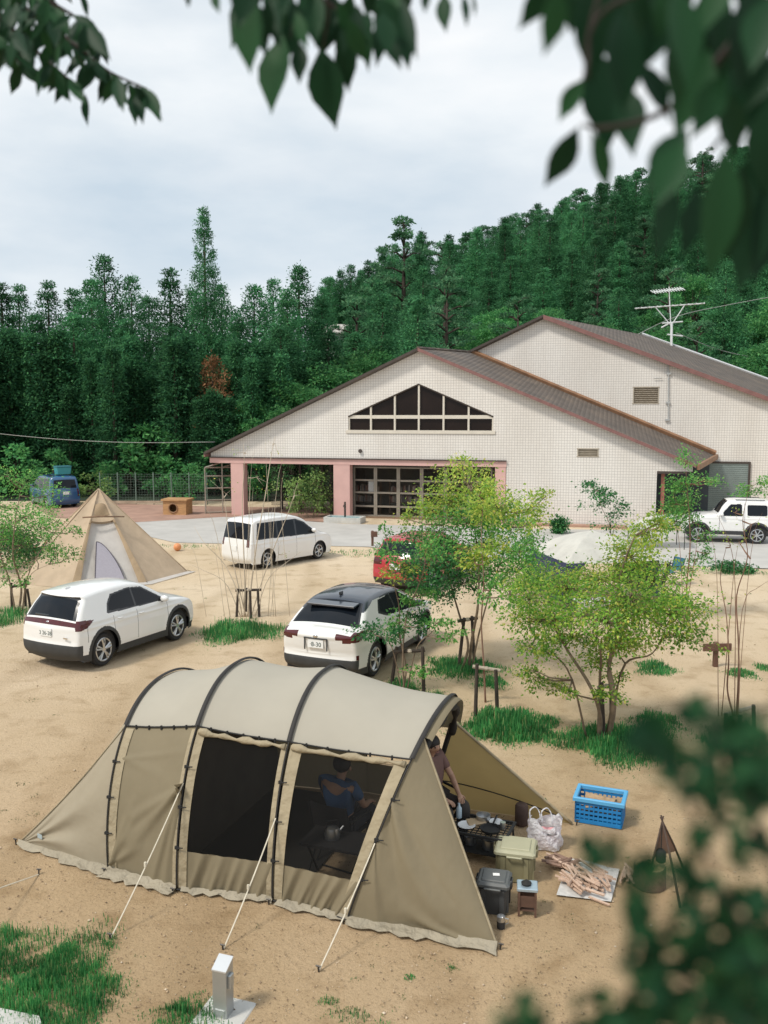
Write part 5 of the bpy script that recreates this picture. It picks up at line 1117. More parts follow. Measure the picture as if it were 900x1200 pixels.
MB().slab(q, nrm_*.006).build('mesh_window', m_gm, tipi); MB().tube(q[1:]+[q[0], q[1]], .018, 5).build('zip', mat('dark_zip', (.07, .06, .08), .7, .1, 9), tipi)
for u, s in ((0, 1), (1, -1)):                        # rolled-back flaps either side
    rows = [[facet(0, u+s*d*(1-v*.5), v, .05-abs(d-.05)*.4) for d in (-.02, .04, .10)] for v in np.linspace(0, vt, 10)]
    MB().grid(rows).build('door_flap', fabric('tan_cotton', (.42, .31, .20), .2, .5, 3), tipi, smooth='all', fix=False)
pa, pb_ = facet(0, -.32, vt+.0, .12), facet(0, 1.38, vt-.012, .12); MB().tube([pa, pa*.6+pb_*.4+Vector((0, 0, .02)), pb_], [.026, .032, .022], 6).build('propping_branch', mat('branch_bark', (.22, .14, .09), .9, .3, 9), tipi, smooth='all')
MB().grid([[facet(0, u, v, .02+.13*math.sin(math.pi*(v-.72)/.16)*math.sin(math.pi*(u-.1)/.8)) for u in np.linspace(.1, .9, 9)] for v in np.linspace(.72, .83, 6)]).build('vent_hood', fabric('tan_vent', (.38, .28, .18), .2, .3, 3), tipi, smooth='all', fix=False)
for k in range(NS): MB().tube([facet(k, 0, v, .012) for v in np.linspace(0, 1, 8)], .014, 5).build('seam', m_tipi, tipi, smooth='all')
for k in (1, 2, 7, 0): p = cr[k]*1.06; MB().tube([cr[k]+Vector((0, 0, .06)), p], .008, 4).build('peg_loop', m_black, tipi)
rows = [[cr[k]*(1+d)+Vector((0, 0, .012+.03*(1-d*8)*(k % 2))) for d in (0, .07, .11)] for k in (0, 1, 2)]; MB().grid(rows).build('skirt', m_door, tipi, fix=False)

# ================================================================== the white and navy shelter behind the maple
sp_ = G(692, 703); sh_ = thing('dome_shelter', 'white domed shelter with navy sides, mostly hidden behind the maple', 'shelter', sp_, R(12)); Hs = CAMH+ray(688, 621.5).z*(sp_.y/ray(688, 621.5).y); hs = 1.30
m_navy = fabric('navy_fabric', (.050, .060, .115), .1, .4, 3); m_wf = fabric('white_fabric', (.66, .65, .60), .25, .4, 2.2)
top_ = Vector((0, 0, Hs)); cn = [Vector((sx__*hs, sy__*hs, 1.30)) for sx__, sy__ in ((-1, -1), (1, -1), (1, 1), (-1, 1))]
for k in range(4):
    a, c = cn[k], cn[(k+1) % 4]; rows = []
    for v in np.linspace(0, 1, 9): rows.append([((a*(1-u)+c*u)*(1-v)+top_*v)+Vector((0, 0, .10*math.sin(math.pi*v)-.03*math.sin(math.pi*u)*(1-v))) for u in np.linspace(0, 1, 9)])
    MB().grid(rows).build('roof_panel', m_wf if k in (0, 3) else m_navy, sh_, smooth='all', fix=False)
    e = Vector((c.x*1.1, c.y*1.1, 0)); MB().tube([c, c*.5+e*.5+Vector((c.x*.05, c.y*.05, .1)), e], .018, 6).build('leg', m_black, sh_)
for s, k in ((-1, 0), (1, 1)):
    a = cn[0 if s < 0 else 1]; c = cn[3 if s < 0 else 2]; q_ = lambda v: (v.x*1.05, v.y*1.02, .25); MB().slab([a, c, q_(c), q_(a)], (.01*s, 0, 0)).build('side_curtain', m_navy, sh_)
MB().slab([cn[0], cn[0]*.80+cn[1]*.20, Vector((-hs*.98, -hs*1.08, .55)), Vector((-hs*1.08, -hs*1.1, .45))], (0, -.01, 0)).build('front_curtain', m_navy, sh_)
# small white awning on poles near the porch
c_ = G(768, 641); aw_ = thing('white_awning', 'small white awning sheet on thin poles beside the porch', 'awning', c_, R(-6))
MB().grid([[Vector((u*1.0, v*.7, 1.02-.18*u*u+.25*v*.5+.22*u)) for u in np.linspace(-1, 1, 9)] for v in np.linspace(-1, 1, 5)]).build('sheet', m_wf, aw_, smooth='all', fix=False)
for u, v in ((.95, -.65), (.95, .65), (-.95, -.65), (-.95, .65)): MB().tube([(u, v, -.05), (u, v, 1.02-.18*u*u+.125*v+.22*u)], .016, 5).build('pole', m_black, aw_)
def camp_chair(lab, loc, rz, m, group=None, nm='camp_chair', seat=.40, back=.42):
    t = thing(nm, lab, 'chair', loc, rz, group); f = MB()
    for s in (-.25, .25):
        f.tube([(-.22, s, 0), (.26, s, seat+.02)], .012, 6); f.tube([(.28, s, 0), (-.22, s, seat), (-.34, s, seat+back)], .012, 6); f.tube([(-.25, s, seat+.2), (.2, s, seat+.19)], .016, 6); f.tube([(.2, s, seat+.19), (.24, s, seat)], .012, 6)
    f.tube([(-.22, -.25, 0), (-.22, .25, 0)], .011, 5); f.tube([(.28, -.25, 0), (.28, .25, 0)], .011, 5); f.build('frame', m_black, t, smooth=True)
    MB().grid([[Vector((x, y, seat+.01-.05*math.cos(y/.25*math.pi/2)+.02*x)) for y in np.linspace(-.25, .25, 7)] for x in np.linspace(-.23, .24, 5)]).build('seat', m, t, smooth='all', fix=False)
    MB().grid([[Vector((-.225-.12*z/back-.03*math.cos(y/.25*math.pi/2), y, seat+z)) for y in np.linspace(-.25, .25, 7)] for z in np.linspace(.03, back, 5)]).build('backrest', m, t, smooth='all', fix=False)
    return t
m_dk = mat('dark_chair_fabric', (.03, .028, .028), .85, .15, 6); m_teal = mat('teal_blue_fabric', (.03, .13, .20), .8, .15, 6)
camp_chair('dark folding chair at the right side of the domed shelter', G(768, 702), R(150), m_dk, seat=.5, back=.6); camp_chair('teal blue folding chair beyond the right side of the domed shelter', G(785, 685), R(200), m_teal)
tt = thing('low_table', 'low dark table with a patterned white cloth under the domed shelter', 'table', G(688, 722), R(8)); MB().box((0, 0, .40), (1.3, .5, .03)).build('tabletop', m_dk, tt)
for sx__ in (-.58, .58):
    for sy__ in (-.2, .2): MB().tube([(sx__, sy__, 0), (sx__*.95, sy__, .39)], .015, 5).build('leg', m_black, tt)
o = MB().slab([(-.35, -.26, .0), (.55, -.26, 0), (.55, .24, 0), (-.35, .24, 0)], (0, 0, .006)).slab([(-.35, -.262, 0), (.55, -.262, 0), (.55, -.266, -.22), (-.35, -.266, -.22)], (0, -.005, 0)).build('tablecloth', mat('white_patterned_cloth', (.52, .50, .48), .85, .45, 22)); o.location = G(688, 722)+Vector((0, 0, .4205)); o.rotation_euler = (0, 0, R(8)); tag(o, 'white cloth with a dark pattern on the low table under the shelter', 'tablecloth')
# ================================================================== people
def grow(name, pts, edges, rad, m, parent, root=0, lev=2):
    me = bpy.data.meshes.new(name); me.from_pydata([tuple(p) for p in pts], edges, []); o = bpy.data.objects.new(name, me); COL.objects.link(o)
    sk = o.modifiers.new('skin', 'SKIN'); sk.use_smooth_shade = True
    for v, r in zip(me.skin_vertices[0].data, rad): v.radius = (r, r) if not hasattr(r, '__len__') else r; v.use_root = False
    me.skin_vertices[0].data[root].use_root = True
    sb = o.modifiers.new('sub', 'SUBSURF'); sb.levels = lev; sb.render_levels = lev
    dg = bpy.context.evaluated_depsgraph_get(); ev = bpy.data.meshes.new_from_object(o.evaluated_get(dg)); bpy.data.objects.remove(o)
    ev.polygons.foreach_set('use_smooth', [True]*len(ev.polygons)); ev.materials.clear(); ev.materials.append(m)
    n = bpy.data.objects.new(name, ev); COL.objects.link(n); n.parent = parent; return n
m_skin = mat('skin', (.40, .235, .16), .55, .08, 8); m_hair = mat('black_hair', (.012, .010, .010), .6, .3, 30); m_eye = mat('eye', (.03, .02, .02), .2, .1, 9)
def seated(label, loc, rz, shirt, trousers, J=None, sc=1.0):
    """a person on a low chair, facing +x"""
    t = thing('person', label, 'person', loc, rz); t.scale = (sc,)*3; V = Vector
    B = dict(pel=V((0, 0, .47)), sp=V((-.05, 0, .66)), ch=V((-.08, 0, .86)), nk=V((-.05, 0, 1.03)), hd=V((-.005, 0, 1.14)), tp=V((.0, 0, 1.24)))
    j = dict(sh=V((-.08, .19, .965)), el=V((.02, .27, .72)), wr=V((.25, .20, .66)), hp=V((.02, .10, .46)), kn=V((.43, .14, .50)), an=V((.40, .14, .09)), to=V((.57, .16, .035)))
    if J: j.update({k: V(v) for k, v in J.items() if k in j}); 
    pts, rad, E = [], [], []
    def add(p, r, par=None):
        pts.append(V(p)); rad.append(r); k = len(pts)-1
        if par is not None: E.append((par, k))
        return k
    pel = add(B['pel'], .135); sp_ = add(B['sp'], .125, pel); ch = add(B['ch'], .14, sp_); nb = add(B['nk']-V((0, 0, .05)), .062, ch); nk = add(B['nk'], .052, nb); jw = add(B['hd']+V((.02, 0, -.035)), .068, nk); hd = add(B['hd']+V((0, 0, .03)), .092, jw); add(B['tp'], .06, hd)
    add(B['hd']+V((.118, 0, -.005)), .014, hd)          # nose
    for s in (-1, 1): add(B['hd']+V((-.005, s*.10, .0)), .018, hd)
    m = lambda v, s: V((v.x, v.y*s, v.z))
    for s in (-1, 1):
        jj = j if s > 0 or not J or 'R' not in J else {**j, **{k: V(v) for k, v in J['R'].items()}}
        a = add(m(jj['sh'], s), .062, ch); mid = add((m(jj['sh'], s)+m(jj['el'], s))/2, .050, a); e = add(m(jj['el'], s), .041, mid); f = add(m(jj['el'], s)*.6+m(jj['wr'], s)*.4, .040, e); w_ = add(m(jj['wr'], s), .027, f)
        d = (m(jj['wr'], s)-m(jj['el'], s)).normalized(); sd_ = d.cross(V((0, 0, 1))).normalized(); dn = sd_.cross(d)
        pm = add(m(jj['wr'], s)+d*.055, (.040, .022), w_)
        for k, (o_, ln) in enumerate(((-.030, .062), (-.010, .072), (.010, .068), (.028, .052))):
            b_ = add(m(jj['wr'], s)+d*.085+sd_*o_, .0095, pm); c = add(pts[b_]+d*ln*.5+dn*-.008, .009, b_); add(pts[c]+d*ln*.4-dn*.022, .008, c)
        th_ = add(m(jj['wr'], s)+d*.045-sd_*.042*s, .011, pm); add(pts[th_]+d*.040-sd_*.016*s-dn*.01, .0095, th_)
        h_ = add(m(j['hp'], s), .095, pel); k1 = add((m(j['hp'], s)+m(j['kn'], s))/2, .078, h_); k = add(m(j['kn'], s), .060, k1); c = add(m(j['kn'], s)*.65+m(j['an'], s)*.35, .056, k); an = add(m(j['an'], s), .038, c); hl = add(m(j['an'], s)+V((.05, 0, -.045)), .040, an); add(m(j['to'], s), .034, hl)
    grow('body', pts, E, rad, m_skin, t)
    # shirt and trousers follow the same joints
    pts, rad, E = [], [], []
    a = add(B['pel']+V((0, 0, .02)), .155); b_ = add(B['sp'], .15, a); c = add(B['ch'], .165, b_); add(B['nk']-V((0, 0, .055)), .085, c)
    for s in (-1, 1):
        jj = j if s > 0 or not J or 'R' not in J else {**j, **{k: V(v) for k, v in J['R'].items()}}
        q = add(m(jj['sh'], s), .080, c); add(m(jj['sh'], s)*.3+m(jj['el'], s)*.7, .062, q)
    grow('shirt', pts, E, rad, shirt, t)
    pts, rad, E = [], [], []; a = add(B['pel'], .15)
    for s in (-1, 1): q = add(m(j['hp'], s), .112, a); q = add((m(j['hp'], s)+m(j['kn'], s))/2, .094, q); q = add(m(j['kn'], s), .078, q); q = add(m(j['kn'], s)*.5+m(j['an'], s)*.5, .070, q); add(m(j['an'], s)+V((0, 0, .03)), .062, q)
    grow('trousers', pts, E, rad, trousers, t)
    mb = MB(); mb.ball(B['hd']+V((-.018, 0, .045)), .112, 16, (1, .95, .95)); hr = mb.build('hair', m_hair, t, smooth='all')
    for s in (-1, 1): MB().ball(B['hd']+V((.086, s*.034, .02)), .012, 8).build('eye', m_eye, t, smooth='all'); MB().ball(B['hd']+V((-.005, s*.106, -.005)), .024, 8, (.8, .4, 1.2)).build('ear', m_skin, t, smooth='all')
    MB().tube([B['hd']+V((.088, -.026, -.045)), B['hd']+V((.097, 0, -.047)), B['hd']+V((.088, .026, -.045))], .006, 5).build('mouth', mat('lips', (.25, .10, .08), .5, .1, 9), t)
    return t
m_blue = mat('blue_shirt', (.045, .105, .22), .8, .2, 4, bmp=.4, bscale=7); m_brown = mat('brown_shirt', (.15, .085, .075), .8, .15, 5, bmp=.4, bscale=7); m_trs = mat('dark_trousers', (.03, .032, .04), .85, .2, 5); m_trs2 = mat('charcoal_trousers', (.035, .03, .028), .85, .2, 5)
p = G(402, 1003); p1 = G(402, 897, 1.15); p1.z = 0
camp_chair('low dark folding chair under the person in blue inside the tent', p1+Vector((.0, 0, 0)), R(60), m_dk); seated('person in a blue shirt sitting behind the mesh window of the tunnel tent', p1, R(60), m_blue, m_trs)
p2 = G(507, 874, 1.15); p2.z = 0; print('p2', TI @ p2, feet[3], W)
camp_chair('low dark folding chair in the doorway of the tunnel tent', p2, R(-50), m_dk); seated('person in a brown top sitting in the open doorway of the tunnel tent', p2, R(-50), m_brown, m_trs2, dict(wr=(.34, .12, .62), el=(.07, .26, .72)))
# dark furniture inside
ft = thing('folding_table', 'dark folding table with gear inside the tent behind the mesh', 'table', TM @ Vector((feet[2].x+.55, W*.22, 0)), TRZ); MB().box((0, 0, .5), (.8, .45, .03)).build('tabletop', m_dk, ft)
for a in (-.36, .36):
    for c in (-.18, .18): MB().tube([(a, c, 0), (a*.9, -c, .49)], .012, 5).build('leg', m_black, ft)
m_steel = mat('brushed_steel', (.55, .56, .57), .28, .06, 6, metal=.9)
kt = thing('kettle', 'small steel kettle on the folding table inside the tent', 'kettle', TM @ Vector((feet[2].x+.45, W*.22, .5165)), .3); MB().lathe((0, 0, 0), [(.085, 0), (.09, .05), (.07, .12), (.03, .14)], 18).build('pot', m_steel, kt, smooth=True); MB().tube([(-.07, 0, .11), (-.06, 0, .2), (.06, 0, .2), (.07, 0, .11)], .008, 6).build('handle', m_black, kt); MB().tube([(.075, 0, .06), (.13, 0, .12)], [.018, .010], 6).build('spout', m_steel, kt)

# ================================================================== camp gear in front of the awning
m_bluep = mat('blue_crate_plastic', (.012, .20, .50), .45, .08, 5); m_bluel = mat('light_blue_rim', (.10, .38, .66), .45, .06, 5); m_log = mat('split_log', (.36, .25, .15), .85, .3, 12, stretch=(1, 1, 8)); m_barkb = mat('log_bark', (.14, .095, .065), .95, .3, 14)
c1, c2, c3 = G(674, 962), G(728, 971), G(738.5, 960.5); lx = (c2-c1); ln = lx.length; crz = math.atan2(lx.y, lx.x); dp = .40; hb_ = .31
cr_ = thing('crate', 'blue slatted plastic crate holding firewood, to the right of the awning tip', 'crate', c1+lx/2+Vector((-lx.y, lx.x, 0)).normalized()*dp/2, crz)
bx = MB(); n = 7
def lattice(mb, a, c, h, z0):
    a, c = Vector(a), Vector(c); d = (c-a); L = d.length; d.normalize(); rot = Matrix.Rotation(math.atan2(d.y, d.x), 3, 'Z')
    for k in range(5): mb.box((a+c)/2+Vector((0, 0, z0+h*(.06+.19*k))), (L, .014, h*.095), rot)
    k_ = max(4, int(L/.055))
    for k in range(k_+1): mb.box(a+d*(L*k/k_)+Vector((0, 0, z0+h*.43)), (.017, .017, h*.88), rot)
    mb.box((a+c)/2+Vector((0, 0, z0+h*.06)), (L, .016, h*.16), rot)
hx_, hy_ = ln/2, dp/2
for a, c in (((-hx_, -hy_, 0), (hx_, -hy_, 0)), ((hx_, -hy_, 0), (hx_, hy_, 0)), ((hx_, hy_, 0), (-hx_, hy_, 0)), ((-hx_, hy_, 0), (-hx_, -hy_, 0))): lattice(bx, a, c, hb_, 0)
bx.box((0, 0, .012), (ln, dp, .02)); bx.build('basket', m_bluep, cr_)
rm = MB()
for s in (-1, 1): rm.box((0, s*(hy_+.008), hb_-.005), (ln+.07, .045, .05), bev=.008); rm.box((s*(hx_+.010), 0, hb_-.003), (.05, dp+.0, .046), bev=.008)
rm.build('rim', m_bluel, cr_)
log = MB()
def split_log(L, r):
    mb = MB(); n = 7; pr = [(r*math.cos(t), r*math.sin(t)*.9) for t in np.linspace(-.2, math.pi*.9, n)]+[(0, -r*.15)]
    mb.slab([(-L/2, y, z) for y, z in pr], (L, 0, 0)); return mb
lg_ = [split_log(.40, .055).build('log', m_log) for _ in range(1)][0]; lg_.data.name = 'split_log'
M_ = Matrix.Translation(cr_.location) @ Matrix.Rotation(crz, 4, 'Z'); k = 0
for x, y, z, a in ((-.02, -.10, .10, 4), (.03, .02, .10, -6), (.0, .12, .11, 8), (-.05, -.05, .19, -10), (.06, .08, .19, 12), (.02, -.11, .20, 20), (.0, .03, .235, -16)):
    o = lg_ if k == 0 else lg_.copy()
    if k: COL.objects.link(o)
    o.location = M_ @ Vector((x, y, z)); o.rotation_euler = (random.uniform(-1, 1), random.uniform(-.1, .1), crz+R(a)); tag(o, 'split log lying in the blue crate', 'log', 'logs in the blue crate'); k += 1
# carrier bag with bottles
bp = G(638, 990); bag = thing('carrier_bag', 'white plastic carrier bag with knotted handles and pink packets, beside the far awning wing', 'bag', bp, R(-12)); m_bag = fabric('thin_white_plastic', (.86, .86, .88), .40, .8, 9); m_pk = mat('pink_packet', (.70, .34, .36), .5, .15, 12)
rows = []; nz = 12
for k in range(nz+1):
    z = .32*k/nz; r = []
    for a in np.linspace(0, 2*math.pi, 29):
        q = 1+.10*math.sin(a*5+k*.7)+.06*math.sin(a*9-k*1.3); w_ = .20*(1-.10*(k/nz)**2); r.append(Vector((w_*math.copysign(abs(math.cos(a))**.7, math.cos(a))*q, w_*.75*math.copysign(abs(math.sin(a))**.7, math.sin(a))*q, z+(.05*math.sin(a*2+.5)+.025*math.sin(a*5) if k > nz-4 else 0))))
    rows.append(r)
MB().grid(rows).build('sack', m_bag, bag, smooth='all', fix=False)
for s in (-.12, .02): 
    pth = catmull([(s-.05, -.03, .30), (s-.06, 0, .42), (s, .02, .46), (s+.05, .02, .40), (s+.07, .0, .30)], 5); mb = MB(); mb.tube(pth, [.028-.012*math.sin(math.pi*i/(len(pth)-1)) for i in range(len(pth))], 6, squash=.4); mb.build('handle', m_bag, bag, smooth='all')
o = MB().box((0, 0, .10), (.26, .18, .16), bev=.02).build('packet', m_pk); o.location = bp+Vector((.02, -.01, .02)); o.rotation_euler = (0, 0, R(-10)); tag(o, 'pink packet showing through the white carrier bag', 'packet')
# olive box and dark bin
m_olive = mat('olive_plastic', (.235, .215, .125), .55, .08, 6); m_ol2 = mat('pale_olive_lid', (.40, .385, .26), .5, .06, 5); m_binp = mat('dark_grey_plastic', (.055, .058, .060), .5, .1, 6); m_binl = mat('grey_lid', (.10, .105, .105), .45, .08, 6)
def chest(lab, loc, rz, sx_, sy_, sz, mt, ml, nm, cat):
    t = thing(nm, lab, cat, loc, rz); mb = MB(); mb.box((0, 0, sz*.42), (sx_*.90, sy_*.90, sz*.84), bev=.03, taper=.90)
    for s in (-1, 1):
        for k in (-.28, .28): mb.box((s*sx_*.44, k*sy_, sz*.42), (.02, .05, sz*.7)); mb.box((k*sx_, s*sy_*.44, sz*.42), (.05, .02, sz*.7))
    mb.build('tub', mt, t); mb = MB(); mb.box((0, 0, sz*.90), (sx_, sy_, sz*.14), bev=.03); mb.box((0, 0, sz*.98), (sx_*.72, sy_*.70, sz*.05), bev=.015); mb.build('lid', ml, t)
    for s in (-1, 1): MB().box((s*sx_*.505, 0, sz*.82), (.03, sy_*.32, .09), bev=.01).build('clasp', mt, t)
    MB().tube([(-.08, -sy_*.5, sz*.80), (-.08, -sy_*.58, sz*.84), (.08, -sy_*.58, sz*.84), (.08, -sy_*.5, sz*.80)], .012, 6).build('carry_handle', ml, t); return t
p = G(607, 1035); chest('olive plastic storage box with a pale lid, next to the dark bin', p+Vector((0, .18, 0)), R(-14), .46, .40, .38, m_olive, m_ol2, 'storage_box', 'box')
p = G(581, 1073); bt = chest('dark grey lidded bin with a white sticker, standing under the near awning edge', p+Vector((.0, .16, 0)), R(-14), .35, .34, .36, m_binp, m_binl, 'lidded_bin', 'bin'); MB().box((.02, 0, .368), (.07, .05, .004), R(10)).build('sticker', m_white, bt)
# small stand with a burner
p = G(619, 1075); st = thing('lantern_stand', 'small dark wooden stand with a pale blue steel top, in front of the olive box', 'stand', p+Vector((0, .09, 0)), R(-8)); m_wd = mat('dark_red_wood', (.11, .06, .042), .6, .2, 8)
for a in (-.085, .085):
    for c in (-.075, .075): MB().box((a, c, .14), (.022, .022, .28)).build('leg', m_wd, st)
mb = MB(); mb.box((0, 0, .06), (.16, .14, .012)); mb.box((0, -.072, .16), (.15, .008, .12)); mb.box((0, .072, .16), (.15, .008, .12)); mb.box((-.082, 0, .16), (.008, .13, .12)); mb.build('shelf', m_wd, st)
mb = MB(); mb.box((0, 0, .295), (.215, .19, .03), bev=.006); mb.build('top', mat('pale_blue_steel', (.42, .52, .60), .3, .1, 9, metal=.5), st); MB().lathe((-.01, 0, .311), [(.05, 0), (.055, .02), (.03, .035), (.012, .05)], 14).build('burner', m_black, st, smooth=True)
p = G(587, 1087); mg = thing('mug', 'small steel mug with dark band on the ground beside the dark bin', 'mug', p, 0); MB().lathe((0, 0, 0), [(.04, 0), (.042, .06), (.042, .075)], 14).build('cup', m_dk, mg, smooth=True); MB().lathe((0, 0, .075), [(.042, 0), (.043, .05), (.036, .05), (.034, .02)], 14).build('band', m_steel, mg, smooth=True); MB().tube([(.04, 0, .03), (.075, 0, .05), (.075, 0, .09), (.04, 0, .10)], .006, 6).build('handle', m_steel, mg)
p = G(611, 966); o = MB().lathe((0, 0, 0), [(.075, 0), (.085, .02), (.085, .24), (.07, .27), (.03, .275)], 16).build('stuff_sack', mat('brown_sack', (.085, .055, .045), .9, .2, 9, bmp=.4, bscale=14), smooth=True); o.location = p; tag(o, 'brown cylindrical stuff sack against the far awning wing', 'sack')
# mesh table with dishes
tl = TM.inverted() @ G(562, 1003); tb = thing('mesh_table', 'low black mesh table covered with dishes under the awning', 'table', G(562, 1003), R(-22)); tw2, td2, tz = .36, .24, .36
mb = MB()
for k in range(13): mb.box((-tw2+2*tw2*k/12, 0, tz), (.012, 2*td2, .008))
for k in range(9): mb.box((0, -td2+2*td2*k/8, tz+.009), (2*tw2, .012, .008))
for s in (-1, 1): mb.box((0, s*td2, tz+.004), (2*tw2+.04, .03, .028)); mb.box((s*tw2, 0, tz+.004), (.03, 2*td2-.03, .028))
mb.build('tabletop', m_black, tb)
for a in (-1, 1):
    for c in (-1, 1): MB().tube([(a*tw2, c*td2, 0), (a*(tw2-.02), c*(td2-.02), tz-.01)], .013, 6).build('leg', m_black, tb)
MB().box((0, 0, .13), (2*tw2-.06, 2*td2-.08, .012)).build('lower_shelf', m_black, tb)
TBM = Matrix.Translation(tb.location) @ Matrix.Rotation(R(-22), 4, 'Z'); m_china = mat('white_china', (.74, .75, .76), .3, .04, 6)
def on_table(o, x, y, z, lab, cat, rz=0): o.location = TBM @ Vector((x, y, z)); o.rotation_euler = (0, 0, rz); tag(o, lab, cat); return o
ZT = tz+.0205
plate = lambda r: MB().lathe((0, 0, 0), [(r*.55, 0), (r*.62, .004), (r, .018), (r*.98, .022), (r*.6, .009)], 22)
on_table(plate(.105).build('plate', m_china, smooth=True), -.14, -.08, ZT, 'white plate at the near left of the mesh table', 'plate'); on_table(plate(.085).build('plate', m_china, smooth=True), .16, .13, ZT, 'smaller white plate at the far right of the mesh table', 'plate')
on_table(MB().lathe((0, 0, 0), [(.07, 0), (.085, .02), (.088, .07), (.08, .07), (.078, .02)], 20).build('bowl', m_steel, smooth=True), -.0, .14, ZT, 'steel bowl at the back of the mesh table', 'bowl'); on_table(MB().box((0, 0, .012), (.22, .15, .024), bev=.006).build('cutting_board', mat('chopping_board', (.46, .34, .21), .6, .12, 10, stretch=(1, 6, 1))), -.06, .045, ZT, 'wooden cutting board in the middle of the mesh table', 'board', .2)
on_table(MB().lathe((0, 0, 0), [(.11, 0), (.125, .035), (.12, .035), (.105, .006)], 22).tube([(.11, 0, .03), (.30, .0, .05)], .012, 6).build('frying_pan', m_black, smooth=True), .15, -.08, ZT, 'black frying pan at the near right of the mesh table', 'pan', 1.2)
on_table(MB().lathe((0, 0, 0), [(.03, 0), (.034, .08), (.030, .08)], 14).build('cup', m_steel, smooth=True), .27, .02, ZT, 'small steel cup at the right rim of the mesh table', 'cup'); on_table(MB().lathe((0, 0, 0), [(.035, 0), (.035, .12), (.015, .15), (.015, .18)], 14).build('bottle', mat('pale_blue_bottle', (.45, .55, .62), .2, .05, 6), smooth=True), -.29, .10, ZT, 'pale blue bottle at the left end of the mesh table', 'bottle')
for i, (x, y, s, lab) in enumerate(((.12, -.02, 1.0, 'steel pot on the lower shelf of the mesh table'), (-.12, .0, .8, 'smaller steel pot on the lower shelf of the mesh table'))): on_table(MB().lathe((0, 0, 0), [(.08*s, 0), (.085*s, .11*s), (.09*s, .115*s), (.08*s, .12*s), (.01, .135*s)], 18).build('pot', m_steel, smooth=True), x, y, .1365, lab, 'pot')
# kindling on newspaper
m_news = mat('newspaper', (.55, .54, .52), .9, .14, 18); m_kind = mat('pale_kindling', (.52, .37, .28), .8, .2, 12, stretch=(6, 1, 1)); m_kind2 = mat('bark_kindling', (.24, .15, .11), .85, .25, 12)
def paper(px, lab):
    q = [G(*p) for p in px]; c = sum(q, Vector())/len(q); mb = MB(); a, b_, c2, d = [p-c for p in q]; rows = [[(a*(1-u)+b_*u)*(1-v)+(d*(1-u)+c2*u)*v+Vector((0, 0, .006+.012*math.sin(u*9+v*4)*math.sin(v*7))) for u in np.linspace(0, 1, 9)] for v in np.linspace(0, 1, 7)]
    o = mb.grid(rows).build('newspaper', m_news, smooth='all', fix=False); o.location = c+Vector((0, 0, .008)); tag(o, lab, 'newspaper')
paper([(652, 1050), (716, 1058), (726, 1020), (668, 1006)], 'sheet of newspaper under the scattered kindling sticks')
protos = [MB().box((0, 0, 0), (L_s, w_s, t_s)).build('kindling_stick', m_) for L_s, w_s, t_s, m_ in ((.24, .022, .018, m_kind), (.20, .028, .016, m_kind), (.27, .018, .02, m_kind), (.18, .03, .024, m_kind2))]
def stick(px, py, z, az, tilt, lab, grp, k, first={}):
    pr = protos[k]
    if k in first: o = pr.copy(); COL.objects.link(o)
    else: o = pr; first[k] = 1
    o.location = G(px, py)+Vector((0, 0, z)); o.rotation_euler = (random.uniform(-.4, .4), tilt, az); tag(o, lab, 'firewood', grp)
for i in range(62):
    t = random.random(); stick(662+48*t+random.uniform(-5, 5), 1036+6*t+random.gauss(0, 5.5), .03+.028*random.randint(0, 3), R(-62+random.gauss(0, 22)), random.uniform(-.12, .12), 'pale kindling stick heaped on the newspaper', 'kindling sticks heaped on the newspaper', random.choice((0, 0, 1, 2)))
for i in range(22): stick(656+random.uniform(-14, 16), 1016+random.gauss(0, 4), .03+.025*random.randint(0, 2), R(random.uniform(-70, 40)), random.uniform(-.15, .15), 'darker stick in the small heap behind the pale kindling', 'darker sticks behind the kindling heap', random.choice((3, 3, 1)))
for i in range(13): stick(729+i*1.6+random.uniform(-1.5, 1.5), 1030+random.uniform(-4, 5), .035+.02*(i % 3), R(62+i*5+random.gauss(0, 6)), random.uniform(-.1, .1), 'pale stick in the fan of kindling beside the wood block', 'fan of kindling beside the wood block', random.choice((0, 2, 1)))
stick(702, 1058, .02, R(-40), 0, 'single pale stick lying at the near corner of the newspaper', 'single stick', 0)
p = G(764, 1042); ch_ = thing('chopping_block', 'pale round chopping block beside the stick tripod', 'log', p+Vector((0, .1, 0)), 0); MB().lathe((0, 0, 0), [(.18, 0), (.175, .1), (.17, .22), (.165, .225)], 22).build('bark', m_barkb, ch_, smooth=True); MB().lathe((0, 0, .225), [(.16, 0), (.155, .006)], 22).build('cut_face', mat('cut_wood', (.50, .34, .19), .8, .15, 20), ch_)
# tripod of sticks with a hanging cloth and pot
ta = G(778, 1040); tz_ = CAMH+ray(776, 962).z*(ta.y/ray(776, 962).y); tri = thing('stick_tripod', 'tripod of thin branches with a hanging chain and small brown cloth', 'tripod', ta, 0); top_ = Vector((ray(776, 962).x*ta.y/ray(776, 962).y-ta.x, 0, tz_))
for q in (G(797, 1064), G(757, 1040), G(802, 1020)):
    f_ = q-ta; MB().tube([f_, f_*.5+top_*.5+Vector((.01, .01, 0)), top_+(top_-f_)*.07], [.014, .013, .009], 6).build('leg', mat('branch_bark_dark', (.075, .05, .038), .9, .25, 12) if 'branch_bark_dark' not in bpy.data.materials else bpy.data.materials['branch_bark_dark'], tri, smooth='all')
f1, f2 = G(757, 1040)-ta, G(802, 1020)-ta; MB().slab([top_*.96+f1*.04, top_*.45+f1*.55, top_*.40+f2*.60, top_*.96+f2*.04], (.002, .01, 0)).build('cloth', mat('brown_cloth', (.19, .115, .08), .9, .15, 8), tri)
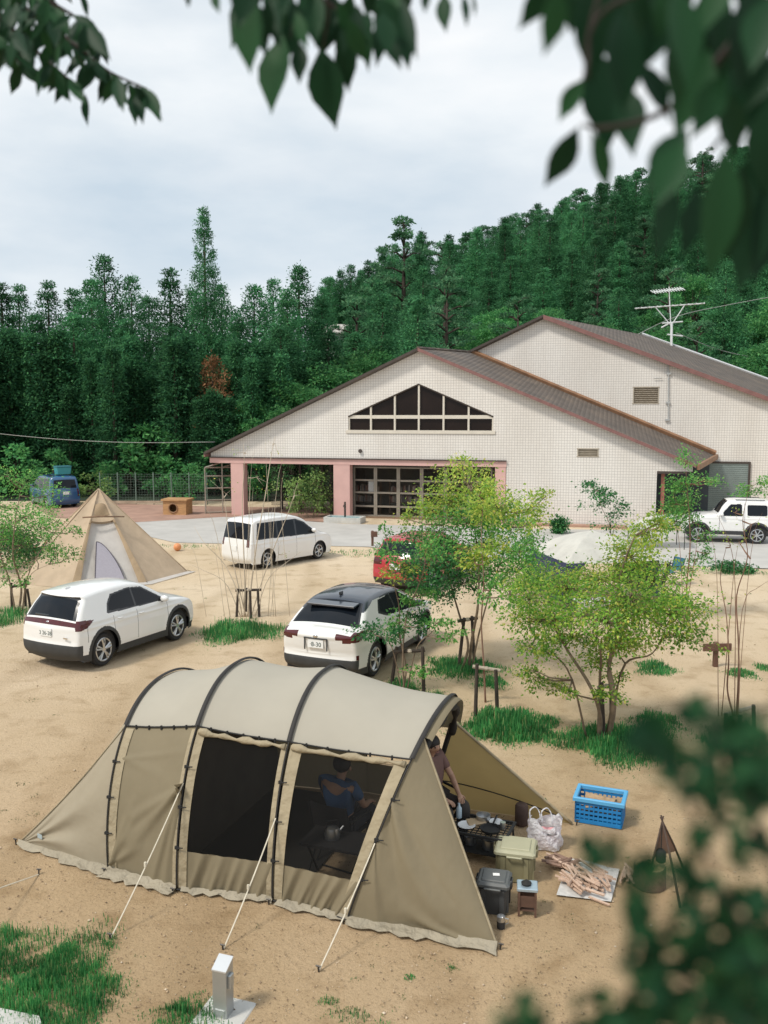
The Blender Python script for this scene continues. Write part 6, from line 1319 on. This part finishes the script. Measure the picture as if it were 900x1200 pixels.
MB().tube([top_, top_-Vector((0, 0, tz_*.45))], .006, 5).build('chain', m_black, tri); MB().lathe(top_-Vector((0, 0, tz_*.62)), [(.03, 0), (.055, .02), (.055, .12), (.03, .15)], 14).build('hanging_pot', m_black, tri, smooth=True)
# power pedestal
p = G(262, 1188); pd = thing('power_pedestal', 'silver metal power pedestal on a concrete block at the bottom edge', 'pedestal', p, R(-18)); hz_ = CAMH+ray(262, 1127).z*(p.y/ray(262, 1127).y)
m_alu = mat('brushed_aluminium', (.46, .48, .48), .38, .06, 4, metal=.7); a_ = .065
mb = MB(); mb.slab([(-a_, -a_, 0), (a_, -a_, 0), (a_, -a_, hz_-.05), (0, -a_, hz_), (-a_, -a_, hz_-.05)] if False else [(-a_, -a_, .0), (-a_, a_, .0), (-a_, a_, hz_), (-a_, -a_, hz_-.06)], (2*a_, 0, 0)); mb.build('casing', m_alu, pd); MB().slab([(-a_-.004, -a_-.006, hz_-.06), (-a_-.004, a_+.004, hz_+.004), (-a_-.004, a_+.004, hz_+.016), (-a_-.004, -a_-.006, hz_-.046)], (2*a_+.008, 0, 0)).build('cap', mat('pale_steel_cap', (.66, .68, .69), .35, .05, 4, metal=.6), pd)
MB().box((a_+.012, 0, hz_-.16), (.03, .07, .12), bev=.008).build('socket_cover', m_alu, pd); MB().box((0, -a_-.002, .05), (.09, .01, .05)).build('base_plate', m_alu, pd); bl = thing('concrete_block', 'square concrete footing block under the silver pedestal', 'block', p, R(-18)); pd.location.z += .0
MB().box((0, 0, -.06), (.44, .44, .13), bev=.012).build('block', m_conc, bl); bl.location.z = .0; pd.location.z = .006
# ================================================================== young trees on the camp ground
m_bk = mat('grey_brown_bark', (.20, .145, .10), .9, .25, 9); m_bk2 = mat('red_brown_bark', (.22, .125, .085), .85, .2, 9); m_stake = mat('dark_stake', (.055, .042, .034), .9, .25, 8); m_tie = mat('pale_binding', (.42, .36, .29), .9, .2, 20)
m_maple = leafmat('maple_leaves', [(0, (0.084, 0.224, 0.037)), (.35, (0.168, 0.381, 0.058)), (.7, (0.325, 0.560, 0.089)), (.9, (0.515, 0.605, 0.116)), (1, (0.650, 0.560, 0.137))], 0.58, .5, .05)
m_young = leafmat('young_green_leaves', [(0, (.06, .22, .055)), (.5, (.14, .42, .10)), (.9, (.27, .56, .15)), (1, (.48, .58, .18))], 0.58, .5, .05)
m_yel = leafmat('yellow_green_leaves', [(0, (0.157, 0.302, 0.053)), (.45, (0.314, 0.493, 0.084)), (.85, (0.560, 0.627, 0.126)), (1, (0.739, 0.650, 0.168))], 0.58, .5, .05)
m_dgl = leafmat('deep_green_leaves', [(0, (0.029, 0.123, 0.047)), (.6, (0.062, 0.241, 0.084)), (1, (0.146, 0.370, 0.121))], 0.58, .45, .05)
def sapling(name, label, cat, base, stems, clumps, bark, leafm, size, depth=.55, group=None, twig=True, aspect=.6, lm=3.9):
    """stems: (picture polyline, foot radius); clumps: (column, row, half width, half height, leaves[, material]) - all carried to the tree's own distance, then spread in depth"""
    b0 = G(*base); Y = b0.y; root = thing(name, label, cat, b0); rr_ = random.Random(int(base[0]))
    def P(px, py, dy=0.0): return D(px, py, Y)+Vector((0, dy, 0))-b0
    tr = MB(); allp = []
    for line, r in stems:
        pts = []
        for i, (px, py) in enumerate(line): pts.append(P(px, py, 0 if i == 0 else rr_.uniform(-.5, .5)*depth*min(1, i/2)))
        pts[0].z = min(pts[0].z, 0) - .03
        c = catmull([tuple(p) for p in pts], 5); n = len(c); tr.tube(c, [r*(1-.82*k/(n-1)) for k in range(n)], 6); allp += [Vector(p) for p in c[n//4:]]
    by = {}
    for cl in clumps:
        px, py, rx, ry, n = cl[:5]; n = int(n*lm); m = cl[5] if len(cl) > 5 else leafm; dy = rr_.uniform(-1, 1)*depth; c = P(px, py, dy); sc = Y/FPX*1.02; ax, az = rx*sc, ry*sc
        src = min(allp, key=lambda q: (q-c).length+max(0, q.z-c.z)*1.5) if allp else Vector((0, 0, 0)); mid = (src*.5+c*.5)+Vector((rr_.uniform(-.05, .05), rr_.uniform(-.05, .05), -.06*(c-src).length)); rt = .010+.004*(c-src).length
        tr.tube([src, mid, c], [rt*1.3, rt, rt*.5], 5); tw = max(3, int(n/30)); ends = []
        for k in range(tw):
            d = Vector((rr_.gauss(0, .55), rr_.gauss(0, .55), rr_.gauss(0, .5))); e = c+Vector((d.x*ax, d.y*ax*.9, d.z*az)); ends.append(e)
            if twig: tr.tube([c*.75+mid*.25, e], [rt*.45, rt*.15], 4)
        E_ = np.array([tuple(e) for e in ends]); k = rng.integers(0, tw, n); g = E_[k]+rng.normal(0, 1, (n, 3))*[ax*.36, ax*.36, az*.30]
        out = unit(g-np.array(tuple(c))+[0, 0, .05]); A = out*.7+rng.normal(0, .55, (n, 3))+[0, 0, -.25]; N = rng.normal(0, .5, (n, 3))+[0, -.15, .9]; L = size*rng.uniform(.6, 1.25, n)
        by.setdefault(m.name, [m, []])[1].append((g, A, N, L))
    tr.build('trunk', bark, root, smooth='all')
    VV, FF, slots = [], [], []
    for m, parts in by.values():
        g, A, N, L = (np.concatenate(x) for x in zip(*parts)); V, F = leaves(g, A, N, L, L*aspect, .12, .1); VV.append(V); FF.append(F+4*sum(len(f) for f in FF)); slots.append((m, len(F)))
    o = mesh_np('crown', np.concatenate(VV), np.concatenate(FF), slots[0][0], root)
    for m, _ in slots[1:]: o.data.materials.append(m)
    o.data.polygons.foreach_set('material_index', np.concatenate([np.full(k, i, dtype=np.int32) for i, (_, k) in enumerate(slots)]))
    return root
def stakes(base_px, posts, bar, lab):
    """timber tree support: posts (foot column, foot row, top column, top row) and lashed bars between two picture points"""
    b0 = G(*base_px); t = thing('tree_stake', lab, 'stake', b0); Y = b0.y
    for (x0, y0, x1, y1) in posts:
        a = G(x0, y0); c = D(x1, y1, a.y)
        MB().tube([a-b0-Vector((0, 0, .1)), c-b0], [.036, .032], 8).build('post', m_stake, t, smooth=True)
    for (x0, y0, x1, y1) in bar:
        a, c = D(x0, y0, Y-.03), D(x1, y1, Y-.03); MB().tube([a-b0, c-b0], .034, 8).build('crossbar', m_tie if y0 > 780 and x0 > 500 else m_stake, t, smooth=True); MB().ball((a+c)/2-b0, .055, 8, (1, 1, .8)).build('binding', m_tie, t)
    return t
# the maple
sapling('maple_tree', 'wide yellow-green maple with a forked trunk in the grass mound right of the tent', 'tree', (703, 866),
    [([(702, 866), (700, 835), (688, 800), (668, 765), (650, 730), (640, 700)], .040), ([(713, 850), (716, 815), (714, 780), (722, 745), (728, 700), (728, 660), (738, 625)], .055), ([(716, 800), (735, 780), (758, 760), (782, 735)], .026), ([(702, 840), (705, 800), (700, 760), (690, 720), (692, 690)], .028), ([(690, 800), (662, 780), (640, 760), (622, 738)], .020)],
    [(632, 688, 30, 14, 280), (610, 690, 22, 18, 190), (625, 720, 34, 20, 330), (665, 690, 36, 22, 420), (706, 682, 34, 14, 380, m_yel), (744, 652, 26, 18, 340, m_yel), (752, 622, 18, 16, 200, m_yel), (730, 690, 40, 22, 480), (770, 680, 30, 22, 260), (775, 705, 34, 18, 330), (806, 715, 22, 16, 170), (790, 742, 30, 14, 210), (755, 725, 32, 18, 330), (700, 715, 38, 20, 420), (655, 740, 34, 16, 290), (680, 755, 28, 14, 200), (720, 748, 30, 14, 230, m_yel), (735, 768, 24, 12, 130, m_yel), (640, 762, 18, 10, 90), (628, 790, 16, 12, 70), (662, 812, 14, 10, 60, m_yel), (635, 806, 12, 9, 45), (700, 800, 14, 10, 70), (735, 800, 12, 10, 40), (612, 745, 16, 10, 70), (650, 795, 10, 8, 34), (765, 610, 12, 10, 60, m_yel), (706, 780, 20, 12, 110)],
    m_bk, m_maple, .056, .8)
stakes((713, 850), [(708, 868, 705, 800), (717, 852, 716, 795)], [(700, 806, 722, 802)], 'dark stakes lashed to the trunk of the maple')
# tall yellow-green tree and its slender neighbour
sapling('young_tree', 'tall young tree with a yellow-green crown, rising in front of the glazed front', 'tree', (545, 785),
    [([(541, 782), (548, 755), (540, 725), (530, 690), (522, 650), (520, 610)], .032), ([(549, 780), (553, 745), (558, 705), (560, 660), (556, 610), (552, 575)], .036), ([(552, 775), (562, 735), (578, 690), (590, 640), (604, 600)], .024)],
    [(552, 568, 26, 16, 240, m_yel), (530, 590, 26, 16, 240, m_yel), (575, 590, 28, 18, 270, m_yel), (505, 602, 18, 12, 120, m_yel), (550, 612, 36, 20, 390), (595, 610, 26, 18, 240), (615, 592, 20, 12, 130, m_yel), (625, 615, 14, 10, 70, m_yel), (515, 628, 26, 18, 230), (560, 640, 34, 20, 360), (600, 640, 24, 18, 230), (500, 655, 28, 16, 260, m_dgl), (530, 665, 30, 18, 300, m_dgl), (575, 670, 26, 18, 220), (610, 665, 16, 14, 120), (492, 675, 20, 12, 140, m_dgl), (545, 690, 26, 14, 190, m_dgl), (600, 690, 20, 14, 130), (515, 695, 18, 12, 110, m_dgl), (485, 640, 14, 10, 60, m_dgl), (622, 640, 14, 10, 70), (545, 545, 12, 10, 60, m_yel), (475, 612, 8, 6, 18, m_yel), (640, 580, 10, 8, 30, m_yel)],
    m_bk, m_young, .066, .8, lm=4.3)
stakes((543, 785), [(537, 783, 544, 724), (556, 772, 553, 722)], [(536, 728, 560, 724)], 'dark stakes holding the tall yellow-green tree')
sapling('young_tree', 'slender single-stemmed sapling with feathery yellow-green top behind the tent hood', 'tree', (569, 822), [([(569, 822), (567, 780), (565, 730), (566, 680), (563, 630), (566, 585)], .020)],
    [(566, 600, 16, 16, 90, m_yel), (572, 640, 18, 14, 90, m_yel), (556, 660, 14, 12, 70, m_yel), (575, 690, 12, 12, 50), (562, 575, 10, 10, 40, m_yel)], m_bk2, m_young, .075, .3)
stakes((570, 822), [(557, 838, 559, 778), (583, 832, 581, 785)], [(554, 781, 586, 786)], 'dark stakes with a pale lashed bar round the slender sapling')
# sapling in front of the car with the black roof
sapling('young_tree', 'thin sapling with a few drooping deep green leaves in front of the black-roofed car', 'tree', (472, 812),
    [([(471, 812), (476, 785), (469, 750), (468, 715), (462, 685), (456, 650)], .024), ([(474, 800), (472, 760), (478, 720), (490, 690), (497, 660), (495, 625)], .022), ([(476, 780), (490, 755), (508, 735), (522, 714)], .016), ([(472, 770), (455, 750), (440, 742)], .012)],
    [(434, 742, 16, 9, 90, m_dgl), (455, 748, 12, 8, 60, m_dgl), (470, 735, 14, 10, 70), (492, 735, 12, 9, 50, m_dgl), (512, 728, 16, 9, 70), (525, 742, 12, 8, 40), (497, 700, 14, 10, 70), (462, 672, 14, 10, 70, m_yel), (455, 645, 12, 10, 60), (482, 668, 14, 12, 80, m_dgl), (500, 645, 14, 12, 80), (485, 780, 12, 8, 40), (490, 722, 10, 8, 40, m_dgl), (452, 630, 8, 8, 24), (478, 700, 10, 8, 40)], m_bk, m_young, .066, .45)
stakes((475, 812), [(458, 803, 465, 758), (497, 816, 495, 758)], [(462, 764, 498, 762)], 'dark stake frame round the thin sapling beside the black-roofed car')
# left tree
sapling('young_tree', 'leafy young tree at the left edge in front of the pointed tent', 'tree', (22, 716),
    [([(22, 716), (22, 690), (20, 650), (24, 610), (18, 575)], .034), ([(26, 714), (33, 680), (48, 650), (62, 625), (70, 612)], .020), ([(18, 714), (8, 680), (2, 640), (-8, 600)], .024), ([(24, 690), (38, 672), (56, 662)], .014)],
    [(15, 570, 20, 14, 130, m_young), (40, 585, 20, 14, 130), (5, 590, 22, 16, 160), (30, 605, 24, 16, 180), (-5, 620, 22, 16, 160), (15, 630, 24, 14, 170), (45, 622, 18, 14, 110), (58, 605, 12, 10, 50), (72, 640, 12, 12, 70), (82, 625, 10, 8, 40), (78, 655, 10, 10, 44), (60, 650, 14, 10, 60), (5, 660, 18, 12, 110), (35, 655, 16, 12, 90, m_dgl), (20, 640, 22, 12, 100, m_dgl), (-5, 680, 14, 10, 60), (40, 680, 12, 8, 34), (12, 555, 10, 8, 34), (-20, 600, 20, 20, 120), (62, 632, 10, 8, 40), (-20, 660, 16, 16, 80)], m_bk, m_young, .066, .7)
stakes((24, 714), [(14, 712, 13, 683), (30, 710, 29, 678), (36, 712, 32, 690)], [(12, 688, 34, 684)], 'three short dark stakes round the leafy tree at the left edge')
# bare saplings
def bare(label, base, lines, m, tips=None):
    return sapling('bare_sapling', label, 'tree', base, lines, tips or [], m, m_young, .05, .5, lm=1.2)
bare('multi-stemmed bare sapling with pale thin branches in front of the white minivan', (290, 722),
    [([(286, 722), (287, 690), (286, 640), (284, 590), (288, 540), (286, 520)], 0.0232), ([(290, 722), (295, 680), (303, 630), (312, 580), (318, 530), (322, 512)], 0.0232), ([(294, 722), (304, 690), (322, 640), (338, 600), (350, 565)], 0.0203), ([(284, 720), (278, 690), (262, 660), (240, 635), (226, 618)], 0.0174), ([(288, 700), (275, 668), (268, 630), (262, 590), (258, 560)], 0.0174), ([(298, 700), (316, 676), (334, 660), (352, 648)], 0.0145), ([(282, 700), (262, 682), (236, 668), (216, 660)], 0.0130), ([(303, 630), (296, 600), (298, 570)], 0.0101), ([(312, 580), (326, 560), (332, 535)], 0.0087), ([(268, 630), (250, 610), (240, 590)], 0.0087), ([(322, 640), (318, 610), (322, 585)], 0.0087), ([(286, 640), (276, 610), (274, 580)], .0087), ([(303, 640), (310, 612), (306, 588)], .008), ([(284, 600), (292, 575), (290, 552)], .007), ([(338, 600), (330, 575), (334, 552)], .007), ([(262, 660), (252, 650), (248, 630)], .007), ([(240, 640), (226, 640), (212, 634)], .006), ([(316, 676), (326, 650), (330, 632)], .007), ([(288, 560), (296, 540), (300, 522)], .006), ([(318, 545), (312, 525), (310, 512)], .006)],
    mat('pale_sapling_bark', (.52, .44, .34), .85, .12, 8), [(322, 520, 10, 12, 10, m_yel), (300, 560, 20, 20, 12, m_yel), (288, 530, 10, 12, 8, m_yel), (262, 580, 14, 18, 8, m_yel), (345, 580, 10, 16, 10, m_yel), (335, 650, 10, 10, 8, m_yel)])
stakes((290, 720), [(277, 722, 279, 690), (304, 722, 302, 690), (288, 716, 289, 689), (294, 724, 293, 692)], [(276, 692, 306, 691)], 'dark stake frame round the pale bare sapling')
bare('bare two-stemmed sapling with sparse twigs on the right, behind the blurred leaves', (862, 838),
    [([(860, 838), (853, 810), (850, 770), (851, 720), (849, 680), (846, 640)], .018), ([(864, 838), (866, 800), (867, 750), (868, 700), (872, 650), (868, 610), (874, 575)], .018), ([(868, 720), (878, 700), (890, 690), (905, 676)], .008), ([(851, 720), (856, 690), (862, 660), (864, 630)], .008), ([(849, 680), (840, 650), (836, 620)], .007), ([(868, 690), (858, 660), (850, 630), (842, 600)], .008), ([(872, 650), (884, 625), (890, 600)], .006)], m_bk2, [(846, 635, 10, 12, 10, m_yel), (868, 610, 12, 14, 14, m_yel), (880, 640, 12, 12, 10, m_yel), (858, 600, 12, 12, 12, m_yel)])
stakes((862, 836), [(850, 858, 851, 836), (884, 852, 883, 826), (866, 866, 867, 838)], [(848, 838, 885, 828)], 'rough stake frame with a pale bar round the bare two-stemmed sapling')
sapling('young_tree', 'slender sapling with an upright column of bright leaves beside the porch', 'tree', (806, 728), [([(806, 728), (806, 690), (805, 641), (806, 600), (803, 560), (806, 535)], .022), ([(805, 645), (796, 628), (790, 610)], .010), ([(805, 645), (816, 630), (822, 612)], .010)],
    [(806, 540, 9, 12, 60), (800, 566, 12, 10, 80), (820, 562, 16, 7, 60), (790, 590, 14, 14, 130), (806, 590, 14, 14, 130), (798, 612, 16, 12, 130), (785, 612, 12, 12, 90), (812, 612, 10, 10, 60), (820, 655, 14, 9, 60), (815, 668, 10, 8, 40), (832, 648, 8, 6, 26), (835, 565, 8, 5, 20), (822, 630, 14, 10, 60), (788, 575, 10, 10, 60)], m_bk2, m_young, .066, .45)
sapling('small_tree', 'small dark-leaved tree against the white tiled wall between the vent and the porch', 'tree', (716, 640), [([(716, 640), (714, 615), (706, 595), (700, 575)], .022), ([(716, 635), (722, 610), (726, 592)], .014)],
    [(698, 575, 14, 8, 60), (708, 580, 12, 8, 50), (705, 592, 14, 8, 50), (718, 600, 12, 8, 40), (692, 569, 9, 5, 22), (712, 612, 14, 8, 40), (725, 590, 8, 6, 18)], m_bk, m_dgl, .12, .5)
sapling('shrub', 'rounded dark green shrub at the foot of the white tiled wall', 'shrub', (654, 625), [([(654, 625), (654, 612)], .02)], [(654, 617, 7, 8, 300), (653, 611, 5, 5, 120)], m_bk, m_dgl, .11, .2)
sapling('shrub', 'feathery pale green shrub in front of the open bay of the hall', 'shrub', (364, 607), [([(362, 607), (356, 590), (350, 572)], .02), ([(366, 607), (372, 590), (376, 572)], .02)], [(350, 572, 13, 10, 110), (366, 566, 14, 10, 130), (380, 580, 10, 10, 70), (358, 588, 15, 10, 120), (374, 594, 10, 8, 60), (345, 590, 8, 8, 40)], m_bk, m_pale, .13, .6)
sapling('young_tree', 'light green bush behind the white off-road car at the right edge', 'tree', (882, 618), [([(882, 618), (880, 590), (878, 570)], .02)], [(880, 575, 14, 8, 70), (890, 565, 12, 8, 50), (868, 585, 12, 8, 50)], m_bk, m_young, .13, .4)
sapling('shrub', 'low dark green cushion of leaves on the verge below the off-road car', 'shrub', (860, 671), [([(860, 671), (860, 664)], .02)], [(855, 664, 14, 5, 140), (870, 667, 10, 4, 80)], m_bk, m_dgl, .10, .3)
sapling('shrub', 'rust-tinged dark bush under the tree at the left edge', 'shrub', (20, 668), [([(20, 668), (20, 650)], .02)], [(5, 640, 24, 14, 220), (35, 640, 24, 14, 220), (60, 636, 12, 10, 60), (20, 625, 30, 10, 180), (-15, 635, 20, 18, 160)], m_bk, leafmat('rusty_green_leaves', [(0, (.02, .06, .02)), (.6, (.05, .11, .03)), (.85, (.10, .12, .04)), (1, (.22, .10, .05))], .3, .5, .05), .11, .9)

# ================================================================== boughs of the trees the picture was taken from
m_cherry = leafmat('cherry_leaves', [(0, (0.006, 0.027, 0.012)), (.6, (0.010, 0.045, 0.018)), (1, (0.018, 0.071, 0.024))], 0.2, .5, .05, spec=.15); m_twig = mat('dark_twig', (.035, .026, .022), .8, .2, 30)
OUTL = [(0, 0), (.12, .17), (.28, .40), (.45, .50), (.62, .44), (.80, .22), (.92, .07), (1, 0)]
def leafmesh(items, name, m, par, holes=()):
    """full leaf blades: (base, tip, half-width share, normal)"""
    V, F = [], []
    for b_, t_, w_, n_ in items:
        w_ *= .80
        A = (t_-b_); L = A.length; A.normalize(); Sd = A.cross(n_).normalized(); n_ = Sd.cross(A); k0 = len(V); jag = random.uniform(-.05, .05)
        for u, hw_ in OUTL: c = b_+A*L*u-n_*L*.10*u*u; V += [tuple(c+Sd*L*w_*(hw_+jag*u)+n_*L*w_*hw_*.30), tuple(c), tuple(c-Sd*L*w_*(hw_-jag*u)+n_*L*w_*hw_*.30)]
        for i in range(len(OUTL)-1):
            a = k0+3*i; F += [(a, a+1, a+4, a+3), (a+1, a+2, a+5, a+4)]
    return mesh_np(name, V, F, m, par, smooth=True)
def bough(label, twigs, items, dist, jit, org, lm_=m_cherry):
    """twigs: polylines in picture columns and rows; items: (base col, row, tip col, row[, width]); every leaf stands at its own distance"""
    o0 = D(org[0], org[1], dist); root = thing('tree_branch', label, 'branch', o0); mb = MB(); L = []; rr_ = random.Random(len(items)*7+int(dist*100))
    for line, r in twigs: mb.tube(catmull([tuple(D(x, y, dist+rr_.uniform(-.3, .3)*jit)-o0) for x, y in line], 4), np.linspace(r, r*.35, 4*(len(line)-1)+1), 6)
    for it in items:
        x0, y0, x1, y1 = it[:4]; wd = it[4] if len(it) > 4 else rr_.uniform(.40, .52); d = dist+rr_.uniform(-1, 1)*jit; a, c = D(x0, y0, d)-o0, D(x1, y1, d+rr_.uniform(-.25, .25)*jit)-o0; L.append((a, c, wd, Vector((rr_.uniform(-.5, .5), -1, rr_.uniform(-.2, .7)))))
    mb.build('twig', m_twig, root, smooth='all'); leafmesh(L, 'foliage', lm_, root); return root
rr_ = random.Random(5); items = []; tw1 = [[(-40, -60), (30, 10), (70, 38), (100, 62), (130, 85), (172, 104)], [(-60, -30), (10, 30), (50, 66), (80, 92)], [(-30, -70), (40, -10), (92, 22), (112, 40)], [(-60, 10), (-5, 45), (25, 75)]]
for ln_ in tw1:
    c = catmull([(x, y, 0) for x, y in ln_], 6)
    for k in range(3, len(c)):
        for s in (-1, 1):
            if rr_.random() < .86:
                x, y = c[k][:2]; a = R(90+s*rr_.uniform(5, 60)) if x < 120 else R(90+s*rr_.uniform(-5, 35)); ln = rr_.uniform(28, 44); items.append((x, y, x+ln*math.cos(a), y+ln*math.sin(a), rr_.uniform(.34, .46)))
for k in range(60): x, y = rr_.uniform(-30, 78), rr_.uniform(-30, 55); a = R(rr_.uniform(50, 130)); ln = rr_.uniform(28, 44); items.append((x, y, x+ln*math.cos(a), y+ln*math.sin(a), .42))
items += [(100, 110, 100, 146, .34), (134, 92, 138, 128, .34), (155, 106, 158, 143, .34), (168, 102, 182, 124, .32), (100, 62, 107, 24, .34), (92, -10, 106, 22, .5)]
bough('leafy cherry bough hanging in at the top left corner', [(l, .006) for l in tw1], items, 2.3, .25, (-40, -60))
C_IT = [(308, -25, 268, 50, .5), (296, -5, 288, 84, .62), (332, 40, 312, 130, .60), (352, 50, 350, 96, .5), (376, 55, 390, 150, .62), (404, 35, 408, 108, .52), (366, -10, 352, 42, .5), (425, 15, 432, 82, .32), (452, 42, 470, 80, .40), (440, -5, 484, 52, .42), (412, -10, 402, 48, .5), (520, -8, 521, 36, .5), (500, -12, 497, 14, .5), (543, -8, 548, 30, .3), (553, -8, 559, 20, .3), (250, -12, 256, 14, .5), (221, -12, 220, 9, .5), (470, -5, 487, 66, .26), (345, 0, 328, 78, .56), (392, -10, 376, 68, .6), (460, -20, 440, 38, .5), (330, -30, 318, 40, .6), (290, -30, 282, 30, .6), (360, -20, 372, 50, .5), (420, 40, 436, 55, .5)]
bough('sunlit dark cherry leaves hanging from the top edge near the middle', [([(200, -60), (300, -30), (380, 0), (420, 30), (455, 48)], .005), ([(330, -50), (345, 10), (340, 45)], .003), ([(370, -50), (385, 10), (378, 58)], .003), ([(400, -60), (450, -10), (475, 20)], .003), ([(200, -60), (480, -30), (560, -12)], .004)], C_IT+[(x, y, x+rr_.uniform(-22, 22), y+rr_.uniform(34, 62), rr_.uniform(.42, .56)) for x, y in [(rr_.uniform(285, 480), rr_.uniform(-40, 22)) for _ in range(30)]], 1.45, .15, (330, -60))
R_IT = [(648, -30, 608, 36, .55), (655, -20, 640, 66, .60), (684, 92, 654, 142, .60), (678, 148, 640, 222, .55), (690, -30, 700, 95, .60), (725, 10, 738, 130, .62), (700, 60, 715, 175, .62), (693, 152, 716, 226, .42), (745, 70, 790, 140, .5), (735, 100, 742, 180, .55), (735, -40, 762, 62, .6), (770, 20, 752, 80, .5), (815, -30, 770, 40, .55), (806, 150, 758, 222, .62), (800, 165, 770, 240, .6), (850, 170, 838, 330, .42), (784, 205, 776, 308, .50), (818, 215, 802, 306, .40), (880, 50, 866, 170, .5), (905, 150, 868, 345, .45), (790, -20, 812, 100, .55), (835, -10, 850, 120, .6), (885, -20, 872, 110, .6), (850, 85, 812, 160, .55), (845, 100, 868, 190, .5), (870, 190, 856, 310, .42), (910, -10, 880, 80, .6), (915, 60, 870, 130, .55), (760, -40, 800, 60, .6), (720, -40, 715, 70, .6), (680, -40, 668, 40, .6), (900, 100, 905, 240, .5), (830, 60, 800, 130, .5), (860, -40, 820, 40, .6), (912, 200, 890, 330, .5), (800, 60, 790, 120, .45)]
bough('large out-of-focus cherry leaves filling the upper right corner', [([(930, -60), (850, 60), (780, 130), (700, 150), (682, 146)], .005), ([(900, -60), (780, -20), (700, 20), (688, 92)], .004), ([(960, 20), (880, 120), (830, 180)], .005), ([(720, -60), (690, 40), (684, 96)], .003)], R_IT+[(x, y, x+rr_.uniform(-40, 20), y+rr_.uniform(70, 110), rr_.uniform(.42, .58)) for x, y in [(rr_.uniform(760, 930), rr_.uniform(-70, 60)) for _ in range(8)]], .95, .12, (930, -60))
BL = [(815, 832, 20), (765, 858, 26), (742, 866, 16), (790, 888, 30), (850, 868, 36), (885, 850, 20), (826, 925, 26), (885, 935, 30), (818, 985, 22), (882, 990, 24), (705, 1006, 24), (752, 1012, 17), (748, 1052, 22), (757, 1095, 20), (815, 1042, 22), (850, 1068, 34), (893, 1062, 24), (800, 1104, 30), (762, 1134, 30), (845, 1120, 40), (893, 1125, 35), (786, 1172, 40), (852, 1182, 45), (700, 1204, 34), (612, 1206, 36), (742, 1196, 35), (900, 900, 24), (800, 1020, 14), (838, 955, 16), (893, 1180, 30), (870, 905, 22)]
items = []
for x, y, q in BL:
    for k in range(max(7, int(q*q/36))):
        a = rr_.uniform(0, 6.28); d = q*rr_.uniform(.0, 1.15); ln = rr_.uniform(18, 40); b_ = R(rr_.uniform(20, 200)); cx_, cy_ = x+d*math.cos(a), y+d*math.sin(a); items.append((cx_-ln/2*math.cos(b_), cy_-ln/2*math.sin(b_), cx_+ln/2*math.cos(b_), cy_+ln/2*math.sin(b_), rr_.uniform(.5, .75)))
bough('strongly blurred dark green leaves close to the lens in the lower right corner', [([(960, 1260), (900, 1130), (850, 1050), (790, 900), (765, 860)], .003), ([(940, 1240), (850, 1180), (780, 1130), (750, 1060), (706, 1008)], .003), ([(960, 1150), (890, 980), (850, 880), (816, 834)], .003), ([(900, 1260), (740, 1220), (612, 1206)], .003)], items, .47, .05, (960, 1260), leafmat('shrub_leaves', [(0, (.008, .040, .018)), (.6, (.016, .075, .032)), (1, (.04, .14, .05))], .3, .6, .05, spec=.15))
